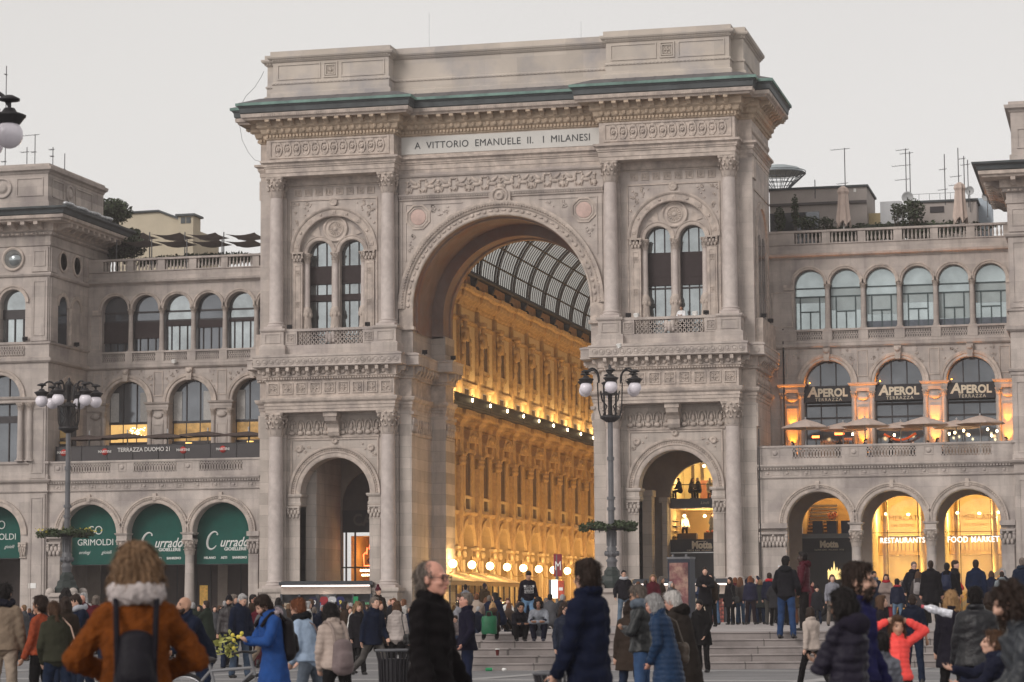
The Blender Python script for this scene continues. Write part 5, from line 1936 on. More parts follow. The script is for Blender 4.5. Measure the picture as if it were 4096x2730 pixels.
for i, c in enumerate((17.43, 21.4, 25.38)):
 t = sign_board('terrace_sign', 'dark terrace sign board with pale gold lettering, ' + ('nearest the triumphal arch', 'over the curtained middle window', 'beside the corner block')[i],
                   c - 1.34, c + 1.34, WY - .02, 12.82, 13.72, group='sign boards over the terrace')
 lettering('A', GILT, t, (c - .84, WY - .03, 13.36), .78, ext=.012, bold=.028, shear=.12)
 lettering('PEROL', GILT, t, (c + .28, WY - .03, 13.31), .62, ext=.012, bold=.026, sx=.92)
 lettering('TERRAZZA', GILT, t, (c + .05, WY - .03, 12.94), .26, ext=.006, spacing=1.25)

# shop rooms on the right
t = shop_room(8.28, 12.4, 6.35, 11, 5.2, 7.0, 'shop_interior', 'bright cafe floor with a long counter above the dark lettered board', mat('warm_room_wall', (.62, .47, .25), .8, .1, 1), 100, 4)
b = MB()
b.box(8.5, 9.6, 7.2, 7.8, 5.2, 5.62)
b.box(10.0, 12.2, 7.4, 8.0, 5.2, 5.66)
b.build('counter', SHUT, t)
b = MB()
for i in range(7):
 b.ball((10.2 + .3 * i, 7.5, 5.72), (.1, .1, .06), 6, 4)
b.build('food_dishes', mat('red_orange_food', (.6, .12, .04), .6, .6, 7), t)
b = MB()
for k in range(4):
 b.box(8.32, 8.5, 6.8, 8.2, 5.4 + .3 * k, 5.44 + .3 * k)
b.build('side_shelf', SHUT, t)
t = shop_room(8.28, 12.4, 6.35, 11, 7.55, 9.9, 'shop_interior', 'upper shop floor with bottle shelves and seated diners in the tower arch', mat('cream_room_wall', (.72, .62, .38), .8, .1, 1), 100, 4)
b = MB()
for k in range(5):
 b.box(10.9, 12.2, 10.4, 10.7, 8.0 + .34 * k, 8.03 + .34 * k)
 for i in range(9):
  b.lathe([(.045, 0), (.045, .16), (.015, .2), (.015, .26)], 10.98 + .14 * i, 10.5, 6, 8.03 + .34 * k)
b.build('bottle_shelf', mat('shelf_and_bottles', (.20, .16, .08), .5, .6, 12), t)
b = MB()
b.box(9.5, 10.3, 9.5, 9.9, 7.6, 8.75)
b.build('cabinet', mat('red_brown_wood', (.16, .06, .035), .6, .2, 2), t)
b = MB()
for x in (8.75, 9.3, 10.45):
 b.box(x, x + .16, 10.8, 10.95, 7.6, 9.9)
b.build('wall_post', SHUT, t)
t = thing('cafe_facade', 'dark cafe front in the tower arch with a pale lettered board', 'shop front', (10.3, 6.2, GZ))
b = MB()
b.box(8.24, 12.4, 6.1, 6.18, 4.52, 5.24)
m_ = b.build('board', FASCIA, t)
lettering('Motta', GILT, m_, (10.1, 6.09, 4.9), .56, ext=.012, bold=.03, sx=.85)
lettering('CAFFE BAR  MILANO 1928', GILT, m_, (10.12, 6.09, 4.61), .13, ext=.004, spacing=1.2)
b = MB()
b.box(9.9, 10.35, 6.08, 6.1, 5.1, 5.13)
b.build('letter_bar', GILT, m_)
b = MB()
b.box(8.24, 12.4, 6.08, 6.12, 4.46, 4.51)
b.build('metal_strip', mat('brushed_steel', (.5, .5, .5), .35, .1, 3, metal=.8), t)
b = MB()
b.box(8.24, 12.4, 6.12, 6.2, GZ, 4.46)
b.build('dark_panel', mat('charcoal_panel', (.035, .034, .038), .5, .15, 1.5), t)
b = MB()
b.box(8.24, 12.4, 6.1, 6.2, 7.02, 7.55)
g_ = b.build('upper_board', mat('slate_glass_band', (.075, .075, .085), .3, .2, 2), t)
lettering('Lindt', GILT, g_, (10.3, 6.09, 7.3), .24, ext=.004, shear=.35)
b = MB()
for x in (8.3, 9.6, 10.9, 12.2):
 b.box(x, x + .04, 6.1, 6.15, 7.55, 8.4)
b.box(8.24, 12.4, 6.1, 6.14, 8.32, 8.37)
b.build('guard_rail', IRON, t)

t = shop_room(15.8, 19.0, 6.35, 10.5, 5.45, 8.2, 'shop_interior', 'lit stairway display in the first shop arch of the right wing', mat('amber_room_wall', (.55, .38, .17), .8, .15, 1), 55, 3)
b = MB()
for i in range(9):
 b.box(15.9 + .0 * i, 17.4, 7.6 + .25 * i, 7.85 + .25 * i, 5.5 + .2 * i, 5.62 + .2 * i)
b.build('stair', SHUT, t)
b = MB()
for x in (16.3, 17.1, 17.9, 18.6):
 b.box(x, x + .55, 6.9, 7.5, 5.46, 6.2)
b.build('display_case', mat('navy_display_case', (.03, .04, .08), .4, .2, 2), t)
b = MB()
leaves(b, (17.4, 7.1, 6.5), (.3, .2, .25), 60, .1, 4)
b.build('flower_display', mat('orange_flower', (.7, .22, .08), .7, .5, 8), t)
t = thing('cafe_facade', 'dark cafe front with a lettered board and gold spired emblem in the right wing', 'shop front', (17.4, 6.2, GZ))
b = MB()
b.box(15.75, 19.1, 6.1, 6.18, 4.42, 5.2)
m_ = b.build('board', FASCIA, t)
lettering('Motta', GILT, m_, (17.3, 6.09, 4.85), .5, ext=.012, bold=.03, sx=.85)
lettering('CAFFE BAR  MILANO 1928', GILT, m_, (17.3, 6.09, 4.55), .12, ext=.004, spacing=1.2)
b = MB()
b.box(15.75, 19.1, 6.1, 6.17, 5.2, 5.46)
b.build('steel_band', mat('grey_steel_band', (.16, .17, .18), .4, .15, 2), t)
b = MB()
b.box(15.75, 19.1, 6.12, 6.2, GZ, 4.42)
b.build('dark_panel', mat('charcoal_panel', (.035, .034, .038), .5, .15, 1.5), t)
b = MB()
b.box(17.2, 17.95, 6.06, 6.1, 2.9, 3.35)
for x, z in ((17.25, 3.5), (17.42, 3.6), (17.56, 3.95), (17.72, 3.6), (17.88, 3.5)):
 b.add([(x - .08, 6.08, 3.34), (x + .08, 6.08, 3.34), (x, 6.08, z)], [(0, 1, 2)])
b.build('gold_emblem', mat('lit_gold_emblem', (.8, .6, .25), .5, 0, emit=(1, .72, .28), estr=1.3), t)

for c, word, lab in ((21.4, 'RESTAURANTS', 'lit yellow food hall window with RESTAURANTS in white letters'), (25.4, 'FOOD MARKET', 'lit yellow food hall window with FOOD MARKET in white letters')):
 t = shop_room(c - 1.72, c + 1.72, 6.35, 13, GZ, 8.2, 'food_hall', lab, LITWALL, 330, 3, 6.6)
 b = MB()
 b.box(c - 1.7, c + 1.7, 9.6, 12.9, 4.3, 4.5)
 b.box(c - 1.7, c + 1.7, 9.58, 9.62, 4.5, 5.4)
 b.build('gallery_floor', mat('ochre_gallery_front', (.52, .33, .12), .8, .15, 1), t)
 b = MB()
 for i in range(16):
  b.box(c - 1.7 + .22 * i, c - 1.68 + .22 * i, 9.54, 9.57, 4.5, 5.3)
 b.box(c - 1.7, c + 1.7, 9.53, 9.58, 5.3, 5.36)
 b.build('railing', IRON, t)
 b = MB()
 b.add([(c - 1.0, 7.6, 1.2), (c + 1.7, 7.6, 3.6), (c + 1.7, 7.6, 3.9), (c - 1.0, 7.6, 1.5)], [(0, 1, 2, 3)])
 b.add([(c - 1.3, 7.5, .6), (c + 1.7, 7.5, 3.2), (c + 1.7, 7.5, 3.3), (c - 1.3, 7.5, .7)], [(0, 1, 2, 3)])
 b.build('escalator_rail', mat('pale_rail', (.55, .45, .28), .5, .1, 2), t)
 b = MB()
 for xx in (c - 1.2, c + .9):
  b.lathe([(.16, GZ), (.16, 7.5)], xx, 8.8, 10)
 b.build('hall_column', mat('ochre_column', (.5, .34, .13), .7, .1, 2), t)
 b = MB()
 pts = [(c - 1.72, GZ), (c + 1.72, GZ)] + [(c + 1.72 * cos(pi * j / 16), 5.8 + 1.72 * sin(pi * j / 16)) for j in range(17)]
 b.prism_y(pts, 6.22, 6.23)
 gl = b.build('shop_glass', CLEAR, t)
 for yy, txt, sz in ((6.25, 'IL MERCATO', .42), (5.85, 'DEL DUOMO', .22)):
  lettering(txt, mat('frosted_letter', (.45, .36, .2), .8, 0), gl, (c, 6.2, yy), sz, ext=.003)
 lettering('MERCATO', mat('frosted_letter', (.45, .36, .2), .8, 0), gl, (c - .3, 6.2, 4.2), .24, ext=.003)
 lamp('shop_light', 'POINT', (c + .2, 8.2, 3.4), 130, (1, .70, .30), t, .2)  # bare fill lights added where the gallery floor blocks the ceiling lamps
 lamp('shop_light', 'POINT', (c - .6, 11.5, 3.6), 110, (1, .70, .30), t, .2)
 lettering(word, mat('lit_white_letter', (1, 1, 1), .5, 0, emit=(1, .97, .9), estr=1.6), gl, (c - (.14 if word[0] == 'F' else .02), 6.15, 5.02), (.46 if word[0] == 'F' else .42), ext=.02, bold=.004, spacing=1.08, sx=.84, name='lit_lettering')
 b = MB()
 b.box(c - 1.7, c + 1.7, 6.2, 6.24, 5.15 + .3, 5.18 + .3)
 for xx in (c - .85, c + .85):
  b.box(xx - .02, xx + .02, 6.2, 6.24, GZ, 7.2)
 b.build('glazing_bar', IRON, gl)

# cafe in the left tower arch
t = shop_room(-10.75, -7.0, 6.35, 10, GZ, 5.7, 'shop_interior', 'orange-lit cafe room in the left tower arch', mat('orange_room_wall', (.50, .27, .09), .8, .25, 1), 42, 2, 4.9, (1, .6, .22))
t = thing('cafe_sign', 'dim cafe sign and red neon outline in the left tower arch', 'sign', (-9.5, 6.2, GZ))
b = MB()
b.box(-11.2, -7.0, 6.1, 6.16, 5.9, 7.2)
m_ = b.build('board', FASCIA, t)
lettering('CAFE', mat('dim_letter', (.10, .085, .08), .7, 0), m_, (-9.55, 6.09, 6.6), .95, ext=.03, bold=.03, sx=.9)
b = MB()
b.box(-11.2, -7.0, 6.12, 6.18, 7.2, 9.9)
for x in (-11.0, -10.45):
 b.box(x, x + .1, 6.0, 6.06, GZ, 5.9)
b.box(-11.2, -7, 6.07, 6.13, 3.82, 3.9)
b.build('front_frame', SHUT, t)
NEON = mat('red_neon', (1, .2, .1), .5, 0, emit=(1, .12, .035), estr=6)
b = MB()
b.tube([(-8.8, 6.05, 3.98), (-9.86, 6.05, 3.95), (-9.9, 6.05, 4.6), (-9.78, 6.05, 4.72), (-9.7, 6.05, 4.62), (-9.68, 6.05, 5.0), (-9.55, 6.05, 4.92), (-9.5, 6.05, 5.25), (-9.4, 6.05, 5.15), (-9.3, 6.05, 5.45),
  (-9.1, 6.05, 5.3), (-8.9, 6.05, 5.5)], .035, 6)
b.build('neon_tube', NEON, t)
lettering('CAFE', mat('dark_red_letter', (.28, .02, .015), .7, 0), t, (-9.25, 6.05, 4.24), .36, ext=.01, bold=.02)
b = MB()
for k in range(10):
 b.box(-10.1 + .15 * k, -10.02 + .15 * k, 6.05, 6.1, 3.62, 3.74)
 b.box(-10.0 + .15 * k, -9.9 + .15 * k, 6.05, 6.1, 3.36, 3.46) if k < 8 else None
b.build('lit_dots', BULB, t)
# dark shop fronts behind the green awnings
for c in (-24.65, -20.6, -16.6):
 t = thing('shuttered_shop', {-24.65: 'brown shuttered shop front with a lit doorway behind the street lamp', -20.6: 'dark shuttered shop front hidden by the woman in the orange coat',
                             -16.6: 'dark shop front with a small yellow lit window beside the arch'}[c], 'shop front', (c, 6.1, GZ))
 b = MB()
 b.box(c - 1.7, c + 1.7, 6.1, 6.16, GZ, 7.5)
 b.build('shutter', SHUT, t)
 b = MB()
 for k in range(24):
  b.box(c - 1.65, c + .2, 6.06, 6.1, .3 + .13 * k, .36 + .13 * k)
 b.build('slats', SHUT, t)
 b = MB()
 if c == -24.65:
  b.box(c - .7, c - .2, 6.05, 6.08, GZ, 2.6)
 else:
  b.box(c + .55, c + 1.05, 6.05, 6.08, 1.7, 2.9)
 b.build('lit_pane', mat('dim_lit_pane', (.5, .28, .07), .5, .5, 5, emit=(1, .55, .12), estr=.22), t)
 b = MB()
 for x in (c - .9, c + .3, c + 1.2):
  b.box(x, x + .07, 6.02, 6.09, GZ, 6)
 b.build('door_frame', FRAME, t)
b = MB()
b.box(-28.2, -27.75, -.13, -.1, 2.75, 3.05)
tag(b.build('notice_plate', WHITE), 'small white notice plate on the pilaster left of the street lamp', 'sign')

# ------------------------------------------------------------------ left terrace
t = thing('windbreak', 'long smoked glass windbreak with pale lettering along the left terrace', 'windbreak', (-20.7, .8, 9.06))
b = MB()
b.box(-27.0, -14.3, .78, .8, 10.05, 10.95)
w_ = b.build('smoked_glass', mat('smoked_panel', (.030, .024, .026), .25, .2, 1, spec=.5), t)
b = MB()
for i in range(9):
 x = -27 + 12.7 * i / 8
 b.box(x - .02, x + .02, .74, .78, 9.1, 11.0)
b.box(-27, -14.3, .74, .78, 10.93, 10.97)
b.build('steel_frame', IRON, t)
PALETEXT = mat('pale_sign_letter', (.62, .60, .58), .7, 0)
lettering('TERRAZZA DUOMO 21', PALETEXT, t, (-21.5, .72, 10.68), .34, ext=.004, sx=.93, bold=.004)
REDDISC = mat('red_sign_disc', (.42, .03, .025), .6, .1, 3)
for i, x in enumerate((-26.5, -23.94, -19.11, -16.69)):
 p_ = MB()
 p_.disc_y([(.2, 0), (.2, .01)], x, 10.6, .74, 14)
 d_ = p_.build('red_disc', REDDISC, t)
 lettering('MARTINI', PALETEXT, d_, (x, .72, 10.61), .21, ext=.003, bold=.004)
CANV = mat('brown_terrace_canvas', (.085, .062, .055), .9, .15, 3)
for i, x in enumerate((-25.7, -23.3, -20.8, -18.3, -15.8)):
 t = thing('terrace_canopy', 'flat brown terrace canopy, ' + ('by the corner pavilion', 'second from the corner pavilion', 'middle one over the lit chandelier room', 'second from the arch', 'beside the arch tower')[i],
              'canopy', (x, 2.6, 9.06), 0, 'brown canopies on the left terrace')
 b = MB()
 z = 11.5 + .06 * (i % 2)
 b.add([(x - 1.28, 1.3, z), (x + 1.28, 1.3, z - .03), (x + 1.28, 4.0, z + .02), (x - 1.28, 4.0, z - .02), (x, 2.6, z + .24)], [(0, 1, 4), (1, 2, 4), (2, 3, 4), (3, 0, 4)])
 b.add([(x - 1.28, 1.3, z), (x + 1.28, 1.3, z - .03), (x + 1.28, 1.3, z - .12), (x - 1.28, 1.3, z - .1)], [(3, 2, 1, 0)])
 b.build('canvas', CANV, t)
 b = MB()
 b.lathe([(.045, 9.06), (.045, 12.0)], x, 2.6, 8)
 b.build('pole', mat('pale_pole', (.42, .42, .43), .5, .05, 2), t)
for x, l in ((-20.48, 'lit yellow fabric lamp on the left terrace under the middle canopy'), (-16.62, 'lit yellow fabric lamp on the left terrace beside the arch')):
 t = thing('terrace_lamp', l, 'lamp', (x, 5.2, 9.06))
 b = MB()
 b.lathe([(.12, 10.5), (.2, 11.35)], x, 5.2, 12)
 b.build('lamp_shade', mat('lit_shade', (.8, .55, .2), .8, .1, 3, emit=(1, .58, .16), estr=1.6), t)
 b = MB()
 b.lathe([(.03, 9.06), (.03, 10.5)], x, 5.2, 6)
 b.build('stem', IRON, t)
# ------------------------------------------------------------------ right terrace
UMB = mat('beige_umbrella_cloth', (.52, .42, .37), .9, .1, 3)
for i, (x, y, za, zr) in enumerate(((16.62, 2, 11.61, 11.16), (18.45, 4, 11.54, 11.16), (19.86, 2, 11.62, 11.19), (21.61, 4, 11.5, 11.13), (23.04, 2, 11.6, 11.18), (24.65, 4, 11.53, 11.14), (26.04, 2, 11.59, 11.18))):
 pos = ('nearest the triumphal arch', 'second from the arch, set back', 'third from the arch, at the balustrade', 'middle one, set back near the wall', 'third from the corner block, at the balustrade',
           'second from the corner block, set back', 'nearest the corner block')[i]
 t = thing('terrace_umbrella', 'open beige umbrella on the right terrace, ' + pos, 'umbrella', (x, y, 9.06), 0, 'open umbrellas on the right terrace')
 b = MB()
 n = 8
 R = 1.34
 ring = [(x + R * cos(2 * pi * k / n + .3), y + R * sin(2 * pi * k / n + .3), zr) for k in range(n)]
 mid = [(x + R * .5 * cos(2 * pi * k / n + .3), y + R * .5 * sin(2 * pi * k / n + .3), zr + (za - zr) * .58) for k in range(n)]
 low = [(p[0], p[1], p[2] - .07) for p in ring]
 b.add(ring + mid + [(x, y, za)] + low, [(k, (k + 1) % n, n + (k + 1) % n, n + k) for k in range(n)] + [(n + k, n + (k + 1) % n, 2 * n) for k in range(n)] +
          [(2 * n + 1 + k, 2 * n + 1 + (k + 1) % n, (k + 1) % n, k) for k in range(n)])
 b.build('canopy', UMB, t)
 b = MB()
 for k in range(n):
  b.tube([(x, y, za - .45), mid[k]], .012, 4)
 b.build('ribs', mat('pale_wood', (.45, .33, .2), .6, .1, 3), t)
 b = MB()
 b.lathe([(.035, 9.06), (.035, za + .03), (.06, za + .06), (.0, za + .12)], x, y, 8)
 b.build('pole', mat('pale_pole', (.42, .42, .43), .5, .05, 2), t)
 lamp('umbrella_light', 'POINT', (x + .3, y + .3, 11.0), 5, (1, .6, .25), t, .1)
for i, x in enumerate((15.45, 19.41, 23.4, 27.35)):
 t = thing('floor_uplight', 'amber floor uplight washing the terrace pier ' + ('next to the triumphal arch', 'left of the middle window', 'right of the middle window', 'next to the corner block')[i], 'lamp',
              (x, WY - .5, 9.06), 0, 'amber uplights on the right terrace')
 b = MB()
 b.lathe([(.08, 9.06), (.1, 9.2)], x, WY - .5, 10)
 b.build('housing', IRON, t)
 for dz, pw in ((.14, 150), (1.0, 190), (2.0, 170)):  # the two higher spots float free, added to carry the wash up the pier
  lamp('amber_light', 'SPOT', (x, WY - .34, 9.06 + dz), pw * 2.2, AMBER, t, .05, spot_size=radians(48), spot_blend=.6).rotation_euler = (radians(169), 0, 0)
for i, c in enumerate((17.43, 21.4, 25.38)):
 t = thing('cornice_uplight', 'small amber light on the impost ledge of the ' + ('first', 'middle', 'last')[i] + ' terrace window', 'lamp', (c - 1.2, WY + .3, 13.88), 0, 'amber lights on the impost ledges')
 b = MB()
 b.box(c - 1.3, c - 1.14, WY + .2, WY + .4, 13.78, 13.88)
 b.build('housing', IRON, t)
 lamp('amber_light', 'POINT', (c - 1.12, WY + .3, 14.0), 5, AMBER, t, .04)
HEAT = mat('glowing_heater', (1, .3, .1), .5, 0, emit=(1, .20, .04), estr=7)
for i, (x, z) in enumerate(((16.92, 10.76), (18.23, 10.9))):
 t = thing('terrace_heater', 'glowing red bar heater on the terrace, ' + ('lower one by the arch', 'brighter one under the second umbrella'[:36])[i], 'heater', (x, 4.1, 9.06))
 b = MB()
 b.box(x - .2 - .06 * i, x + .2 + .06 * i, 4.0, 4.06, z - .06, z + .06)
 b.build('glow_bar', HEAT, t)
 b = MB()
 b.lathe([(.03, 9.06), (.03, z)], x, 4.15, 6)
 b.build('post', IRON, t)
for i, (x, z) in enumerate(((24.51, 10.86), (24.99, 10.96), (25.26, 10.71), (26.29, 11.0), (26.79, 10.9), (24.2, 10.8), (18.9, 10.9), (21.2, 10.8), (26.5, 10.65))):
 b = MB()
 b.ball((x, 4.6, z), (.06, .06, .08), 8, 6)
 o = b.build('hanging_bulb', BULB)
 tag(o, 'small warm bulb hanging over the right terrace tables', 'lamp', 'bulbs hanging over the right terrace')
b = MB()
b.box(17.0, 18.6, 5.2, 5.5, 9.06, 10.35)
t = tag(b.build('bar_counter', mat('pale_bar_front', (.42, .36, .28), .6, .3, 3)), 'pale terrace bar counter with bottles between first and second umbrella', 'counter')
b = MB()
for i in range(18):
 b.lathe([(.04, 10.35), (.04, 10.55), (.015, 10.6), (.015, 10.68)], 17.05 + .09 * i, 5.3, 6)
b.build('bottles', mat('bottle_glass', (.35, .2, .1), .2, .6, 9), t)
b = MB()
for k in range(9):
 a = pi * k / 8
 b.tube([(20.6 + .22 * k, 5.0, 10.9 - .35 * sin(a)), (20.82 + .22 * k, 5.0, 10.9 - .35 * sin(pi * (k + 1) / 8))], .07, 5) if k < 8 else None
tag(b.build('bar_garland', mat('orange_garland', (.7, .12, .03), .7, .3, 5, emit=(1, .15, .03), estr=.25)), 'sagging orange garland over the terrace bar in the middle window', 'garland')

# ------------------------------------------------------------------ street lamps with flower trays
def street_lamp(x, y, z0, label, rot, tray=True):
 t = thing('street_lamp', label, 'street lamp', (x, y, z0), rot, 'ornate six-armed lamps on the square')
 h = 2.03 - z0
 b = MB()
 b.box(-.55, .55, -.55, .55, 0, .25)
 b.box(-.46, .46, -.46, .46, .25, h - .18)
 b.box(-.55, .55, -.55, .55, h - .18, h - .05)
 for sx in (-1, 1):
  for sy in (-1, 1):
   b.ball((.42 * sx, .42 * sy, h - .02), (.17, .17, .15), 8, 6)
 local('stone_pedestal', b.mesh('stone_pedestal', STONE), t)
 zb = h
 b = MB()
 b.lathe([(.42, zb - .05), (.44, zb + .12), (.36, zb + .2), (.34, zb + .34), (.26, zb + .4), (.26, zb + .52), (.2, zb + .58), (.16, zb + .66)], 0, 0, 8, smooth=False)
 local('base', b.mesh('base', mat('green_black_iron', (.03, .038, .036), .5, .2, 3)), t)
 b = MB()
 zt = 3.95 - z0
 b.lathe([(.15, zb + .6), (.16, zb + .8), (.2, zb + .86), (.13, zb + .95), (.15, zb + 1.0), (.24, zb + 1.1), (.16, zb + 1.2), (.18, zb + 1.26), (.14, zb + 1.32), (.15, zt - .1), (.2, zt - .04), (.12, zt)], 0, 0, 16)
 for k in range(8):
  a = 2 * pi * k / 8
  b.tube([(.15 * cos(a), .15 * sin(a), zb + 1.35), (.155 * cos(a), .155 * sin(a), zt - .1)], .025, 4)
  b.ball((.2 * cos(a), .2 * sin(a), zb + 1.1), (.06, .06, .09), 5, 4)
 local('lower_shaft', b.mesh('lower_shaft', IRONG), t)
 b = MB()
 L = [(z - z0) for z in (4.0, 4.55, 4.6, 4.65, 4.9, 4.95, 5.0, 6.2, 6.25, 6.32, 7.5, 7.6)]
 for z, q, r in zip(L, L[1:], (.105, .14, .14, .1, .14, .14, .09, .12, .12, .085, .085)):
  b.lathe([(r, z), (r, q)], 0, 0, 12)
 local('shaft', b.mesh('shaft', IRONG), t)
 b = MB()
 z = 8.1 - z0
 for k in range(6):
  a = 2 * pi * k / 6
  b.tube([(.1 * cos(a), .1 * sin(a), z - .62), (.3 * cos(a), .3 * sin(a), z - .5), (.38 * cos(a), .38 * sin(a), z - .2), (.4 * cos(a), .4 * sin(a), z + .3), (.41 * cos(a), .41 * sin(a), z + .7)], .022, 6)
  a += pi / 6
  b.tube([(.1 * cos(a), .1 * sin(a), z - .55), (.25 * cos(a), .25 * sin(a), z - .35), (.12 * cos(a), .12 * sin(a), z - .1), (.3 * cos(a), .3 * sin(a), z + .1), (.36 * cos(a), .36 * sin(a), z + .4)], .02, 5)
 b.lathe([(.12, z - .62), (.34, z - .5), (.34, z - .42), (.1, z - .38)], 0, 0, 16)
 b.lathe([(.07, z - .6), (.07, z + 1.0), (.13, z + 1.05), (.05, z + 1.15), (.05, z + 1.25), (0, z + 1.32)], 0, 0, 10)
 b.lathe([(.3, z + .28), (.22, z + .38), (.08, z + .44)], 0, 0, 14)
 local('basket', b.mesh('basket', IRON), t)
 R = .93
 if not LAMPM:
  b = MB()
  pts = [(.42, 0, .7)] + [(.42 + (R - .42) * (1 - cos(pi * k / 10)) / 2, 0, .72 + .42 * sin(pi * k / 10) ** .8) for k in range(1, 10)] + [(R, 0, 1.02)]
  b.tube(pts, .032, 6)
  b.lathe([(.05, .98), (.16, 1.0), (.16, 1.03), (.06, 1.08)], R, 0, 12)
  b.tube([(R, 0, 1.03), (R, 0, .82)], .03, 6)
  LAMPM['arm'] = b.mesh('arm', IRON)
  b = MB()
  b.lathe([(.1, .70), (.25, .74), (.26, .77), (.12, .82), (.08, .88)], R, 0, 16)
  b.lathe([(.17, .64), (.24, .74)], R, 0, 16)
  LAMPM['cap'] = b.mesh('lamp_cap', IRON)
  b = MB()
  b.ball((R, 0, .47), .215, 18, 12)
  LAMPM['globe'] = b.mesh('globe', mat('opal_globe', (.74, .70, .76), .25, .03, 3, spec=.5))
 for k in range(6):
  ar = local('arm', LAMPM['arm'], t, (0, 0, z + .0), pi / 6 + k * pi / 3)
  local('lamp_cap', LAMPM['cap'], ar)
  local('globe', LAMPM['globe'], ar)
 if tray:
  zt = 3.95
  n = thing('flower_tray', label=('trailing green plants in a tray ring on the lamp by the arch' if x > 10 else 'trailing plants with yellow flowers in a tray ring on the left lamp'), cat='planter', loc=(x, y, zt))
  b = MB()
  b.lathe([(.3, -.05), (.72, -.05), (.75, .06), (.7, .06)], 0, 0, 4)
  local('tray', b.mesh('tray', IRON), n)
  b = MB()
  for k in range(10):
   a = 2 * pi * k / 10 + .2
   q = .62 + .12 * ((k * 7) % 3)
   leaves(b, (q * cos(a), q * sin(a), .12 - .08 * (k % 2)), (.27, .27, .14), 110, .07, k + int(x))
  local('foliage', b.mesh('foliage', LEAF), n)
  if x < 10:
   b = MB()
   for k in range(8):
    leaves(b, (.8 * cos(k), .8 * sin(k * 1.3), .2), (.2, .2, .12), 8, .06, k + 50)
   local('yellow_flowers', b.mesh('yellow_flowers', mat('yellow_petal', (.6, .5, .08), .7, .2, 6)), n)
 return t

LAMPM = {}
street_lamp(17.15, -54.3, PZ, 'six-armed street lamp with white globes and a flower tray by the arch', -YAW)
_l = at_depth(275, 1620, 88)
street_lamp(_l.x, _l.y, GZ, 'six-armed street lamp with white globes before the green awnings', -YAW + radians(-13))
_g = at_depth(36, 562, 39)
_q = _g - CR * .93
street_lamp(_q.x, _q.y, GZ - .19, 'nearest street lamp, only one hanging globe and arm in view', -YAW + radians(30), tray=False)

# ------------------------------------------------------------------ the raised terrace and its steps
FH, RH = Vector((sin(YAW), cos(YAW), 0)), Vector((cos(YAW), -sin(YAW), 0))

def gpt(lat, dep, z=0.0):
 """ground point from the camera's foot: metres to the right and metres ahead"""
 p = Vector((CAM.x, CAM.y, 0)) + RH * lat + FH * dep
 return Vector((p.x, p.y, z))

def build_steps():
 rz = (PZ - GZ) / 5
 b = MB()
 pa = [gpt(-1.2, 104), gpt(-1.2, 59.4), gpt(44, 59.4)]
 path = [(p.x, p.y) for p in pa]
 prof = [(-.3, PZ - .002), (.02, PZ - .002), (.03, PZ - .03), (0, PZ - .04)]
 for k in range(5):
  z = PZ - rz * (k + 1)
  o = .34 * k
  prof += [(o, z)] + ([(o + .36, z), (o + .37, z - .03), (o + .34, z - .04)] if k < 4 else [])
 b.mould(path, prof)
 tag(b.build('steps', STEP), 'broad flight of five worn granite steps', 'steps', kind='structure')
 b = MB()
 q = [gpt(-1.2, 59.4), gpt(44, 59.4), gpt(44, 104), gpt(-1.2, 104)]
 b.add([(p.x, p.y, PZ) for p in q], [(0, 1, 2, 3)])
 b.add([(p.x, p.y, z) for z in (GZ, PZ) for p in (q[2], q[3])], [(0, 1, 3, 2)])
 tag(b.build('terrace_paving', mat('terrace_granite', (.36, .325, .32), .7, .15, .8, .15, 12, blocks=dict(w=1.4, h=.7, m=.008, rot=(0, 0, -YAW)))), kind='structure')

build_steps()

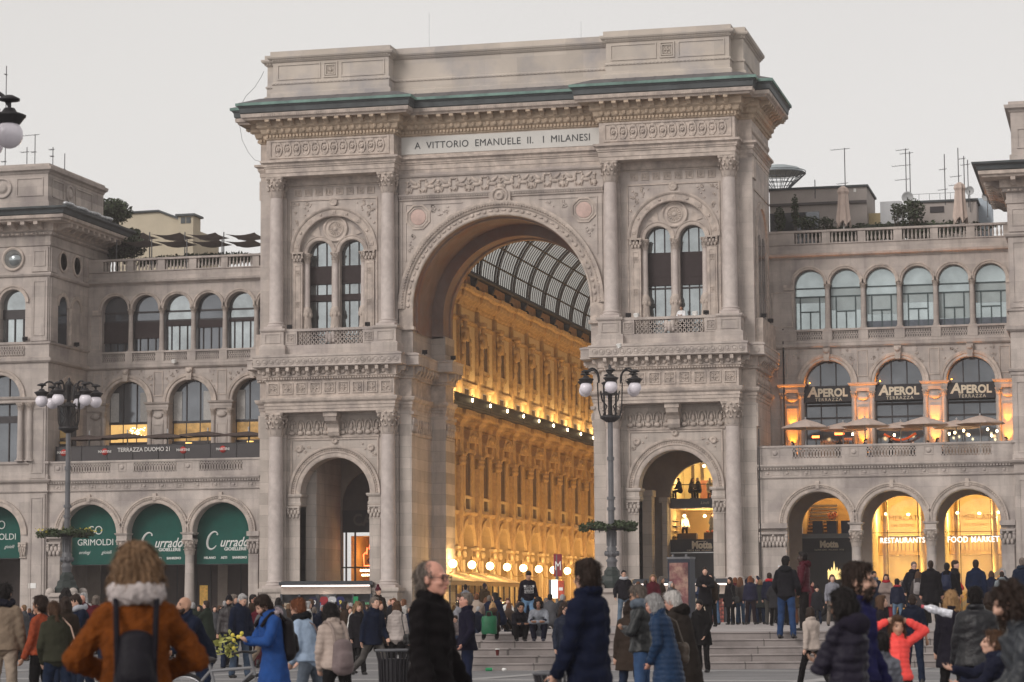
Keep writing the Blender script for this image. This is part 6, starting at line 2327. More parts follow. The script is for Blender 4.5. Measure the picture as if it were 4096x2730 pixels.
# ------------------------------------------------------------------ kiosks and the poster column
def kiosk(s1, s2, dep, ztop, g, label, spec):
 """news kiosk seen between two columns of the photograph, 'dep' metres away"""
 a, c = at_depth(s1, 2400, dep), at_depth(s2, 2400, dep)
 w = (c - a).length
 ctr = (a + c) / 2
 t = thing('news_kiosk', label, 'kiosk', (ctr.x, ctr.y, g), -YAW)
 h = ztop - g
 b = MB()
 b.box(-w / 2 - .1, w / 2 + .1, -.9, 1.4, h - .22, h - .05)
 b.box(-w / 2, w / 2, -.6, 1.3, h - .05, h)
 local('roof', b.mesh('roof', mat('dark_kiosk_metal', (.05, .055, .065), .5, .2, 2)), t)
 b = MB()
 b.box(-w / 2 + .05, w / 2 - .05, -.8, -.76, h - .3, h - .23)
 local('light_tube', b.mesh('light_tube', mat('lit_tube', (1, .9, .85), .5, 0, emit=(1, .82, .74), estr=3)), t)
 b = MB()
 b.box(-w / 2, w / 2, -.5, -.42, h - .72, h - .26)
 local('fascia', b.mesh('fascia', mat('beige_fascia', (.45, .38, .33), .6, .1, 3)), t)
 b = MB()
 b.box(-w / 2, w / 2, 0, 1.3, 0, h - .25)
 for k in range(6):
  x = -w / 2 + w * k / 5
  b.box(x - .06, x + .06, -.5, 0, 0, h - .7)
 body = local('body', b.mesh('body', mat('dark_kiosk_metal', (.05, .055, .065), .5, .2, 2)), t)
 rr = random.Random(len(label))
 for k in range(5):
  x0 = -w / 2 + w * k / 5 + .12
  x1 = x0 + w / 5 - .24
  b = MB()
  for r in range(6):
   for q in range(5):
    b.box(x0 + (x1 - x0) * q / 5 + .01, x0 + (x1 - x0) * (q + 1) / 5 - .01, -.06, -.02, .7 + .2 * r, .87 + .2 * r)
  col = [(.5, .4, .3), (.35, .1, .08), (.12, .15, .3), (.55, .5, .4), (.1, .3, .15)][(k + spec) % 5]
  local('magazine_rack', b.mesh('magazine_rack', mat(f'magazine_covers_{(k + spec) % 5}', col, .5, .9, 7, emit=col, estr=.35 if k % 2 == 0 else .06)), t)  # covers emit their own colour to look lamp-lit, every other rack stronger
 o = lamp('kiosk_light', 'POINT', (0, 0, 0), 14, (1, .86, .76), None, .2)
 o.parent = t
 o.location = (0, -.45, h - .75)
 return t, w, h

KL, kw, kh = kiosk(1128, 1485, 141, 2.98, GZ, 'long lit news kiosk with jerseys at the foot of the left tower', 0)
for i, (x, col, num) in enumerate(((-.7, (.02, .02, .05), '70'), (-.1, (.3, .03, .04), ''), (.35, (.5, .5, .52), '2'), (.8, (.015, .02, .09), '9'))):
 b = MB()
 b.add([(x - .22, -.62, 2.1), (x - .13, -.62, 2.2), (x + .13, -.62, 2.2), (x + .22, -.62, 2.1), (x + .24, -.62, 1.92), (x + .16, -.62, 1.92), (x + .16, -.62, 1.5), (x - .16, -.62, 1.5), (x - .16, -.62, 1.92), (x - .24, -.62, 1.92)],
          [tuple(reversed(range(10)))])
 j = local('hanging_jersey', b.mesh('hanging_jersey', mat('jersey_' + str(i), col, .9, .1, 4)), KL)
 if num:
  lettering(num, WHITE if num != '9' else mat('yellow_number', (.6, .5, .1), .8, 0), j, (x, -.635, 1.88), .3, ext=.003, bold=.01, world=False)
b = MB()
b.box(1.52, 1.78, -.6, -.56, 1.1, 2.2)
local('green_scarf', b.mesh('green_scarf', mat('green_scarf', (.02, .25, .1), .9, .1, 4)), KL)
kiosk(2535, 2905, 120, 2.72, GZ, 'lit news kiosk with souvenirs behind the tall poster column on the right', 2)
p1, p2 = at_depth(2722, 2400, 96), at_depth(2780, 2400, 96)
t = thing('poster_column', 'tall dark blue advertising column with a red and black poster', 'advertising column', (p1.x, p1.y, PZ), -YAW - radians(28))
b = MB()
b.box(-.46, .46, -.12, .35, 0, 2.42)
local('body', b.mesh('body', mat('navy_enamel', (.012, .016, .03), .4, .2, 2)), t)
b = MB()
b.box(-.38, .38, -.14, -.12, .35, 2.28)
pm = mat('abstract_red_poster', (.10, .03, .035), .4, .7, 2.2, mottle=(.42, .30, .22, 1.7), emit=(.3, .12, .1), estr=.12)
po = local('poster', b.mesh('poster', pm), t)
b = MB()
b.box(-.48, .48, -.15, .36, 2.42, 2.5)
for x in (-.3, .25):
 b.box(x, x + .06, -.1, 0, 2.5, 2.6)
local('cap', b.mesh('cap', IRONG), t)

# ------------------------------------------------------------------ roof tops
def antenna(px, py_base, py_top, y, cross, label):
 a, c = at_y(px, py_base, y), at_y(px, py_top, y)
 b = MB()
 b.tube([a, (a.x, a.y, c.z)], .03, 5)
 for fz, w in cross:
  z = a.z + (c.z - a.z) * fz
  b.tube([(a.x - w * .8, a.y, z - .03), (a.x + w * .3, a.y, z + .03)], .018, 4)
  for k in range(5):
   x = a.x - w * .8 + w * 1.1 * k / 5
   b.tube([(x, a.y - .2, z), (x, a.y + .2, z)], .01, 3)
 o = b.build('roof_antenna', IRONG, None)
 tag(o, label, 'antenna', 'thin aerials on the roofs')

for px, pb, pt, cr, lab in ((3382, 765, 593, ((.98, 1.0), (.3, .6)), 'thin aerial mast above the closed umbrella near the arch'), (3261, 765, 720, ((.6, 1.0),), 'low tilted aerial on the grey roof near the arch'),
       (3627, 790, 595, ((.98, .7), (.7, 1.0), (.45, .8)), 'tall aerial by the satellite dish, left of its pair'), (3643, 790, 607, ((.97, .7),), 'tall aerial by the satellite dish, right of its pair'),
       (3782, 790, 617, ((.7, .4), (.3, .5)), 'lone aerial between the dish and the second closed umbrella'), (3837, 790, 592, ((.5, .6), (.35, .7)), 'tallest aerial behind the second closed umbrella'),
       (3860, 800, 625, ((.95, .4),), 'aerial just right of the second closed umbrella'), (3875, 800, 640, ((.9, .5), (.4, .6)), 'rightmost aerial, by the corner block'),
       (20, 660, 265, ((.92, .12), (.1, .3)), 'tall mast behind the hanging globe'), (107, 655, 590, ((.8, .5),), 'short aerial on the corner pavilion attic'),
       (139, 650, 538, ((.98, 1.0), (.5, .3)), 'aerial with a long arm on the corner pavilion attic'), (211, 650, 590, ((.9, .3), (.6, .2)), 'aerial with two prongs on the corner pavilion'),
       (258, 690, 615, ((.4, .1),), 'thick dark stub mast at the pavilion attic edge')):
 antenna(px, pb + 30, pt, 10 if px > 1000 else 6, cr, lab)
for px, pt, y, lab in ((1717, 50, 1.5, 'hair-thin lightning rod left of centre on the arch'), (2325, 85, 1.5, 'hair-thin lightning rod right of centre on the arch')):
 a = at_y(px, 190, y)
 c = at_y(px, pt, y)
 b = MB()
 b.tube([(a.x, a.y, 33.0), (a.x, a.y, c.z)], .006, 4)
 tag(b.build('lightning_rod', IRON), lab, 'lightning rod')
for pts, lab in (([(1072, 285), (1060, 310), (1035, 350), (1000, 385), (985, 412)], 'thin cable hanging above the green cornice on the left'), ([(975, 500), (985, 560), (1010, 610), (1035, 640), (1060, 647)], 'thin cable looping below the left eaves')):
 b = MB()
 b.tube([at_y(px, py, -.4) + Vector((-.25, 0, 0)) for px, py in pts], .012, 4)
 tag(b.build('cable', IRON), lab, 'cable')

def roof_box(p0, p1, y, dy, m, name, label, zb=21.3, cap=True, cat='building'):
 a, c = at_y(p0[0], p0[1], y), at_y(p1[0], p1[1], y)
 t = thing(name, label, cat, ((a.x + c.x) / 2, y, zb))
 b = MB()
 b.box(a.x, c.x, y, y + dy, zb, a.z)
 b.build('wall', m, t)
 if cap:
  b = MB()
  b.box(a.x - .1, c.x + .1, y - .12, y + dy, a.z, a.z + .12)
  b.build('roof', COPPERDK, t)
 return t, a, c

GREYW = mat('grey_render', (.40, .36, .34), .9, .1, 1)
t, a, c = roof_box((3078, 765), (3466, 765), 10, 5, GREYW, 'penthouse', 'grey rooftop penthouse with planted trellis next to the arch')
b = MB()
b.box(a.x, c.x, 9.85, 10, a.z - .95, a.z - .8)
b.build('ledge', mat('dark_ledge', (.12, .11, .11), .8, .1, 2), t)
b = MB()
b.box(a.x, a.x + 2.9, 9.94, 9.98, 22.2, a.z - 1.35)
b.build('window', GLASSDK, t)
b = MB()
for k in range(14):
 b.box(a.x + 2.2 + .17 * k, a.x + 2.21 + .17 * k, 9.4, 9.42, 21.6, 23.6)
for k in range(7):
 b.box(a.x + 2.2, a.x + 4.5, 9.4, 9.42, 21.8 + .28 * k, 21.82 + .28 * k)
b.build('trellis', IRONG, t)
b = MB()
b.box(c.x - .75, c.x - .6, 9.96, 10.02, a.z - .3, a.z - .08)
b.build('vent', WHITE, t)
t, a, c = roof_box((3632, 815), (3905, 805), 10, 4, GREYW, 'penthouse', 'grey rooftop hut with a dark slot window between closed umbrella and dish')
b = MB()
b.box(a.x + 1.25, a.x + 2.05, 9.95, 10.0, a.z - .6, a.z - .25)
b.build('window', FRAME, t)
b = MB()
for k in range(6):
 b.tube([(a.x + .6 * k, 10.5, a.z), (a.x + .6 * k, 10.5, a.z + .6)], .015, 4)
b.tube([(a.x - .2, 10.5, a.z + .6), (a.x + 3.4, 10.5, a.z + .6)], .015, 4)
b.build('roof_rail', IRONG, t)
t, a, c = roof_box((3520, 808), (3605, 802), 10.5, 2, mat('white_plant_box', (.60, .61, .63), .6, .06, 2), 'cooling_unit', 'white box-shaped cooling unit beside the olive shrub', cap=False, cat='cooling unit')
t, a, c = roof_box((3466, 855), (3530, 855), 11, 2, mat('yellow_render', (.52, .42, .25), .9, .1, 2), 'roof_hut', 'low yellow rooftop wall behind the white cooling unit', cap=False)
t, a, c = roof_box((3880, 795), (3965, 800), 12, 2, mat('pale_blue_cladding', (.52, .60, .68), .6, .08, 2), 'roof_cabin', 'pale blue rooftop cabin by the corner block', cap=False)
for px, pt, lab in ((3372, 745, 'closed beige umbrella in front of the grey penthouse by the arch'), (3838, 730, 'closed beige umbrella near the corner block')):
 p = at_y(px, pt, 7.4)
 t = thing('closed_umbrella', lab, 'umbrella', (p.x, p.y, 21.3))
 b = MB()
 n = 16
 H = p.z
 pr = [(.06, H), (.24, H - .15), (.3, H - .35), (.24, H - .5), (.3, H - 1.3), (.38, H - 2.0), (.3, H - 2.05)]
 vs = [(p.x + r * (1 + .22 * (k % 2)) * cos(2 * pi * k / n), p.y + r * (1 + .22 * (k % 2)) * sin(2 * pi * k / n), z - (.18 * ((k * 5) % 3) if i > 4 else 0)) for i, (r, z) in enumerate(pr) for k in range(n)]
 b.add(vs, [(i * n + k, i * n + (k + 1) % n, (i + 1) * n + (k + 1) % n, (i + 1) * n + k) for i in range(len(pr) - 1) for k in range(n)])
 b.build('folded_canopy', UMB, t)
 b = MB()
 b.lathe([(.04, 21.3), (.04, H - 1.9)], p.x, p.y, 8)
 b.build('pole', WHITE, t)
for px, py, r, lab in ((3630, 790, .34, 'grey satellite dish behind the olive shrub'), (3878, 763, .26, 'grey satellite dish behind the second closed umbrella'), (3948, 785, .3, 'tilted satellite dish half hidden by the corner block')):
 p = at_y(px, py, 9.6)
 t = thing('satellite_dish', lab, 'satellite dish', p)
 b = MB()
 b.disc_y([(r, 0), (r, .02), (r * .8, -.04), (r * .4, -.09), (.02, -.1)], p.x, p.z, p.y, 18)
 b.build('dish', mat('dish_grey', (.42, .43, .44), .5, .1, 3), t)
 b = MB()
 b.tube([(p.x, p.y + .05, p.z), (p.x, p.y + .3, p.z - 1.2)], .025, 5)
 b.tube([(p.x, p.y, p.z - r), (p.x, p.y - .35, p.z)], .012, 4)
 b.build('mount', IRONG, t)
for px, py, w, h, n, lab, m_ in ((3650, 845, .75, .75, 900, 'loose olive shrub on the roof terrace', LEAF2), (3585, 850, .35, .6, 260, 'small twiggy shrub beside the white cooling unit', LEAF2), (3120, 880, .35, .75, 420, 'dark conical conifer beside the arch tower', LEAF),
        (3180, 845, .22, 1.0, 330, 'slim dark cypress on the roof terrace', LEAF), (3230, 890, .8, .4, 420, 'dark climbing bush on the penthouse trellis', LEAF), (3305, 890, .5, .35, 200, 'low thin bush left of the closed umbrella', LEAF2)):
 p = at_y(px, py, 8.2)
 t = thing('roof_shrub', lab, 'shrub', (p.x, p.y, 21.3))
 b = MB()
 leaves(b, p, (w, w * .8, h), n, .1, int(px), .2)
 b.build('foliage', m_, t)
 b = MB()
 for k in range(5):
  b.tube([(p.x, p.y, 21.3), (p.x + w * .5 * cos(k * 1.3), p.y + w * .4 * sin(k * 1.3), p.z + h * .4)], .02, 4)
 b.build('stem', mat('brown_twig', (.08, .06, .045), .9, .2, 4), t)
p = at_y(3115, 700, 45)                                          # lattice crown of a distant tower
t = thing('lattice_crown', 'round lattice crown of a tower top showing behind the arch', 'tower', (p.x, p.y, 15))
b = MB()
zc = p.z + .2
for k in range(28):
 a = 2 * pi * k / 28
 b.tube([(p.x + .5 * cos(a), 45 + .5 * sin(a), zc - 1.9), (p.x + .8 * cos(a), 45 + .8 * sin(a), zc - 1.2), (p.x + 1.95 * cos(a), 45 + 1.95 * sin(a), zc - .15)], .03, 4)
for r, z in ((1.95, -.15), (1.95, 0), (1.5, -.5), (1.1, -.85)):
 b.tube([(p.x + r * cos(2 * pi * k / 36), 45 + r * sin(2 * pi * k / 36), zc + z) for k in range(37)], .03, 4)
b.lathe([(.6, 15), (.6, zc - 1.7)], p.x, 45, 16)
b.build('lattice', mat('blue_grey_steel', (.16, .18, .20), .6, .15, 1), t)
b = MB()
b.lathe([(1.93, zc - .1), (1.5, zc + .25), (.75, zc + .45), (0, zc + .5)], p.x, 45, 28)
b.build('dome', mat('pale_zinc', (.30, .34, .36), .6, .15, 1), t)

# left roofs
a, c = at_y(472, 862, 26), at_y(735, 862, 26)
t = thing('roof_building', 'plain yellow building with a capped chimney beyond the left roof', 'building', ((a.x + c.x) / 2, 26, 15))
YEL = mat('yellow_stucco', (.50, .44, .34), .9, .06, 1)
b = MB()
zl, zp, zr = at_y(472, 858, 26).z, at_y(637, 848, 26).z, at_y(716, 880, 26).z
xm = at_y(637, 848, 26).x
xr = at_y(716, 880, 26).x
b.add([(a.x, 26, 15), (xr, 26, 15), (xr, 26, zr), (xm, 26, zp), (a.x, 26, zl)], [(0, 1, 2, 3, 4)])
b.box(a.x + .05, xr - .05, 26.1, 34, 15, zr - .2)
w_ = b.build('wall', YEL, t)
b = MB()
b.tube([(a.x - .1, 25.9, zl + .05), (xm, 25.9, zp + .05), (xr + .1, 25.9, zr + .05)], .1, 4)
b.build('roof_edge', COPPERDK, t)
x0, x1 = at_y(715, 880, 25.5).x, at_y(775, 880, 25.5).x
zc_ = at_y(745, 866, 25.5).z
b = MB()
b.box(x0, x1, 25.4, 26.8, 15, zc_)
ch = b.build('chimney', YEL, t)
b = MB()
b.box(x0 - .15, x1 + .15, 25.2, 27, zc_, zc_ + .14)
for x in (x0 + .2, x1 - .5):
 b.box(x, x + .32, 25.36, 25.4, zc_ - .5, zc_ - .08)
b.build('chimney_cap', COPPERDK, ch)
SAIL = mat('brown_shade_cloth', (.36, .305, .29), .9, .1, 3)
k = 0
for row, (y, py) in enumerate(((8.5, 972), (11.5, 945))):
 for i, px in enumerate((560, 700, 840, 980) if row == 0 else (545, 690, 830, 985)):
  p = at_y(px, py, y)
  pos = ('by the dark hedge', 'second from the hedge', 'third from the hedge', 'beside the arch tower')[i]
  t = thing('shade_sail', f'brown shade sail on thin posts in the {"front" if row == 0 else "back"} row, {pos}', 'shade sail', (p.x, p.y, 21.3), 0, 'shade sails over the left roof terrace')
  b = MB()
  w, d = 1.0, 1.3
  g = 6
  vs = [(p.x + w * (2 * i_ / g - 1) * (1 - .16 * sin(pi * j_ / g)), p.y + d * (2 * j_ / g - 1) * (1 - .12 * sin(pi * i_ / g)), p.z - .28 * sin(pi * i_ / g) * (.4 + .6 * sin(pi * j_ / g))) for j_ in range(g + 1) for i_ in range(g + 1)]
  b.add(vs, [(j_ * (g + 1) + i_, j_ * (g + 1) + i_ + 1, (j_ + 1) * (g + 1) + i_ + 1, (j_ + 1) * (g + 1) + i_) for j_ in range(g) for i_ in range(g)])
  b.build('cloth', SAIL, t)
  b = MB()
  b.lathe([(.04, 21.3), (.04, p.z + .1)], p.x - w, p.y - d, 6)
  b.build('post', IRONG, t)
for px, py, y, rad, n, lab in ((440, 850, 12, (1.5, 1.2, .9), 1500, 'clipped dark hedge rising behind the pavilion eaves'), (470, 990, 9, (1.9, 1.4, .9), 1700, 'dark bushy hedge on the left roof terrace'),
                               (530, 935, 10, (.5, .5, .35), 300, 'small round bush below the yellow building'), (800, 1040, 9, (5.2, .5, .4), 1400, 'low hedge running under the shade sails'), (3560, 925, 8.5, (6.0, .4, .55), 1800, 'low planted hedge behind the right roof balustrade')):
 p = at_y(px, py, y)
 t = thing('hedge', lab, 'hedge', (p.x, p.y, 21.3))
 b = MB()
 leaves(b, p, rad, n, .13, int(px), .5)
 b.build('foliage', LEAF, t)
 b = MB()
 b.tube([(p.x, p.y, 21.3), (p.x, p.y, p.z)], .08, 5)
 b.ball(p, (rad[0] * .8, rad[1] * .8, rad[2] * .8), 10, 7)
 b.build('inner_branches', mat('dark_twigs', (.02, .024, .016), .9, .3, 4), t)
b = MB()
for k in range(22):
 y = .8 + .35 * k * .9
 b.ball((-27.2 + .45 * sin(k) * .2 + .6, y, 25.32), (.2, .2, .13), 6, 4)
tag(b.build('silver_duct', mat('crumpled_foil', (.5, .51, .53), .35, .3, 6, metal=.5)), 'crumpled silver wrapping along the pavilion attic ledge', 'duct')

# spotlights and cameras fixed on the ledges
def floodlight(x, y, z, rz, label, m=IRON, s=1.0):
 t = thing('floodlight' if m is IRON else 'security_camera', label, 'floodlight' if m is IRON else 'camera', (x, y, z), rz, 'floodlights on the ledges' if m is IRON else None)
 b = MB()
 b.cbox((0, 0, .16 * s), .3 * s, .16 * s, .2 * s, 0, .4)
 local('housing', b.mesh('housing', m), t)
 b = MB()
 b.box(-.04, .04, -.04, .04, 0, .1 * s)
 local('foot', b.mesh('foot', m), t)

for x, y, z, lab in ((-12.1, -1.0, 17.17, 'floodlight at the outer end of the left balcony rail'), (-7.5, -1.0, 17.17, 'floodlight at the inner end of the left balcony rail'), (7.4, -1.0, 17.17, 'floodlight at the inner end of the right balcony rail'),
                     (11.7, -1.0, 17.17, 'floodlight at the outer end of the right balcony rail'), (-4.9, 1.6, 15.76, 'floodlight on the ledge inside the great arch'), (-4.2, 5.2, 15.76, 'floodlight on the far inner pier of the great arch'),
                     (14.6, .7, 17.1, 'floodlight on the side ledge of the right tower'), (14.6, 3.4, 17.1, 'rear floodlight on the side ledge of the right tower'), (-28.6, -.2, 17.1, 'floodlight on the pavilion ledge at the far left'),
                     (-27.0, 3.6, 17.1, 'floodlight on the pavilion ledge near the wing')):
 floodlight(x, y, z, .3, lab)
for x, y, z, lab in ((7.85, -1.05, 17.17, 'small white camera near the inner end of the right balcony rail'), (11.1, -1.05, 17.17, 'white camera near the outer end of the right balcony rail'), (7.0, -1.75, 15.45, 'white camera fixed low on the ring-carved ledge'),
                     (-21.5, 5.3, 16.1, 'white dome camera on the left wing balustrade')):
 floodlight(x, y, z, -.4, lab, WHITE, .9)
b = MB()
b.tube([(14.33, -.05, z) for z in (11, 8, 5, 2.5)] + [(14.36, -.1, GZ)], .035, 6)
tag(b.build('drain_pipe', IRON), 'dark pipe running down the right tower edge', 'pipe')
b = MB()
b.tube([(15.0, 5.55, 17.0), (15.0, 5.55, 9.2)], .05, 6)
tag(b.build('drain_pipe', IRON), 'grey pipe down the right wing wall beside the tower', 'pipe')
letters_to_mesh()

# ------------------------------------------------------------------ people
TMP = bpy.data.scenes.new('workbench')
PENDING = []                                     # (temporary object, function that receives the finished mesh)
SKIN = {k: mat('skin_' + k, c, .5, .08, 14, spec=.4) for k, c in dict(fair=(.56, .33, .245), tan=(.44, .245, .165), ruddy=(.54, .27, .20), brown=(.26, .135, .085), dark=(.045, .026, .021)).items()}
HAIR = {k: mat('hair_' + k, c, .6, .55, 30, .35, 50, spec=.2, stretch=(1.6, 1.6, .16)) for k, c in dict(black=(.012, .009, .009), dark=(.028, .017, .013), brown=(.07, .036, .02), chestnut=(.12, .05, .025), auburn=(.16, .055, .025), blond=(.34, .20, .095),
                                                                             honey=(.17, .10, .055), grey=(.30, .29, .29), white=(.55, .52, .50), greybrown=(.13, .105, .09)).items()}
EYEM = mat('eye_dark', (.03, .018, .014), .2, 0)
LIPM = mat('lip', (.40, .13, .11), .5, .1, 9)
GLASSM = mat('spectacle_black', (.012, .01, .01), .3, 0)

def cloth(c, kind='wool'):
 c = tuple(round(v * (.7 if max(c) < .12 else 1), 4) for v in c)
 kw = dict(wool=dict(rough=.95, bump=.6, bscale=11, var=.22, scale=5), puffer=dict(rough=.5, bump=.45, bscale=17, var=.18, scale=4), leather=dict(rough=.42, bump=.7, bscale=10, var=.3, scale=5, spec=.35),
              denim=dict(rough=.9, bump=.6, bscale=13, var=.35, scale=5), fur=dict(rough=1, bump=.8, bscale=40, var=.4, scale=9), knit=dict(rough=.95, bump=.6, bscale=40, var=.25, scale=20),
              check=dict(rough=.95, bump=.2, bscale=40, var=.8, scale=17))[kind]
 kw.setdefault('spec', .12)
 return mat(f'{kind}_{c[0]:.3f}_{c[1]:.3f}_{c[2]:.3f}', c, **kw)

def remesh(b, voxel, done, smooth=4, fac=.5):
 me = bpy.data.meshes.new('t')
 me.from_pydata([tuple(p) for p in b.v], [], b.f)
 o = bpy.data.objects.new('t', me)
 TMP.collection.objects.link(o)
 m = o.modifiers.new('r', 'REMESH')
 m.mode = 'VOXEL'
 m.voxel_size = voxel
 m.use_smooth_shade = True
 m = o.modifiers.new('s', 'SMOOTH')
 m.factor = fac
 m.iterations = smooth
 PENDING.append((o, done))

def flush():
 vl = TMP.view_layers[0]
 vl.update()
 dg = vl.depsgraph
 res = []
 for o, done in PENDING:
  me = bpy.data.meshes.new_from_object(o.evaluated_get(dg))
  res.append((me, done))
 for o, done in PENDING:
  bpy.data.objects.remove(o)
 PENDING.clear()
 for me, done in res:
  done(me)

def limb(b, p0, p1, r0, r1, side=None, n=12):
 """tapered limb with rounded ends; radii may be (across, deep)"""
 p0, p1 = Vector(p0), Vector(p1)
 r0 = r0 if hasattr(r0, '__len__') else (r0, r0)
 r1 = r1 if hasattr(r1, '__len__') else (r1, r1)
 d = (p1 - p0)
 L = d.length
 d = d.normalized() if L > 1e-6 else Vector((0, 0, 1))
 s = Vector(side) if side is not None else d.orthogonal()
 s = (s - d * s.dot(d)).normalized()
 w = d.cross(s)
 rings = []
 for t in (-.98, -.8, -.45):
  q = sqrt(1 - t * t)
  rings.append((p0 + d * t * min(r0), r0[0] * q, r0[1] * q))
 rings += [(p0, *r0), (p1, *r1)]
 for t in (.45, .8, .98):
  q = sqrt(1 - t * t)
  rings.append((p1 + d * t * min(r1), r1[0] * q, r1[1] * q))
 vs = [c + s * a * cos(2 * pi * j / n) + w * e * sin(2 * pi * j / n) for c, a, e in rings for j in range(n)]
 k = len(rings)
 b.add(vs, [(i * n + j, i * n + (j + 1) % n, (i + 1) * n + (j + 1) % n, (i + 1) * n + j) for i in range(k - 1) for j in range(n)] + [tuple(reversed(range(n))), tuple(range((k - 1) * n, k * n))])

X3, Z3 = Vector((1, 0, 0)), Vector((0, 0, 1))
# arm = (forward, outward, elbow, inward twist); leg = (forward, outward, knee)
POSES = {
 'stand': dict(),
 'relax': dict(armL=(6, 9, 14, 0), armR=(2, 8, 20, 10), legL=(3, 4, 4), legR=(-3, 4, 2)),
 'walk': dict(lean=4, armL=(-18, 8, 20, 0), armR=(22, 8, 30, 10), legL=(24, 3, 8), legR=(-18, 3, 22)),
 'stride': dict(lean=3, armL=(10, 8, 40, 30), armR=(-14, 8, 20, 0), legL=(28, 3, 10), legR=(-24, 3, 30)),
 'phone': dict(lean=8, head=(0, 30), armL=(30, 6, 85, 45), armR=(34, 6, 80, 45), legL=(10, 3, 6), legR=(-8, 3, 12)),
 'pocket': dict(armL=(-6, 20, 45, 25), armR=(-6, 20, 45, 25), legL=(2, 5, 3), legR=(-2, 5, 3)),
 'cross': dict(armL=(32, 10, 98, 85), armR=(32, 10, 98, 85), legL=(2, 5, 3), legR=(-2, 5, 3)),
 'front': dict(armL=(18, 32, 88, 62), armR=(18, 32, 88, 62), legL=(2, 6, 3), legR=(-2, 6, 3)),
 'onehold': dict(armL=(8, 8, 12, 0), armR=(35, 10, 80, 35), legL=(4, 4, 4), legR=(-3, 4, 3)),
 'hands': dict(head=(0, 14), armL=(25, 8, 95, 60), armR=(25, 8, 95, 60), legL=(3, 4, 3), legR=(-3, 4, 3)),
 'onhead': dict(lean=-6, head=(8, 6), armL=(62, 76, 142, 178), armR=(62, 76, 142, 178), legL=(2, 5, 3), legR=(-2, 5, 3)),
 'onhead2': dict(lean=-6, head=(8, 6), vec=((.80, .12, .58), (-.88, .12, .44)), legL=(2, 5, 3), legR=(-2, 5, 3)),
 'photo': dict(lean=-4, armL=(150, 16, 50, 60), armR=(150, 16, 50, 60), legL=(2, 6, 3), legR=(-2, 6, 3)),
 'raise': dict(armL=(4, 9, 16, 0), armR=(158, 14, 18, 20), legL=(16, 4, 10), legR=(-14, 4, 10)),
 'stepup': dict(armL=(4, 16, 50, 30), armR=(4, 16, 50, 30), legL=(6, 5, 4), legR=(-4, 5, 4)),
 'perch': dict(lean=26, sit=.3, head=(0, 2), armL=(62, 4, 78, 50), armR=(62, 4, 78, 50), legL=(118, 9, 138), legR=(118, 9, 138)),
 'sit': dict(lean=10, sit=.5, head=(0, 4), armL=(32, 6, 60, 45), armR=(32, 6, 60, 45), legL=(84, 7, 84), legR=(84, 7, 84)),
 'floor': dict(lean=16, sit=.16, head=(0, 10), armL=(40, 6, 60, 50), armR=(40, 6, 60, 50), legL=(98, 10, 60), legR=(98, 10, 60)),
 'leanbike': dict(lean=32, head=(0, -18), armL=(70, 10, 24, 20), armR=(70, 10, 24, 20), legL=(10, 5, 6), legR=(-8, 5, 12)),
 'stoop': dict(lean=14, head=(0, 12), armL=(10, 10, 40, 40), armR=(14, 10, 40, 30), legL=(10, 4, 10), legR=(-10, 4, 12)),
 'hug': dict(lean=6, armL=(50, 8, 60, 40), armR=(60, 8, 50, 30), legL=(3, 4, 3), legR=(-3, 4, 3)),
 'lookdown': dict(head=(12, 26), armL=(4, 10, 14, 0), armR=(4, 10, 14, 0), legL=(4, 5, 3), legR=(-3, 5, 3)),
 'reach': dict(lean=3, armL=(4, 8, 14, 0), armR=(48, 4, 60, 20), legL=(4, 4, 4), legR=(-3, 4, 3)),
}

def arm_chain(J, nm, s, f, a, e, tw, S_, U, F):
 d = ((-U) * cos(f) + F * sin(f)) * cos(a) + X3 * s * sin(a)
 T = F * cos(tw) - X3 * s * sin(tw)
 B = T - d * T.dot(d)
 if B.length < .25:
  B = U - d * U.dot(d)
 B.normalize()
 d2 = d * cos(e) + B * sin(e)
 J['S' + nm], J['E' + nm] = S_, S_ + d * .285
 J['K' + nm] = J['E' + nm] + d2 * .25
 J['h' + nm] = d2
 J['hb' + nm] = (B * cos(e) - d * sin(e)).normalized()

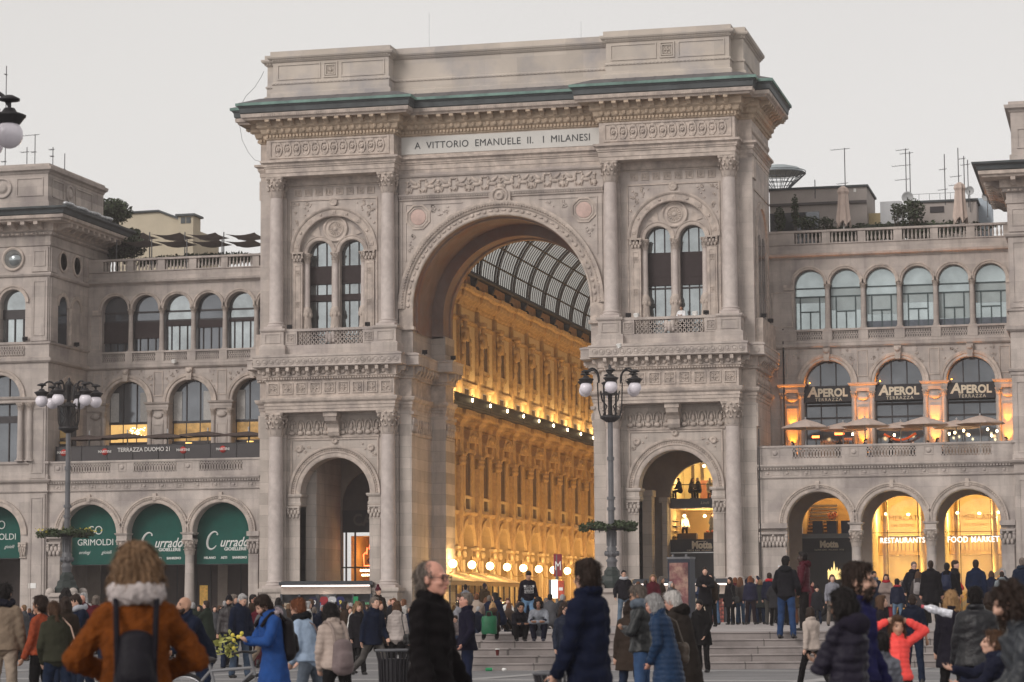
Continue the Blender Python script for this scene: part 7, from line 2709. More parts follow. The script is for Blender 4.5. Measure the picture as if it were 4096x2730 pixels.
def skeleton(p, female, kid):
 ps = POSES[p] if isinstance(p, str) else p
 ln = radians(ps.get('lean', 0))
 hy, hp = [radians(v) for v in ps.get('head', (0, 0))]
 U = Vector((0, -sin(ln), cos(ln)))
 F = Vector((0, -cos(ln), -sin(ln)))
 J = dict(U=U, F=F)
 P = J['P'] = Vector((0, 0, .93))
 sh = .16 if female else .182
 J['W'] = P + U * .17
 J['C'] = P + U * .40
 J['N'] = P + U * .53
 # head frame: yaw about U, then pitch
 Rm = Matrix.Rotation(hy, 3, 'Z') @ Matrix.Rotation(ln * .35 + hp, 3, 'X')
 J['HM'] = Rm
 hU, hF = Rm @ Z3, Rm @ Vector((0, -1, 0))
 J['H'] = J['N'] + U * .045 + hU * .10 + hF * .022
 for s, nm in ((1, 'L'), (-1, 'R')):
  f, a, e, tw = [radians(v) for v in ps.get('arm' + nm, (2, 8, 10, 0))]
  S_ = J['N'] - U * .085 + X3 * s * sh
  if 'vec' in ps:
   d, d2 = [(X3 * s * v[0] + F * v[1] + U * v[2]).normalized() for v in ps['vec']]
   J['S' + nm], J['E' + nm] = S_, S_ + d * .285
   J['K' + nm], J['h' + nm], J['hb' + nm] = S_ + d * .285 + d2 * .25, (d2 - X3 * s * .5).normalized(), -F
  else:
   arm_chain(J, nm, s, f, a, e, tw, S_, U, F)
  f, a, k = [radians(v) for v in ps.get('leg' + nm, (1, 4, 2))]
  h = P + X3 * s * .092 - U * .02
  d = (-Z3 * cos(f) + Vector((0, -1, 0)) * sin(f)) * cos(a) + X3 * s * sin(a)
  Bk = -(Z3 * sin(f) + Vector((0, -1, 0)) * cos(f))
  d2 = d * cos(k) + (Bk - d * Bk.dot(d)).normalized() * sin(k)
  J['G' + nm], J['Y' + nm] = h, h + d * .43
  J['A' + nm] = J['Y' + nm] + d2 * .42
  J['sd' + nm] = d2
 return J

def hand(b, J, nm, near):
 s = 1 if nm == 'L' else -1
 w, d, bk = J['K' + nm], J['h' + nm], J['hb' + nm]
 side = d.cross(bk).normalized()
 limb(b, w, w + d * .085, (.03, .018), (.038, .016), side, 8)
 r = .0095 if near else .011
 for i in range(4):
  o = w + d * .088 + side * (-.03 + .02 * i)
  L = (.062, .075, .07, .055)[i]
  m = o + d * L * .55 + bk * L * .18
  limb(b, o - d * .02, m, r, r * .95, None, 6)
  limb(b, m, m + d * L * .32 + bk * L * .42, r * .95, r * .8, None, 6)
 t0 = w + d * .03 + side * (.03 if s < 0 else -.03)
 t1 = t0 + d * .04 + bk * .03 + side * (.018 if s < 0 else -.018)
 limb(b, t0, t1, r * 1.2, r, None, 6)
 limb(b, t1, t1 + d * .03 + bk * .012, r, r * .8, None, 6)

def build_person(name, label, pos, rz, ztop, g, pose, look, vox, group=None, near=False, seat=None, cat='person'):
 """look: fem, kid, skin, hair=(style, colour), top=(kind, cloth, colour), bottom=(kind, cloth, colour), shoe, extras"""
 fem, kid = look.get('fem', 0), look.get('kid', 0)
 J = skeleton(pose, fem, kid)
 ps = POSES[pose] if isinstance(pose, str) else pose
 low = min(J['AL'].z, J['AR'].z) - .075
 hs = (1.2 if kid else 1.0) * look.get('hs', 1)
 top = J['H'].z + .125 * hs
 if 'sit' in ps and seat is not None:
  low = J['P'].z - .11 - (seat - g) / ((ztop - seat) / (top - J['P'].z + .11)) if ztop > seat else low
 sc = (ztop - g) / (top - low)
 girth = look.get('girth', 1.0)
 HM, H = J['HM'], J['H']
 hF, hU = HM @ Vector((0, -1, 0)), HM @ Z3
 U, F = J['U'], J['F']
 off = Vector((0, 0, -low))
 T = thing(name, label, cat, (pos.x, pos.y, g), rz, group)
 nT = T.name

 def fin(b, part, m, voxel=None, smooth=4, disp=None, strands=0):
  q = MB()
  q.v = [(Vector(p) + off) * sc for p in b.v]
  q.f = b.f

  def done(me):
   me.name = part
   n = len(me.vertices)
   if disp and n:
    co = np.empty(n * 3)
    no = np.empty(n * 3)
    me.vertices.foreach_get('co', co)
    me.vertices.foreach_get('normal', no)
    co, no = co.reshape(-1, 3), no.reshape(-1, 3)
    co = co + no * (disp(co / sc - np.array(off))[:, None] * sc)
    me.vertices.foreach_set('co', co.ravel())
   if strands and n:
    co, no = np.empty(n * 3), np.empty(n * 3)
    me.vertices.foreach_get('co', co)
    me.vertices.foreach_get('normal', no)
    co, no = co.reshape(-1, 3), no.reshape(-1, 3)
    rg = np.random.default_rng(n)
    i = rg.integers(0, n, strands)
    c_, n_ = co[i], no[i]
    g_ = -np.array(hU)[None] + .55 * rg.normal(size=(strands, 3)) * np.array([1, 1, .5]) + .35 * np.array(X3)[None] * np.sign(c_[:, :1])
    g_ -= n_ * (g_ * n_).sum(1)[:, None]
    g_ /= np.linalg.norm(g_, axis=1)[:, None] + 1e-6
    w_ = np.cross(g_, n_) * .0026 * sc
    ln = rg.uniform(.03, .085, (strands, 1)) * sc
    V = np.stack([c_ - w_, c_ + w_, c_ + g_ * ln * .5 + n_ * .011 * sc + w_, c_ + g_ * ln * .5 + n_ * .011 * sc - w_, c_ + g_ * ln + n_ * .007 * sc], 1).reshape(-1, 3)
    old = [tuple(p_.vertices) for p_ in me.polygons]
    fs = old + [q_ for k in range(strands) for q_ in ((n + 5 * k, n + 5 * k + 1, n + 5 * k + 2, n + 5 * k + 3), (n + 5 * k + 3, n + 5 * k + 2, n + 5 * k + 4))]
    me = bpy.data.meshes.new(part)
    me.from_pydata([tuple(v) for v in np.concatenate([co, V])], [], fs)
   me.materials.clear()
   me.materials.append(m)
   if n:
    me.polygons.foreach_set('use_smooth', [True] * len(me.polygons))
   me.update()
   o = bpy.data.objects.new(part, me)
   COL.objects.link(o)
   o.parent = bpy.data.objects[nT]
  remesh(q, voxel or vox, done, smooth)

 def hb(c, r):
  """ellipsoid in head space: c = (x, back, up)"""
  return H + HM @ (Vector(c) * hs), tuple(v * hs for v in r)

 fold = (look.get('fold', .006))
 ph = (sum(map(ord, label)) % 100) / 10.0

 def wrinkle(co):
  x, y, z = co[:, 0], co[:, 1], co[:, 2]
  return (.5 * fold if not near else 1.3 * fold) * (.9 * np.sin(z * 15 + x * 22 * np.sign(x + .001) + ph) + np.sin(z * 31 + x * 17 + ph) * np.sin(x * 23 - z * 13 + y * 19 + ph * 2) + .6 * np.sin(z * 63 + y * 41 + x * 30 + ph))

 def quilt(co):
  x, y, z = co[:, 0], co[:, 1], co[:, 2]
  d = np.full(len(co), 9.)
  t = z.copy()
  for nm in 'LR':
   for a, c, o_ in (('S', 'E', 0), ('E', 'K', .285)):
    A, C = np.array(J[a + nm]), np.array(J[c + nm])
    ax = (C - A) / np.linalg.norm(C - A)
    u = (co - A) @ ax
    dist = np.linalg.norm(co - A - np.clip(u, 0, None)[:, None] * ax, axis=1)
    m_ = (dist < .085) & (u > .03) & (dist < d)
    t[m_] = u[m_] + o_
    d[m_] = dist[m_]
  return .009 * np.abs(np.sin((t + .006 * np.sin(co[:, 0] * 19 + ph)) * pi / .068)) - .004 + .8 * wrinkle(co)

 def curly(co):
  x, y, z = co[:, 0], co[:, 1], co[:, 2]
  return .012 * (np.sin(x * 95 + 2 * np.sin(z * 60)) * np.sin(z * 90 + ph) + np.sin(y * 85 + z * 40))

 def strand(co):
  x, y, z = co[:, 0], co[:, 1], co[:, 2]
  a = np.arctan2(y - H.y - .02, x)
  return .006 * np.sin(a * 19 + 3 * np.sin(z * 14 + ph)) + .003 * np.sin(a * 41 + z * 30)

 def fleece(co):
  x, y, z = co[:, 0], co[:, 1], co[:, 2]
  return .006 * np.sin(x * 120 + 3 * np.sin(z * 50)) * np.sin(z * 110 + 2 * np.sin(y * 70)) + .5 * wrinkle(co)
 # ---------- body: one continuous surface
 b = MB()
 hipa = .165 if fem else .155
 limb(b, J['P'] - U * .03, J['W'], (hipa * girth, .1), ((.125 if fem else .14) * girth, .095), X3)
 limb(b, J['W'], J['C'], ((.125 if fem else .14) * girth, .095), (.15, .105), X3)
 limb(b, J['C'], J['N'] - U * .06, (.15, .105), (.12, .07), X3)
 limb(b, J['N'] - U * .06, H - hU * .05, .056 if not fem else .047, .054 if not fem else .046)
 for c, r in (((0, .012, .028), (.074, .094, .09)), ((0, -.02, -.035), (.06, .074, .082)), ((0, -.06, -.088), (.034, .034, .026)), ((0, -.03, -.075), (.05, .055, .035)), ((0, -.082, .02), (.052, .018, .014)),
                 ((.035, -.07, -.03), (.024, .026, .022)), ((-.035, -.07, -.03), (.024, .026, .022)), ((0, -.1, -.016), (.012, .018, .03)), ((0, -.109, -.033), (.017, .017, .013)),
                 ((.077, .005, -.012), (.011, .022, .032)), ((-.077, .005, -.012), (.011, .022, .032)), ((0, -.088, -.064), (.026, .016, .011))):
  cc, rr_ = hb(c, r)
  b.ball(cc, rr_, 12, 8, HM)
 for nm in 'LR':
  limb(b, J['S' + nm] - X3 * (.02 if nm == 'L' else -.02), J['E' + nm], .036, .034)
  limb(b, J['E' + nm], J['K' + nm], .039, .027)
  hand(b, J, nm, near)
  limb(b, J['G' + nm], J['Y' + nm], .08, .052)
  limb(b, J['Y' + nm], J['A' + nm], .052, .036)
  toe = Vector((0, -1, 0))
  limb(b, J['A' + nm] + Vector((0, .03, -.03)), J['A' + nm] + toe * .13 + Vector((0, 0, -.045)), (.034, .034), (.04, .022), X3)
 fin(b, 'body', SKIN[look.get('skin', 'fair')], vox * (.8 if near else 1), 3)
 # ---------- lower garment
 kind, cl, col = look.get('bottom', ('trousers', 'denim', (.03, .045, .09)))
 b = MB()
 limb(b, J['P'] - U * .04, J['P'] + U * .1, ((hipa + .02) * girth, .125), ((.135 if fem else .15) * girth, .115), X3)
 w0, w1, w2 = (.1, .072, .056) if kind == 'trousers' else (.088, .06, .046)
 for nm in 'LR':
  if kind != 'skirt':
   limb(b, J['G' + nm], J['Y' + nm], w0, w1)
   e_ = J['Y' + nm] + (J['A' + nm] - J['Y' + nm]) * (.96 if kind == 'trousers' else .9)
   limb(b, J['Y' + nm], e_, w1, w2 + (.012 if kind == 'trousers' else 0))
 if kind == 'skirt':
  limb(b, J['P'] - U * .02, J['P'] - Z3 * .34, ((hipa + .03), .13), (hipa + .05, .17), X3)
  q = MB()
  for nm in 'LR':
   limb(q, J['G' + nm], J['Y' + nm], .082, .058)
   limb(q, J['Y' + nm], J['A' + nm], .057, .042)
  fin(q, 'tights', cloth((.02, .018, .02)), None, 3)
 fin(b, 'skirt' if kind == 'skirt' else 'trousers', cloth(col, cl), None, 3, wrinkle)
 b = MB()
 for nm in 'LR':
  A = J['A' + nm]
  limb(b, A + Vector((0, .035, -.03)), A + Vector((0, -.14, -.045)), (.044, .046), (.048, .03), X3)
  limb(b, A + Vector((0, .01, .05)), A + Vector((0, .02, -.03)), .05, .05)
 fin(b, 'shoes', cloth(look.get('shoe', (.02, .018, .018)), 'leather'), None, 2)
 # ---------- upper garment
 kind, cl, col = look['top']
 b = MB()
 e = dict(sweater=.012, shirt=.012, jacket=.024, puffer=.034, coat=.03, longcoat=.034)[kind]
 hem = dict(sweater=.04, shirt=.06, jacket=.06, puffer=.09, coat=.30, longcoat=.52)[kind] + look.get('hem', 0)
 cw = (.15 if fem else .165) * girth
 limb(b, J['W'], J['C'], ((cw - .012 + e), .108 + e), (cw + e, .118 + e), X3)
 limb(b, J['C'], J['N'] - U * .075, (cw + e, .118 + e), (.125 + e, .075 + e), X3)
 if 'sit' in ps:
  limb(b, J['P'] - U * .04, J['W'], (hipa + .025 + e, .13 + e), (cw - .012 + e, .108 + e), X3)
 else:
  limb(b, J['P'] - U * .02, J['W'], (hipa * girth + .012 + e, .12 + e), (cw - .012 + e, .108 + e), X3)
  hz = J['P'] - Z3 * hem
  wd = .02 + hem * .12
  q = [(J['P'] + U * .02, hipa * girth + .012 + e, .12 + e), (hz, hipa * girth + wd + e, .12 + wd + e)]
  n = 18
  vs = [c + X3 * a * cos(2 * pi * j / n) + Vector((0, 1, 0)) * d_ * sin(2 * pi * j / n) for c, a, d_ in q for j in range(n)]
  b.add(vs, [(j, n + j, n + (j + 1) % n, (j + 1) % n) for j in range(n)] + [tuple(range(n)), tuple(reversed(range(n, 2 * n)))])
 for nm in 'LR':
  sg = 1 if nm == 'L' else -1
  limb(b, J['S' + nm] - X3 * sg * .015, J['E' + nm], .054 + e * .6, .05 + e * .6)
  limb(b, J['N'] - U * .045 + X3 * sg * .045, J['S' + nm] - X3 * sg * .02, (.06 + e * .5, .05 + e * .4), .05 + e * .55)
  if not look.get('sleeveless'):
   limb(b, J['E' + nm], J['E' + nm] + (J['K' + nm] - J['E' + nm]) * look.get('sleeve', .98), .053 + e * .6, .04 + e * .45)
 if kind != 'sweater' and kind != 'shirt':
  limb(b, J['N'] - U * .06, J['N'] + U * .015, (.085, .08), (.072, .074), X3)
  for k in range(11):                                      # turned-up collar, open in front
   a = radians(-62 + 304 * k / 10)
   b.ball(J['N'] + X3 * .083 * cos(a) - F * .083 * sin(a) + U * (.022 + .012 * sin(a)), (.03, .03, .036), 7, 5)
  limb(b, J['C'] + F * (.108 + e) + U * .06, J['P'] + F * (.115 + e) - U * .02, .013, .013)
  for nm in 'LR':
   d = (J['K' + nm] - J['E' + nm]).normalized()
   limb(b, J['K' + nm] - d * .03, J['K' + nm] - d * .005, .044 + e * .5, .044 + e * .5) if not look.get('sleeve') else None
 else:
  limb(b, J['N'] - U * .07, J['N'] - U * .03, (.085, .075), (.07, .066), X3)
 fin(b, kind if kind != 'longcoat' else 'coat', cloth(col, cl), None, 4 if cl != 'puffer' else 2, quilt if cl == 'puffer' else fleece if cl == 'fur' else wrinkle)
 # ---------- hair, hat, face
 st, hc = look.get('hair', ('short', 'dark'))
 hm = HAIR[hc]
 b = MB()
 hd = strand if st not in ('curly', 'bushy') else curly

 def hbb(c, r, n=12, m=8):
  cc, rr_ = hb(c, r)
  b.ball(cc, rr_, n, m, HM)
 if st in ('short', 'crop', 'long', 'bob', 'pony', 'updo', 'curly', 'bushy', 'fringe'):
  k = 0 if st == 'crop' else .006
  hbb((0, .024, .036), (.08 + k, .094 + k, .09 + k))
  hbb((0, .05, -.02), (.074 + k, .06 + k, .08))
  if st != 'crop':
   hbb((0, -.035, .092), (.062, .05, .03))
  for s in (-1, 1):
   hbb((s * .07, .0, .02), (.014, .03, .04))
 if st in ('bob', 'bushy'):
  k = .02 if st == 'bushy' else 0
  hbb((0, .05, -.03), (.094 + k, .075 + k, .1 + k))
  for s in (-1, 1):
   hbb((s * .085, .01, -.05), (.026 + k, .045, .085))
 if st == 'bushy':
  hbb((0, .02, .05), (.1, .105, .1))
 if st == 'curly':
  hbb((0, .02, .045), (.094, .1, .1))
  for s in (-1, 1):
   limb(b, *[hb(q_, (1,) * 3)[0] for q_ in ((s * .085, .02, .02), (s * .1, .02, -.2))], (.04 * hs), (.05 * hs))
  limb(b, hb((0, .07, 0), (1,) * 3)[0], hb((0, .1, -.22), (1,) * 3)[0], (.09, .06), (.1, .06), X3)
 if st == 'long':
  ln_ = look.get('hairlen', .3)
  limb(b, hb((0, .06, 0), (1,) * 3)[0], H + hF * -.06 - U * ln_, (.085, .05), (.1, .045), X3)
  for s in (-1, 1):
   limb(b, hb((s * .075, .02, .0), (1,) * 3)[0], H + X3 * s * .09 - U * (ln_ * .8) - F * .02, (.03, .05), (.035, .04), X3)
 if st == 'pony':
  limb(b, hb((0, .1, -.03), (1,) * 3)[0], H - hF * .12 - U * .17, .03, .022)
 if st == 'updo':
  hbb((0, .07, .075), (.06, .055, .05))
  hbb((.02, .09, .03), (.05, .04, .05))
 if st == 'balding':
  hbb((0, .035, -.01), (.083, .075, .055))
  hbb((0, .02, .04), (.0805, .085, .055))
 if st == 'fringe':
  hbb((0, -.075, .055), (.06, .024, .03))
 if st == 'tail':
  hbb((0, .045, .03), (.0795, .086, .082))
  hbb((0, .055, -.03), (.075, .055, .06))
  limb(b, hb((0, .09, -.05), (1,) * 3)[0], H - hF * .11 - U * .2, .038, .03)
 if st == 'crop' and False:
  pass
 if b.v:
  fin(b, 'hair', hm, None if near else vox, 2, hd if (near or vox < .02) else None, 900 if vox < .015 else 0)
 if st == 'shag':
  rs = random.Random(5)
  hbb((0, .022, .04), (.09, .1, .096))
  hbb((.01, .012, .07), (.078, .085, .085))
  hbb((-.02, .03, .085), (.06, .07, .066))
  for k in range(30):
   a = radians(-12 + 204 * k / 29)
   r_, dn = rs.uniform(.088, .108), rs.uniform(.07, .17)
   q_ = [hb((cos(a) * t_, .02 + sin(a) * t_ * .85, z_), (1,) * 3)[0] for t_, z_ in ((.06, .1), (r_ * .95, .03), (r_ * 1.06, -dn * .6), (r_ * rs.uniform(.9, 1.12), -dn))]
   for m0, m1, w0, w1 in zip(q_, q_[1:], (.026, .028, .022), (.028, .022, .008)):
    limb(b, m0, m1, w0, w1, None, 7)
  fin(b, 'hair', hm, .009, 1, strand, 1600)
  b = MB()
 if look.get('beard'):
  b = MB()
  hbb((0, -.05, -.085), (.056, .052, .042))
  hbb((0, -.035, -.06), (.067, .05, .05))
  hbb((0, -.095, -.052), (.03, .014, .008))
  fin(b, 'beard', HAIR[look['beard']], None, 1, curly if near else None, 350 if near else 0)
 if look.get('hat'):
  col, pom = look['hat']
  b = MB()
  hbb((0, .012, .05), (.09, .108, .085))
  hbb((0, .012, .03), (.092, .11, .035))
  hbb((0, .02, .11), (.06, .07, .05))
  if pom:
   hbb((0, .02, .18), (.045, .045, .045))
  fin(b, 'hat', cloth(col, 'knit'), None, 2)
  if pom:
   b = MB()
   hbb((0, .012, .022), (.094, .112, .012))
   fin(b, 'hat_band', cloth((.6, .55, .5), 'knit'), min(vox, .012), 1)
 if look.get('scarf'):
  col, cl_ = look['scarf']
  b = MB()
  for k in range(12):
   a = 2 * pi * k / 12
   b.ball(J['N'] + U * (.015 + .012 * sin(a * 3)) + X3 * .1 * cos(a) + F * .1 * sin(a), (.05, .05, .055), 8, 6)
  if look.get('bigscarf'):
   for k in range(14):
    a = 2 * pi * k / 14
    b.ball(J['N'] + U * (.03 + .01 * cos(a * 2)) + X3 * .105 * cos(a) + F * .1 * sin(a), (.052, .052, .06), 8, 6)
  fin(b, 'scarf', cloth(col, cl_), None, 3, fleece if near else None)
 if look.get('hood'):
  col, cl_ = look['hood']
  b = MB()
  b.ball(J['N'] - F * .1 - U * .01, (.13, .075, .09), 12, 8)
  limb(b, J['N'] - F * .06 + X3 * .1, J['N'] + F * .06 + X3 * .07 - U * .06, .045, .03)
  limb(b, J['N'] - F * .06 - X3 * .1, J['N'] + F * .06 - X3 * .07 - U * .06, .045, .03)
  fin(b, 'hood', cloth(col, cl_), None, 3, fleece if cl_ in ('fur', 'check') else None)
 if look.get('face', near):
  for s in (-1, 1):
   b = MB()
   cc, rr_ = hb((s * .031, -.0855, .0), (.0135, .008, .007))
   b.ball((cc + off) * sc, tuple(v * sc for v in rr_), 8, 6, HM)
   o = bpy.data.objects.new('eye', b.mesh('eye', EYEM))
   COL.objects.link(o)
   o.parent = T
   b = MB()
   cc, rr_ = hb((s * .033, -.094, .022), (.022, .007, .0045))
   b.ball((cc + off) * sc, tuple(v * sc for v in rr_), 8, 6, HM)
   o = bpy.data.objects.new('eyebrow', b.mesh('eyebrow', hm))
   COL.objects.link(o)
   o.parent = T
  b = MB()
  cc, rr_ = hb((0, -.0965, -.064), (.022, .01, .0065))
  b.ball((cc + off) * sc, tuple(v * sc for v in rr_), 10, 6, HM)
  o = bpy.data.objects.new('mouth', b.mesh('mouth', LIPM))
  COL.objects.link(o)
  o.parent = T
 if look.get('glasses'):
  b = MB()
  for s in (-1, 1):
   pts = [hb((s * .034 + .026 * cos(2 * pi * k / 14), -.106, .0 + .021 * sin(2 * pi * k / 14)), (1,) * 3)[0] for k in range(15)]
   b.tube([(p_ + off) * sc for p_ in pts], .0035 * sc, 5)
   b.tube([(hb(q_, (1,) * 3)[0] + off) * sc for q_ in ((s * .06, -.106, .004), (s * .078, -.06, .006), (s * .08, .01, .004))], .0035 * sc, 4)
   if look['glasses'] == 'dark':
    cc, rr_ = hb((s * .034, -.104, 0), (.026, .004, .021))
    b.ball((cc + off) * sc, tuple(v * sc for v in rr_), 10, 6, HM)
  b.tube([(hb(q_, (1,) * 3)[0] + off) * sc for q_ in ((-.008, -.107, .004), (.008, -.107, .004))], .0035 * sc, 4)
  o = bpy.data.objects.new('glasses', b.mesh('glasses', GLASSM))
  COL.objects.link(o)
  o.parent = T
 J['T'], J['sc'], J['off'] = T, sc, off
 J['loc'] = lambda v: (Vector(v) + off) * sc
 R = Matrix.Rotation(rz, 3, 'Z')
 J['world'] = lambda v: Vector((pos.x, pos.y, g)) + R @ ((Vector(v) + off) * sc)
 return J

def facing(p, deg):
 """0 looks at the camera, 90 to picture right, 180 away"""
 v = CAM - p
 return atan2(v.y, v.x) + pi / 2 + radians(deg)

def backpack(J, label, col, rz, size=1.0, low=0.0, strap=None, one=False):
 p = J['C'] - J['F'] * .12
 w = J['world'](p - J['U'] * (.12 + low))
 t = thing('backpack', label, 'backpack', w, rz)
 sc = J['sc'] * size
 b = MB()
 limb(b, (0, .06, -.16), (0, .05, .12), (.15, .085), (.125, .07), X3)
 limb(b, (0, .13, -.12), (0, .12, .0), (.11, .05), (.1, .04), X3)
 q = MB()
 q.v = [Vector(v) * sc for v in b.v]
 q.f = b.f

 def done(me):
  me.name = 'bag_body'
  me.materials.clear()
  me.materials.append(cloth(col, 'puffer'))
  me.polygons.foreach_set('use_smooth', [True] * len(me.polygons))
  o = bpy.data.objects.new('bag_body', me)
  COL.objects.link(o)
  o.parent = t
 remesh(q, .014, done, 3)
 inv = Matrix.Rotation(-rz, 3, 'Z')
 for s in ((1,) if one else (-1, 1)):
  b = MB()
  e = .045
  pts = [J['C'] - J['F'] * (.14 + e) + X3 * s * .09 - J['U'] * (.25 + low), J['C'] - J['F'] * (.135 + e) + X3 * s * .1, J['N'] - J['F'] * .1 + X3 * s * .105 + J['U'] * -.01, J['N'] + X3 * s * .11 + J['U'] * .012,
               J['N'] + J['F'] * .1 + X3 * s * .115 - J['U'] * .06, J['C'] + J['F'] * (.12 + e) + X3 * s * .13]
  b.tube([inv @ (J['world'](v) - w) for v in pts], .02 * sc, 6)
  o = bpy.data.objects.new('strap', b.mesh('strap', cloth(strap or col)))
  COL.objects.link(o)
  o.parent = t

def shoulder_bag(J, label, col, rz, side=1, drop=.32, w_=.15, h_=.13, cl='leather', cross=False):
 a = J['P'] + X3 * side * .24 - J['F'] * .02 + Z3 * (.47 - drop)
 w = J['world'](a)
 t = thing('shoulder_bag', label, 'bag', w, rz)
 sc = J['sc']
 b = MB()
 limb(b, (0, -.5 * w_, -h_), (0, .5 * w_, -h_), (.06, h_ * .5), (.06, h_ * .5), X3)
 limb(b, (0, -.55 * w_, -h_ * .4), (0, .55 * w_, -h_ * .4), (.05, h_ * .6), (.05, h_ * .6), X3)
 q = MB()
 q.v = [Vector(v) * sc for v in b.v]
 q.f = b.f

 def done(me):
  me.name = 'bag_body'
  me.materials.clear()
  me.materials.append(cloth(col, cl))
  o = bpy.data.objects.new('bag_body', me)
  me.polygons.foreach_set('use_smooth', [True] * len(me.polygons))
  COL.objects.link(o)
  o.parent = t
 remesh(q, .012, done, 3)
 inv = Matrix.Rotation(-rz, 3, 'Z')
 b = MB()
 sh = J['N'] + X3 * (-side if cross else side) * .12 - J['U'] * .0
 for f in (-1, 1):
  b.tube([(0, f * w_ * .5 * sc, -h_ * .3 * sc), inv @ (J['world'](J['C'] + J['F'] * .16 * -f + X3 * (side * .17 if not cross else 0)) - w), inv @ (J['world'](sh + J['U'] * .03) - w)], .012 * sc, 5)
 o = bpy.data.objects.new('strap', b.mesh('strap', cloth(col, cl)))
 COL.objects.link(o)
 o.parent = t

def place(px, py, d, g, deg, pose, look, label, vox=None, near=None, seat=None, group=None, name='person'):
 p = at_depth(px, py, d)
 if vox is None:
  vox = .0105 if d < 23 else .014 if d < 36 else .018 if d < 62 else .024
 if near is None:
  near = d < 23
 pos = Vector((p.x, p.y, g))
 rz = facing(pos, deg)
 if 'face' not in look and d < 64 and abs(deg) < 130:
  look['face'] = True
 J = build_person(name, label, pos, rz, p.z, g, pose, look, vox, group, near, seat)
 J['rz'], J['d'] = rz, d
 return J

# ------------------------------------------------------------------ who stands where
BLACK, NAVY, DKBROWN, GREY, JEANS, DKJEANS, BURG, BEIGE, OLIVE = (.013, .012, .013), (.011, .016, .036), (.035, .024, .018), (.11, .11, .12), (.045, .085, .155), (.016, .026, .055), (.10, .012, .022), (.40, .33, .28), (.045, .045, .03)
PUR = (.028, .024, .040)

def L(top, hair, bottom=('trousers', 'denim', DKJEANS), skin='fair', **k):
 return dict(top=top, hair=hair, bottom=bottom, skin=skin, **k)

def T_(kind, col, cl='wool'):
 return (kind, cl, col)

PUF = lambda c, k='jacket': (k, 'puffer', c)
LEA = lambda c, k='jacket': (k, 'leather', c)
TR = lambda c, cl='wool': ('trousers', cl, c)
# --- near the camera, left
J = place(547, 2186, 12.8, GZ, 180, 'front', L(('jacket', 'fur', (.15, .042, .008)), ('shag', 'honey'), fem=1, hs=1.02, girth=1.08, hem=.12, scarf=((.42, .37, .36), 'knit'), bigscarf=1),
          'woman seen from behind in a fuzzy rust orange coat and pale scarf')
backpack(J, 'small dark backpack on the fuzzy rust orange coat', (.018, .016, .022), J['rz'], .8, .06)
J = place(19, 2335, 33, GZ, 160, 'relax', L(T_('jacket', (.20, .15, .11)), ('short', 'black'), TR((.30, .24, .19)), 'tan', scarf=((.02, .02, .03), 'knit')), 'man in a beige corduroy jacket cut by the left frame edge')
J = place(165, 2383, 33, GZ, -125, 'relax', L(T_('sweater', (.26, .055, .025), 'knit'), ('short', 'dark'), ('trousers', 'wool', BLACK), 'tan', fem=1, hs=1.05), 'short-haired woman in a rust red sweater and black skirt, turned left')
J = place(232, 2407, 31, GZ, 200, 'stoop', L(T_('jacket', OLIVE), ('pony', 'brown'), fem=1), 'woman with a brown ponytail in an olive jacket carrying a beige bag')
shoulder_bag(J, 'beige strapped shoulder bag against the olive jacket', (.36, .24, .19), J['rz'], -1, .3, .22, .16)
place(262, 2386, 38, GZ, 180, 'stand', L(T_('coat', DKBROWN), ('long', 'dark'), fem=1), 'long dark-haired woman in a brown coat beside the ponytailed woman')
place(337, 2379, 43, GZ, -75, 'phone', L(T_('jacket', NAVY), ('short', 'dark'), scarf=((.35, .36, .4), 'wool')), 'dark-haired man in profile with a pale collar, left of the orange coat')
place(384, 2381, 50, GZ, 175, 'stand', L(T_('jacket', BURG), ('crop', 'greybrown')), 'man with cropped hair in a burgundy jacket, left of the orange coat')
place(264, 2358, 50, GZ, 180, 'stand', L(T_('coat', BLACK), ('bushy', 'black'), skin='tan'), 'tall bushy-haired person in black before the left lamp pedestal')
J = place(815, 2386, 32, GZ, -55, 'leanbike', L(T_('jacket', NAVY), ('none', 'dark'), ('trousers', 'denim', DKJEANS), 'tan', beard='dark', hem=.05), 'bald bearded man in a navy jacket leaning over a bicycle')
BIKEMAN = J
place(917, 2385, 60, GZ, -10, 'relax', L(LEA((.035, .028, .03)), ('crop', 'black'), skin='tan', beard='black', hat=((.015, .014, .018), 0)), 'bearded man in a black beanie and dark leather jacket')
J = place(961, 2377, 53, GZ, 35, 'lookdown', L(T_('coat', NAVY), ('short', 'grey'), TR((.06, .085, .13), 'denim'), hem=-.12), 'grey-haired man in a navy coat holding yellow flowers')
FLOW = J
place(1058, 2412, 60, GZ, 25, 'stride', L(T_('jacket', GREY, 'knit'), ('short', 'brown'), TR((.26, .20, .15)), hood=((.3, .3, .31), 'knit')), 'person in a grey hooded jacket and beige trousers, mid-stride')
place(1035, 2402, 62, GZ, 160, 'walk', L(T_('coat', BURG), ('bob', 'dark'), TR((.06, .01, .015)), fem=1), 'woman in maroon coat and trousers behind the blue jacket')
J = place(1098, 2381, 29, GZ, -70, 'phone', L(T_('coat', (.018, .06, .21)), ('short', 'dark'), TR((.09, .12, .17), 'denim'), beard='dark', hood=((.34, .28, .30), 'check'), hem=.12), 'bearded man in a bright blue jacket with a checked hood')
backpack(J, 'big black backpack on the bright blue jacket', (.014, .011, .014), J['rz'], 1.3, .05)
J = place(1240, 2396, 30, GZ, -120, 'stoop', L(T_('jacket', (.30, .38, .50)), ('updo', 'auburn'), TR((.10, .12, .15), 'denim'), fem=1, scarf=((.015, .015, .018), 'knit')), 'woman with a red-brown updo in a pale blue jacket')
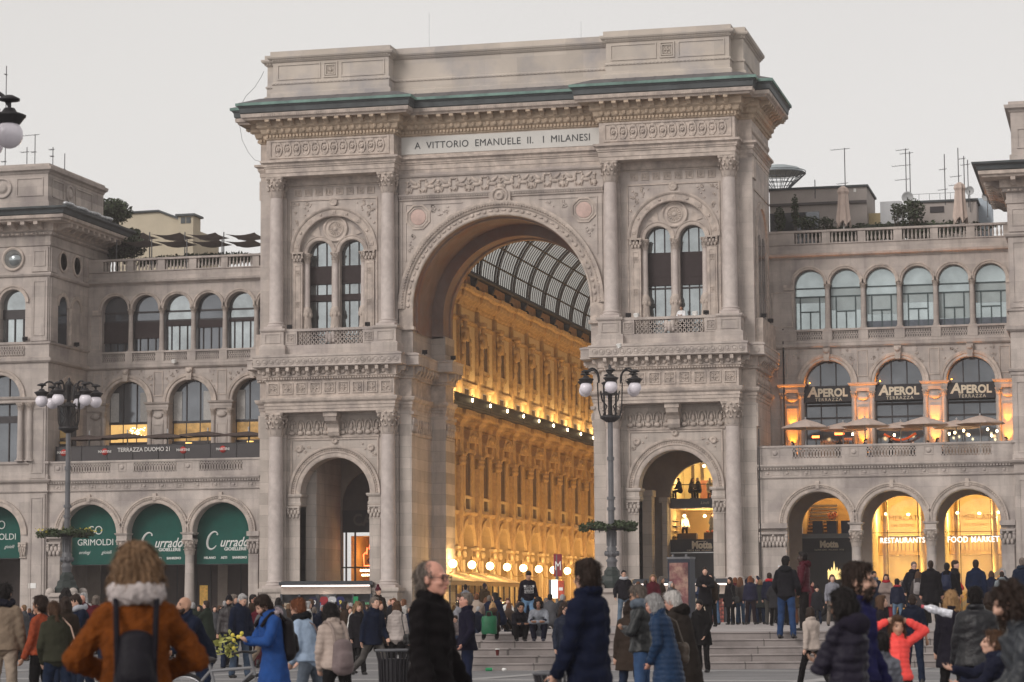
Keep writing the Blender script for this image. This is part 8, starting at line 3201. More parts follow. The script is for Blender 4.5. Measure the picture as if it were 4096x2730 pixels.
shoulder_bag(J, 'brown strapped bag across the pale blue jacket', (.22, .15, .13), J['rz'], -1, .36, .2, .15, cross=True)
J = place(1347, 2413, 28, GZ, -150, 'stoop', L(PUF((.40, .32, .28)), ('bob', 'black'), TR(BLACK), fem=1, hs=1.05), 'short dark-haired woman in a beige quilted jacket')
backpack(J, 'grey canvas backpack hanging low on the beige quilted jacket', (.17, .13, .13), J['rz'], 1.1, .2, (.24, .19, .17))
place(1431, 2409, 55, GZ, 25, 'relax', L(T_('coat', (.02, .018, .022)), ('curly', 'honey'), TR(BLACK), fem=1), 'woman with wavy honey hair in a long dark coat')
place(1493, 2388, 50, GZ, 40, 'stride', L(T_('jacket', NAVY), ('short', 'greybrown'), TR((.115, .105, .10)), hem=.1, girth=1.1), 'man in a navy jacket and grey trousers striding beside the wavy-haired woman')
place(1512, 2350, 98, GZ, 30, 'relax', L(T_('coat', DKBROWN), ('crop', 'dark'), hat=((.09, .01, .02), 1)), 'man in a burgundy bobble hat above the crowd')
J = place(1588, 2404, 50, GZ, 160, 'relax', L(PUF((.38, .33, .31)), ('long', 'brown'), TR(BLACK), fem=1), 'person in a pale quilted jacket half hidden by the black overcoat')
shoulder_bag(J, 'black handbag held low by the pale quilted jacket', BLACK, J['rz'], -1, .42, .22, .14)
# --- big figures at the centre
J = place(1722, 2240, 18.2, GZ, 62, 'relax', L(T_('longcoat', (.010, .008, .009)), ('tail', 'greybrown'), TR(BLACK), 'ruddy', glasses=1, girth=1.02, hs=1.1), 'heavy man in a black overcoat with glasses and a ponytail, facing right')
place(1868, 2371, 39, GZ, -80, 'pocket', L(T_('jacket', (.012, .011, .026)), ('short', 'greybrown'), TR((.014, .02, .05)), 'ruddy', hem=.08), 'middle-aged man in profile in a dark navy jacket before the steps')
J = place(2352, 2236, 19.6, GZ, -122, dict(head=(-24, 2), armL=(6, 10, 18, 10), armR=(6, 10, 18, 10), legL=(3, 4, 3), legR=(-3, 4, 3)), L(T_('coat', (.010, .014, .036)), ('short', 'dark'), TR(BLACK), 'fair', girth=.94, hem=-.04, hs=1.1),
          'broad man seen from behind in a dark blue padded jacket')
# --- on and before the steps
place(1833, 2462, 57, .42, -30, 'floor', L(T_('jacket', (.12, .10, .10), 'knit'), ('short', 'dark'), TR((.03, .05, .1), 'denim'), 'fair', shoe=(.5, .48, .46)), 'seated youth with white shoes at the left end of the steps')
place(1818, 2398, 60, .5, 60, 'floor', L(T_('jacket', (.2, .2, .22)), ('short', 'dark')), 'seated dark-haired youth glancing right behind the profiled man')
place(1862, 2340, 78, PZ, 175, 'pocket', L(T_('jacket', (.16, .17, .2)), ('crop', 'black'), hat=((.015, .014, .017), 0)), 'man seen from behind in a black beanie and grey jacket')
J = place(1938, 2335, 78, PZ, 150, 'relax', L(T_('coat', (.06, .038, .022)), ('crop', 'dark'), hat=((.035, .035, .055), 0), hood=((.07, .045, .025), 'wool')), 'man seen from behind in a blue beanie and brown hooded parka')
J = place(1975, 2410, 58.4, PZ - .15, 190, 'floor', L(T_('jacket', (.028, .018, .016)), ('long', 'blond'), TR(BLACK), fem=1, hood=((.11, .07, .05), 'fur'), hairlen=.12), 'blond woman sitting with her back turned, fur-trimmed hood')
backpack(J, 'small dark backpack on the seated blond woman', (.015, .02, .035), J['rz'], .8, .08)
place(2032, 2412, 64, PZ - .1, 170, 'floor', L(T_('jacket', (.10, .07, .055)), ('long', 'chestnut'), fem=1), 'seated woman with long chestnut hair beyond the green bag')
place(1905, 2425, 62, PZ - .15, 160, 'floor', L(T_('jacket', (.02, .024, .045)), ('crop', 'grey')), 'seated grey-haired person in dark blue beside the green bag')
J = place(2111, 2284, 64, PZ, 12, 'lookdown', L(T_('sweater', (.016, .013, .02)), ('fringe', 'black'), TR((.14, .24, .38), 'denim'), 'tan', girth=.95), 'young man standing in a black sweatshirt with white printed words')
ADV = J
place(2074, 2408, 57.2, PZ - .166, 12, 'perch', L(T_('jacket', (.014, .013, .018)), ('short', 'black'), TR(BLACK), 'brown', kid=1), 'boy in black perched on the top step, looking down')
place(2157, 2393, 57.2, PZ - .166, -4, 'perch', L(T_('sweater', (.21, .22, .25), 'knit'), ('bushy', 'black'), TR((.014, .015, .03)), 'brown', shoe=(.03, .03, .05)), 'smiling young man in a grey hoodie perched on the top step')
J = place(2258, 2413, 42, GZ, 18, 'relax', L(PUF((.016, .022, .042)), ('curly', 'dark'), TR((.02, .03, .06), 'denim'), fem=1, glasses=1), 'curly-haired woman with glasses in a dark quilted jacket')
place(2495, 2281, 79, PZ, 5, 'pocket', L(T_('jacket', (.016, .015, .02)), ('short', 'black'), TR((.10, .14, .19), 'denim'), glasses=1, scarf=((.4, .4, .42), 'wool')), 'young man with glasses standing beside the right street lamp')
place(2564, 2341, 31, GZ, -95, 'hands', L(LEA((.014, .016, .018)), ('short', 'greybrown'), TR((.035, .07, .15), 'denim'), 'tan', glasses='dark', beard='greybrown', scarf=((.10, .12, .15), 'knit'), bigscarf=1), 'man in sunglasses with a knitted scarf and leather jacket, facing left')
place(2520, 2402, 34, GZ, 175, 'stand', L(T_('coat', (.05, .035, .028)), ('bob', 'dark'), fem=1), 'woman in a brown coat hidden behind the leather jacket')
J = place(2671, 2377, 28.6, GZ, -105, 'stoop', L(PUF((.018, .045, .105), 'coat'), ('bob', 'grey'), TR(NAVY), 'ruddy', fem=1, hem=.05), 'grey-haired woman in a blue quilted coat, stooping left')
shoulder_bag(J, 'brown leather shoulder bag on the blue quilted coat', (.115, .085, .065), J['rz'], -1, .34, .26, .17)
place(2742, 2365, 29.5, GZ, -115, 'stoop', L(T_('longcoat', (.038, .030, .026)), ('short', 'white'), TR(BLACK), 'ruddy', hood=((.02, .016, .015), 'fur')), 'white-haired man in a dark tweed overcoat, stooping left')
place(2807, 2400, 55, GZ, -20, 'stoop', L(T_('coat', BLACK), ('pony', 'black'), TR(BLACK), fem=1), 'dark-haired woman in black looking down behind the tweed overcoat')
place(2700, 2355, 70, PZ, 170, 'stand', L(T_('coat', (.03, .02, .035)), ('short', 'black')), 'dark-haired person in front of the poster column')
# --- the group on the raised terrace, right of centre
place(2855, 2304, 86, PZ, -150, 'hands', L(LEA((.045, .042, .042)), ('crop', 'grey'), TR((.07, .12, .20), 'denim')), 'grey-haired man in a grey leather jacket and washed jeans')
J = place(2920, 2310, 86, PZ, -40, 'relax', L(T_('coat', (.014, .013, .016)), ('curly', 'dark'), TR(BLACK), fem=1), 'curly dark-haired woman in a black coat looking left')
shoulder_bag(J, 'black shoulder bag on the curly-haired woman in black', BLACK, J['rz'], 1, .4, .24, .15)
place(2960, 2310, 86.5, PZ, 150, 'relax', L(T_('jacket', (.095, .08, .075)), ('curly', 'chestnut'), TR((.04, .07, .12), 'denim'), fem=1), 'girl with curly chestnut hair in a grey jacket')
place(2940, 2310, 92, PZ, 160, 'stand', L(T_('coat', BURG), ('long', 'auburn'), fem=1), 'red-haired person behind the curly-haired girl')
place(3000, 2304, 85.5, PZ, 178, 'relax', L(T_('jacket', (.03, .03, .06)), ('long', 'auburn'), TR((.03, .02, .025)), fem=1, hairlen=.42), 'girl with very long auburn hair seen from behind')
place(3010, 2312, 89, PZ, 170, 'photo', L(T_('jacket', NAVY), ('short', 'brown')), 'person in navy raising both arms to take a picture')
place(3040, 2318, 88, PZ, 160, 'relax', L(T_('coat', (.03, .035, .035)), ('bob', 'honey'), fem=1), 'woman in a dark green coat right of the auburn hair')
J = place(3077, 2291, 85, PZ, 165, 'raise', L(T_('jacket', (.016, .018, .04)), ('short', 'dark'), TR((.085, .08, .075)), scarf=((.42, .03, .04), 'wool')), 'man in a navy jacket and red scarf holding a phone up high')
PHONE = J
place(3142, 2224, 58.8, PZ - .166, 165, 'stepup', L(T_('jacket', (.020, .019, .024)), ('short', 'black'), TR((.022, .048, .12), 'denim'), 'tan', hood=((.02, .02, .024), 'wool'), shoe=(.015, .014, .018)), 'tall man in a black hooded jacket and jeans on the top step')
place(3213, 2207, 60.5, PZ, -95, 'onehold', L(PUF((.085, .010, .020)), ('short', 'black'), TR((.02, .017, .018)), 'dark', hood=((.07, .01, .018), 'wool'), hem=.04), 'tall man in a burgundy quilted jacket with a hood')
place(3170, 2320, 82, PZ, 175, 'stand', L(T_('coat', (.085, .055, .03)), ('bob', 'dark'), TR((.12, .05, .03)), fem=1), 'woman in a tan coat between the two tall men')
place(3267, 2344, 84, PZ, 5, 'stand', L(T_('coat', (.03, .03, .036)), ('crop', 'dark'), hat=((.02, .02, .024), 0), kid=1), 'child in a black beanie holding something green')
place(3328, 2298, 76, PZ, 10, 'relax', L(PUF((.19, .19, .22)), ('bob', 'brown'), TR((.16, .13, .11)), kid=1), 'boy in a pale grey quilted jacket facing the square')
# --- right foreground
J = place(3246, 2429, 44, GZ, -145, 'walk', L(T_('jacket', (.42, .35, .31)), ('bob', 'dark'), TR(BLACK), fem=1, hem=.05), 'woman in a beige wool jacket and black trousers, seen from behind')
place(3424, 2248, 17.9, GZ, 72, 'relax', L(T_('jacket', (.022, .022, .085)), ('short', 'dark'), TR(DKJEANS, 'denim'), 'fair', glasses=1, beard='dark', hs=1.12), 'bearded man with glasses in a bright navy jacket, facing right')
place(3388, 2355, 16.6, GZ, -130, 'hands', L(PUF(PUR), ('bob', 'black'), TR(BLACK), 'tan', fem=1, glasses=1, hood=((.024, .02, .034), 'wool'), hs=1.0), 'dark-haired woman with glasses in a purple-black quilted jacket')
place(3588, 2462, 25.5, GZ, 8, 'onhead2', L(PUF((.85, .085, .075)), ('long', 'brown'), ('skirt', 'wool', (.014, .012, .014)), 'tan', fem=1, kid=1, hairlen=.2), 'girl in a coral red quilted jacket with both hands on her head')
place(3521, 2527, 20, GZ, -160, 'relax', L(PUF((.125, .13, .155)), ('short', 'black'), TR(DKJEANS), 'tan', kid=1), 'small child in a grey quilted jacket with back turned')
place(3650, 2377, 45, GZ, 175, 'relax', L(T_('jacket', (.014, .018, .036)), ('crop', 'dark'), TR(DKJEANS), 'tan', sleeve=.05), 'man seen from behind in a navy vest behind the coral jacket')
place(3521, 2381, 42, GZ, 100, 'relax', L(T_('jacket', (.02, .016, .022)), ('long', 'brown'), fem=1), 'woman with long brown hair turned right behind the girl in coral')
J = place(3804, 2362, 33, GZ, 175, 'onehold', L(T_('coat', (.017, .015, .024)), ('long', 'blond'), TR(BLACK), fem=1, hairlen=.16, hs=1.08), 'blond woman in a dark coat seen from behind with a bottle')
BLOND = J
place(3900, 2345, 26.5, GZ, 178, 'relax', L(LEA((.016, .016, .02)), ('crop', 'black'), TR((.02, .03, .07), 'denim'), 'tan', girth=1.28, hem=.06), 'broad man in a black leather jacket seen from behind')
place(3957, 2368, 38, GZ, 170, 'stand', L(T_('coat', DKBROWN), ('bob', 'dark'), fem=1), 'dark-haired woman behind the broad leather jacket')
place(4132, 2332, 14, GZ, -82, dict(lean=10, head=(0, 14), armL=(20, 8, 40, 20), armR=(20, 8, 40, 20)), L(LEA((.03, .034, .042)), ('bushy', 'dark'), TR(BLACK), 'fair', beard='dark', girth=1.1), 'bearded curly-haired man bending down at the right frame edge')
place(3990, 2520, 19.5, GZ, -88, dict(lean=4, head=(0, -8), armL=(40, 6, 60, 20), armR=(66, 4, 48, 10)), L(T_('jacket', (.018, .02, .04)), ('short', 'brown'), TR(DKJEANS), 'fair', kid=1, hood=((.05, .06, .09), 'wool')), 'brown-haired boy in profile looking up to the left')
# --- right background on the terrace
place(3496, 2285, 78, PZ, 20, 'stand', L(T_('jacket', (.02, .03, .06)), ('short', 'black'), skin='brown', scarf=((.25, .3, .4), 'wool')), 'dark-skinned man with a blue lanyard behind the bearded man')
place(3544, 2296, 75, PZ, -5, 'cross', L(T_('coat', (.20, .155, .14)), ('bob', 'black'), TR((.2, .02, .03)), 'tan', fem=1, scarf=((.3, .02, .03), 'wool')), 'woman in a taupe coat and red top with folded arms')
place(3588, 2314, 70, PZ, 165, 'stand', L(PUF((.014, .018, .042)), ('short', 'black'), TR((.10, .15, .22), 'denim'), kid=1, scarf=((.3, .03, .04), 'puffer')), 'boy in a navy quilted jacket with red shoulders')
place(3655, 2247, 72, PZ, 12, 'pocket', L(T_('coat', (.016, .016, .022)), ('short', 'greybrown'), glasses=1, scarf=((.02, .02, .028), 'wool')), 'tall man with glasses in a dark coat facing the square')
J = place(3672, 2285, 69, PZ, 170, 'relax', L(T_('coat', (.06, .05, .05)), ('long', 'brown'), fem=1), 'woman with brown hair and a pale backpack beside the tall man')
backpack(J, 'pale grey backpack worn beside the tall man with glasses', (.24, .22, .22), J['rz'], .9, 0)
place(3722, 2241, 67, PZ, 178, 'stand', L(T_('coat', (.014, .013, .016)), ('crop', 'dark'), TR(BLACK), 'ruddy', beard='dark'), 'man in a black coat seen from behind at the food hall')
J = place(3787, 2251, 70, PZ, 170, 'stand', L(T_('coat', (.013, .012, .016)), ('short', 'black'), TR(BLACK)), 'person in black with a blue backpack before the food hall column')
backpack(J, 'dark blue backpack on the person in black at the food hall', (.025, .032, .07), J['rz'], 1, 0)
place(3818, 2241, 73, PZ, 70, 'stand', L(T_('jacket', (.02, .018, .02)), ('fringe', 'dark')), 'young man in profile beside the blue backpack')
place(3902, 2239, 72, PZ, 175, 'stride', L(T_('coat', (.012, .02, .05)), ('short', 'dark'), TR(NAVY), girth=1.1), 'man in a navy coat striding toward FOOD MARKET')
place(4007, 2285, 76, PZ, 175, 'stand', L(PUF((.24, .27, .29)), ('crop', 'dark')), 'man in a pale grey quilted jacket at the right')
place(4043, 2310, 76, PZ, 170, 'stand', L(PUF((.26, .28, .3)), ('crop', 'black'), kid=1), 'small child beside the pale grey quilted jacket')
place(4088, 2230, 66, PZ, 178, 'stand', L(T_('coat', (.014, .022, .048)), ('crop', 'greybrown'), skin='ruddy', scarf=((.02, .03, .05), 'wool')), 'man in a navy coat at the right frame edge')
# --- on the balcony
p = at_y(2723, 1221, -.55)
build_person('person', 'man in a white shirt leaning on the right tower balcony', Vector((p.x, -.35, 16.05)), facing(Vector((p.x, -.4, 16)), -20), p.z, 16.05, 'hands', L(('shirt', 'wool', (.72, .72, .74)), ('short', 'dark'), TR(BLACK), 'tan'), .022)
flush()
S.view_layers[0].update()

# things carried and dropped
b = MB()
b.cbox((0, 0, 0), .075, .009, .15, 0)
w = PHONE['world'](PHONE['KR'] + PHONE['hR'] * .11)
m_ = b.mesh('phone', mat('phone_silver', (.55, .57, .6), .3, 0))
o = bpy.data.objects.new('phone', m_)
COL.objects.link(o)
o.location = w
o.rotation_euler = (.2, 1.2, PHONE['rz'])
tag(o, 'pale phone held up by the man with the red scarf', 'phone')
w = FLOW['world'](FLOW['KR'] + FLOW['hR'] * .08)
t = thing('flower_bouquet', 'loose bunch of yellow flowers and pale leaves hanging from one hand', 'flowers', w)
b = MB()
leaves(b, (-.1, -.05, -.1), (.28, .16, .3), 60, .1, 3, .1)
local('foliage', b.mesh('foliage', mat('pale_yellow_leaf', (.40, .40, .12), .7, .3, 5)), t)
b = MB()
for k in range(6):
 rr = random.Random(k)
 b.ball((.14 + rr.uniform(-.12, .12), -.1, -.02 + rr.uniform(-.2, .16)), (.045, .045, .045), 6, 4)
local('blossoms', b.mesh('blossoms', mat('yellow_petal', (.6, .5, .08), .7, .2, 6)), t)
t = ADV['T']
sh = MB()
for zz, w_, h_ in ((1.27, .30, .055), (1.185, .27, .085), (1.10, .26, .055)):
 n = 8
 vs = []
 for j in range(n + 1):
  x = w_ * (j / n - .5)
  for z in (zz - h_ / 2, zz + h_ / 2):
   y = -.172 + .35 * x * x
   vs.append(ADV['loc']((x, y, z)))
 sh.add(vs, [(2 * j, 2 * j + 2, 2 * j + 3, 2 * j + 1) for j in range(n)])
pr = bpy.data.objects.new('shirt_print', sh.mesh('shirt_print', mat('white_print', (.62, .60, .60), .9, 0)))
COL.objects.link(pr)
pr.parent = t
WPOS[pr.name] = Vector((0, 0, 0))
for txt, zz, sz in (('PARENTAL', 1.27, .06), ('ADVISORY', 1.185, .085), ('EXPLICIT CONTENT', 1.10, .042)):
 lettering(txt, mat('black_print', (.015, .012, .015), .9, 0), pr, ADV['loc']((0, -.18, zz)), sz * ADV['sc'] * .95, ext=.002, sx=.72 if txt != 'EXPLICIT CONTENT' else .64, bold=.003, world=False)
letters_to_mesh()
w = BLOND['world'](BLOND['KL'] + BLOND['hL'] * .05)
w = at_depth(3752, 2448, 31)
t = thing('plastic_bottle', 'crumpled clear plastic bottle held out beside the blond hair', 'bottle', w)
b = MB()
b.tube([(-.17, 0, .06), (-.13, 0, .05), (-.1, 0, .045), (-.03, 0, .02), (.0, 0, .015), (.07, 0, -.01), (.1, 0, -.015), (.17, 0, -.03)], [.02, .03, .05, .055, .042, .055, .05, .05], 12)
local('bottle_body', b.mesh('bottle_body', mat('clear_plastic', (.55, .55, .6), .12, .5, 20, spec=.8)), t)
b = MB()
b.tube([(-.2, 0, .068), (-.165, 0, .06)], .022, 8)
local('cap', b.mesh('cap', mat('pink_cap', (.5, .1, .12), .5, 0)), t)

def bicycle():
 c = at_depth(935, 2600, 30)
 t = thing('bicycle', 'light grey bicycle with black tyres held by the bald man', 'bicycle', (c.x, c.y, GZ), -YAW - radians(18))
 tyre, rimm, fr = mat('tyre_rubber', (.015, .014, .015), .8, 0), mat('alloy_rim', (.45, .45, .47), .35, .1, 3, metal=.7), mat('pale_frame_paint', (.17, .17, .18), .4, .05, 3)
 for x in (-.62, .38):
  b = MB()
  b.tube([(x + .3 * cos(2 * pi * k / 28), 0, .32 + .3 * sin(2 * pi * k / 28)) for k in range(29)], .022, 6, False)
  wh = local('wheel', b.mesh('wheel', tyre), t)
  b = MB()
  b.tube([(x + .272 * cos(2 * pi * k / 28), 0, .32 + .272 * sin(2 * pi * k / 28)) for k in range(29)], .01, 5, False)
  for k in range(14):
   a = 2 * pi * k / 14
   b.tube([(x, 0, .32), (x + .27 * cos(a), 0, .32 + .27 * sin(a))], .002, 3)
  b.tube([(x, -.05, .32), (x, .05, .32)], .02, 6)
  local('rim', b.mesh('rim', rimm), wh)
 b = MB()
 for p_, q_ in (((.38, 0, .32), (.24, 0, .72)), ((.26, 0, .66), (-.18, 0, .3)), ((.25, 0, .7), (-.3, 0, .66)), ((-.18, 0, .3), (-.32, 0, .76)), ((-.18, 0, .3), (-.62, 0, .32)), ((-.3, 0, .66), (-.62, 0, .32)), ((.24, 0, .72), (.21, 0, .86))):
  b.tube([p_, q_], .02, 7)
 local('frame', b.mesh('frame', fr), t)
 b = MB()
 b.tube([(.1, -.28, .86), (.2, -.2, .89), (.22, 0, .88), (.2, .2, .89), (.1, .28, .86)], .015, 6)
 local('handlebar', b.mesh('handlebar', mat('dark_grip', (.03, .025, .025), .5, 0)), t)
 b = MB()
 b.ball((-.34, 0, .79), (.13, .08, .04), 10, 6)
 local('saddle', b.mesh('saddle', mat('dark_grip', (.03, .025, .025), .5, 0)), t)

def litter_bin(px, d, label):
 c = at_depth(px, 2690, d)
 t = thing('litter_bin', label, 'litter bin', (c.x, c.y, GZ), 0, 'ribbed litter bins on the square')
 bm_ = mat('dark_bin_metal', (.022, .02, .024), .45, .2, 3)
 b = MB()
 b.lathe([(.14, 0), (.17, .06), (.19, .7), (.19, .72)], 0, 0, 24)
 local('liner', b.mesh('liner', bm_), t)
 b = MB()
 for k in range(22):
  a = 2 * pi * k / 22
  b.tube([(.17 * cos(a), .17 * sin(a), .05), (.2 * cos(a), .2 * sin(a), .68), (.235 * cos(a), .235 * sin(a), .83)], .014, 4)
 local('ribs', b.mesh('ribs', bm_), t)
 b = MB()
 b.tube([(.235 * cos(2 * pi * k / 24), .235 * sin(2 * pi * k / 24), .83) for k in range(25)], .018, 6, False)
 local('rim', b.mesh('rim', mat('worn_rim', (.10, .10, .11), .4, .2, 6)), t)

bicycle()
litter_bin(1575, 34, 'dark ribbed litter bin left of the black overcoat')
litter_bin(2250, 21, 'dark ribbed litter bin before the dark blue padded jacket')
w = at_depth(1957, 2530, 57.6)
t = thing('carrier_bag', 'bright green carrier bag standing on the top step', 'bag', (w.x, w.y, PZ), -YAW)
b = MB()
n = 12
rings = [(.17, .1, 0), (.18, .12, .05), (.17, .1, .2), (.18, .09, .33), (.16, .07, .4)]
b.add([(a * (1 if abs(cos(2 * pi * j / n)) > .5 else .95) * cos(2 * pi * j / n), d_ * sin(2 * pi * j / n), z + .012 * sin(j * 2.2 + z * 9)) for a, d_, z in rings for j in range(n)],
      [(i * n + j, i * n + (j + 1) % n, (i + 1) * n + (j + 1) % n, (i + 1) * n + j) for i in range(4) for j in range(n)], True)
local('bag_body', b.mesh('bag_body', mat('green_plastic', (.01, .105, .045), .5, .2, 6, .5, 14)), t)
b = MB()
b.tube([(-.07, 0, .4), (-.05, 0, .5), (.05, 0, .5), (.07, 0, .4)], .01, 5)
local('handle', b.mesh('handle', mat('green_plastic', (.01, .105, .045), .5, .2, 6, .5, 14)), t)
for px, py, dz, r, h, m_, nm, lab in ((1982, 2640, .085, .04, .13, mat('dark_red_cup', (.10, .012, .012), .5, .1, 5), 'paper_cup', 'dark red paper cup left standing on the steps'),
                                      (1948, 2690, 0, .035, .12, mat('green_can', (.03, .30, .12), .35, .2, 6), 'drink_can', 'green drink can lying at the foot of the steps')):
 for dep in (58.8 - .34, 60.9):
  pass
 k = 2 if nm == 'paper_cup' else 0
 dep = 59.4 + .34 * (4 - 0) - .34 * 4 - .15 if False else (59.4 - .34 * 3 + .12 if k else 57.8)
 r0 = ray(px, py)
 lat = (px - 2048) / FPX * dep
 g_ = gpt(lat, dep - (.0 if k else .1), GZ + (.166 * 2 if k else 0) - .002)
 t = thing(nm, lab, 'cup' if k else 'can', g_, .4)
 b = MB()
 if k:
  b.lathe([(.03, 0), (.045, .14), (.048, .145)], 0, 0, 12)
 else:
  b.tube([(-.07, 0, .04), (.07, .02, .04)], .04, 12)
 local('shell', b.mesh('shell', m_), t)
 b = MB()
 if k:
  b.lathe([(.05, .14), (.05, .155), (.04, .16)], 0, 0, 12)
 else:
  b.tube([(.07, .02, .04), (.075, .021, .04)], .034, 12)
 local('lid', b.mesh('lid', WHITE), t)
g_ = gpt((2008 - 2048) / FPX * 57.6, 57.6, GZ)
b = MB()
b.ball((g_.x, g_.y, g_.z + .035), (.06, .05, .04), 7, 5)
tag(b.build('crumpled_paper', WHITE), 'crumpled white paper at the foot of the steps', 'litter')

# --- the far crowd: a few figures modelled once, then copied one by one
PROTO = []
for i, (pose, fem, hair) in enumerate((('relax', 0, 'short'), ('pocket', 0, 'crop'), ('relax', 1, 'long'), ('stand', 1, 'bob'), ('walk', 0, 'short'), ('stride', 1, 'curly'), ('hands', 1, 'long'), ('hug', 0, 'short'), ('raise', 0, 'crop'), ('sit', 0, 'short'), ('sit', 1, 'bob'), ('floor', 0, 'short'), ('floor', 1, 'long'))):
 J = build_person('person', 'x', Vector((0, 0, 0)), 0, 1.35 if pose == 'sit' else .98 if pose == 'floor' else 1.72, 0, pose, L((('jacket', 'coat', 'jacket', 'coat')[i % 4], 'wool', (.02, .02, .02 + i * .001)), (hair, 'dark'), TR(BLACK), fem=fem), .03)
 PROTO.append(J['T'])
flush()
S.view_layers[0].update()
CC = [('black', (.014, .013, .015)), ('navy', (.012, .017, .04)), ('brown', (.05, .032, .022)), ('grey', (.10, .10, .11)), ('dark green', (.025, .035, .025)), ('burgundy', (.09, .012, .02)), ('beige', (.30, .24, .20)), ('dark blue', (.02, .035, .08)),
      ('charcoal', (.035, .034, .038)), ('red', (.35, .03, .03)), ('white', (.5, .48, .46))]
HC = ['dark', 'black', 'brown', 'greybrown', 'grey', 'chestnut', 'honey', 'blond']
USED = [0] * len(PROTO)
SEENL = {}

def crowd_person(k, p, g, deg, H, col, hc, where, group, skin='fair', base=1.72):
 src = PROTO[k]
 T = src
 if USED[k]:
  T = src.copy()
  COL.objects.link(T)
  for ch in src.children:
   c = ch.copy()
   COL.objects.link(c)
   c.parent = T
 USED[k] = 1
 T.location = (p.x, p.y, g)
 s = H / base
 T.scale = (s, s, s)
 T.rotation_euler = (0, 0, facing(Vector((p.x, p.y, g)), deg))
 cn, cc = CC[col]
 for ch in T.children:
  n = ch.name.split('.')[0]
  m_ = cloth(cc) if n in ('jacket', 'coat') else HAIR[hc] if n == 'hair' else SKIN[skin] if n == 'body' else None
  if m_:
   ch.material_slots[0].link = 'OBJECT'
   ch.material_slots[0].material = m_
 garment = [c.name.split('.')[0] for c in T.children if c.name.split('.')[0] in ('jacket', 'coat')][0]
 hn = {'greybrown': 'grey-brown', 'honey': 'fair'}.get(hc, hc)
 lb = f'{hn}-haired person in a {cn} {garment} {where}'
 T['label'], T['category'] = lb, 'person'
 T['group'] = f'{group}: {hn} hair, {cn} {garment}' if True else group
 return T

RC = random.Random(21)
W1 = (14, 14, 6, 6, 4, 3, 3, 6, 6, 1, 1)
spots = []
for i in range(92):
 px = -20 + 1720 * (i + RC.random()) / 92
 d = RC.choice((64, 72, 80, 90, 100, 112, 124)) + RC.uniform(-4, 4)
 spots.append((px, d, GZ))
for i in range(30):
 px = 1830 + 600 * (i + RC.random()) / 30
 spots.append((px, RC.uniform(107, 134), GZ))
for i in range(16):
 px = 1700 + 560 * (i + RC.random()) / 16
 spots.append((px, RC.uniform(137, 160), GZ))
for i in range(22):
 px = RC.choice((2540, 2640, 2830, 3030, 3110)) + RC.gauss(0, 45)
 spots.append((px, RC.uniform(76, 103), PZ))
for i in range(14):
 px = 3230 + 900 * (i + RC.random()) / 14
 spots.append((px, RC.uniform(79, 100), PZ))
for i in range(18):
 px = 1850 + 540 * (i + RC.random()) / 18
 spots.append((px, RC.uniform(61, 73), PZ + .001))
spots.sort(key=lambda q: -q[1])
for px, d, g in spots:
 p = at_depth(px, 2420, d)
 if 4.3 < abs(p.x) < 14 and p.y > -2.6:
  p.y = -2.8
 zone = ('by the corner pavilion' if px < 250 else 'before the green awnings' if px < 1000 else 'before the left tower' if px < 1640 else 'inside the great arch' if d > 136 else 'before the great arch' if px < 2400 else 'before the right tower' if px < 3220 else 'before the food hall')
 floor_ = g > PZ
 if floor_:
  zone = 'sitting on the raised terrace near the steps'
 if d > 100 and px < 1640:
  zone += ', far back'
 elif d < 80 and not floor_ and px < 3220:
  zone += ', front row'
 crowd_person(RC.choice((11, 12)) if floor_ else RC.randrange(8), p, g, RC.choice((0, 20, -30, 60, -80, 100, 170, 180, 190, 150, -120)), RC.uniform(.86, .98) if floor_ else RC.uniform(1.42, 1.86) * (.97 if g > 0 else 1), RC.choices(range(11), W1)[0], RC.choice(HC[:6] if RC.random() < .8 else HC),
                 zone, 'crowd ' + zone, RC.choice(('fair', 'fair', 'tan', 'ruddy')), .98 if floor_ else 1.72)
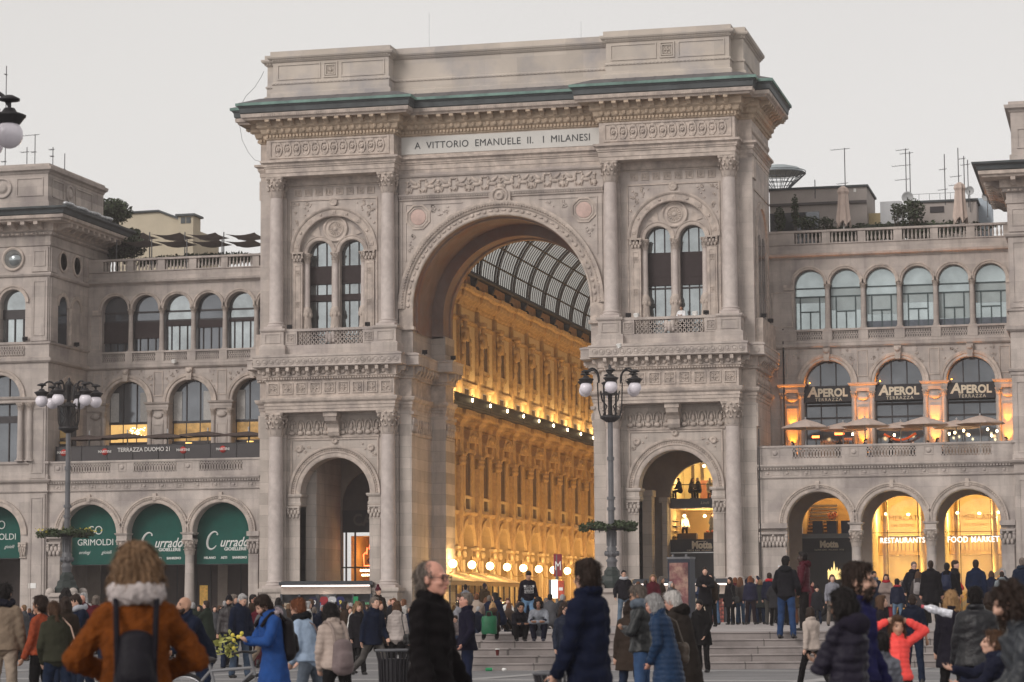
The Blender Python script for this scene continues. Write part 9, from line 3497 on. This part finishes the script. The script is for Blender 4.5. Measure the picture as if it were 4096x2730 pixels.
# guests on the terraces and in the shops
for x, z, k in ((15.41, 10.23, 9), (16.04, 10.38, 10), (19.81, 10.43, 9), (23.67, 10.4, 10), (23.35, 10.26, 9), (27.5, 10.37, 9), (22.41, 10.28, 10), (20.98, 10.62, 0), (18.2, 10.45, 1)):
 crowd_person(k, Vector((x, 1.6 if k > 8 else 4.6, 9.06)), 9.06, RC.choice((170, 60, -60, 20)), (z - 9.06) if k > 8 else 1.65, RC.choice((0, 2, 8)), RC.choice(HC[:3]),
                 ('seated on the amber-lit terrace' if k > 8 else 'standing on the amber-lit terrace') + f' {("near the arch", "in the middle", "near the corner block")[0 if x < 18.5 else 1 if x < 23 else 2]}', 'terrace guests', base=1.35 if k > 8 else 1.72)
for i in range(10):
 x = -26.5 + 1.2 * i
 crowd_person(9 + i % 2, Vector((x, 1.7, 9.06)), 9.06, RC.choice((170, 60, -60, 20)), 1.33, RC.choice((0, 2, 8, 1)), RC.choice(HC[:4]), f'seated behind the lettered windbreak {"near the pavilion" if i < 4 else "in the middle" if i < 7 else "near the arch"}', 'left terrace guests', base=1.35)
for i, x in enumerate((8.75, 10.3, 11.0, 11.5)):
 crowd_person((0, 1, 2, 7)[i], Vector((x, 8.3 + .3 * (i % 2), 5.2)), 5.2, (20, 60, 160, -40)[i], 1.62, (10, 8, 0, 0)[i], ('greybrown', 'dark', 'black', 'dark')[i], 'at the counter of the bright cafe floor', 'people in the cafe')
for i in range(6):
 crowd_person(9 + i % 2, Vector((8.75 + .55 * i, 6.95 + .3 * (i % 2), 7.56)), 7.56, RC.choice((170, 60, -60)), 1.22, (0, 2, 3, 10, 2, 8)[i], ('black', 'dark', 'grey', 'grey', 'brown', 'dark')[i], 'dining on the upper shop floor', 'diners upstairs', base=1.35)
for k, T in enumerate(PROTO):
 if not USED[k]:
  for ch in list(T.children):
   bpy.data.objects.remove(ch)
  bpy.data.objects.remove(T)
bpy.data.scenes.remove(TMP)

# ------------------------------------------------------------------ the dusk haze over the square
b = MB()
b.box(-95, 95, -150, 140, GZ - 1, 44)
hz = bpy.data.materials.new('haze')
hz.use_nodes = True
n_, l_ = hz.node_tree.nodes, hz.node_tree.links
n_.remove(n_['Principled BSDF'])
pv = n_.new('ShaderNodeVolumePrincipled')
pv.inputs['Color'].default_value = (.86, .80, .80, 1)
pv.inputs['Density'].default_value = .00045
l_.new(pv.outputs[0], n_['Material Output'].inputs['Volume'])
tag(b.build('haze', hz), kind='stuff')
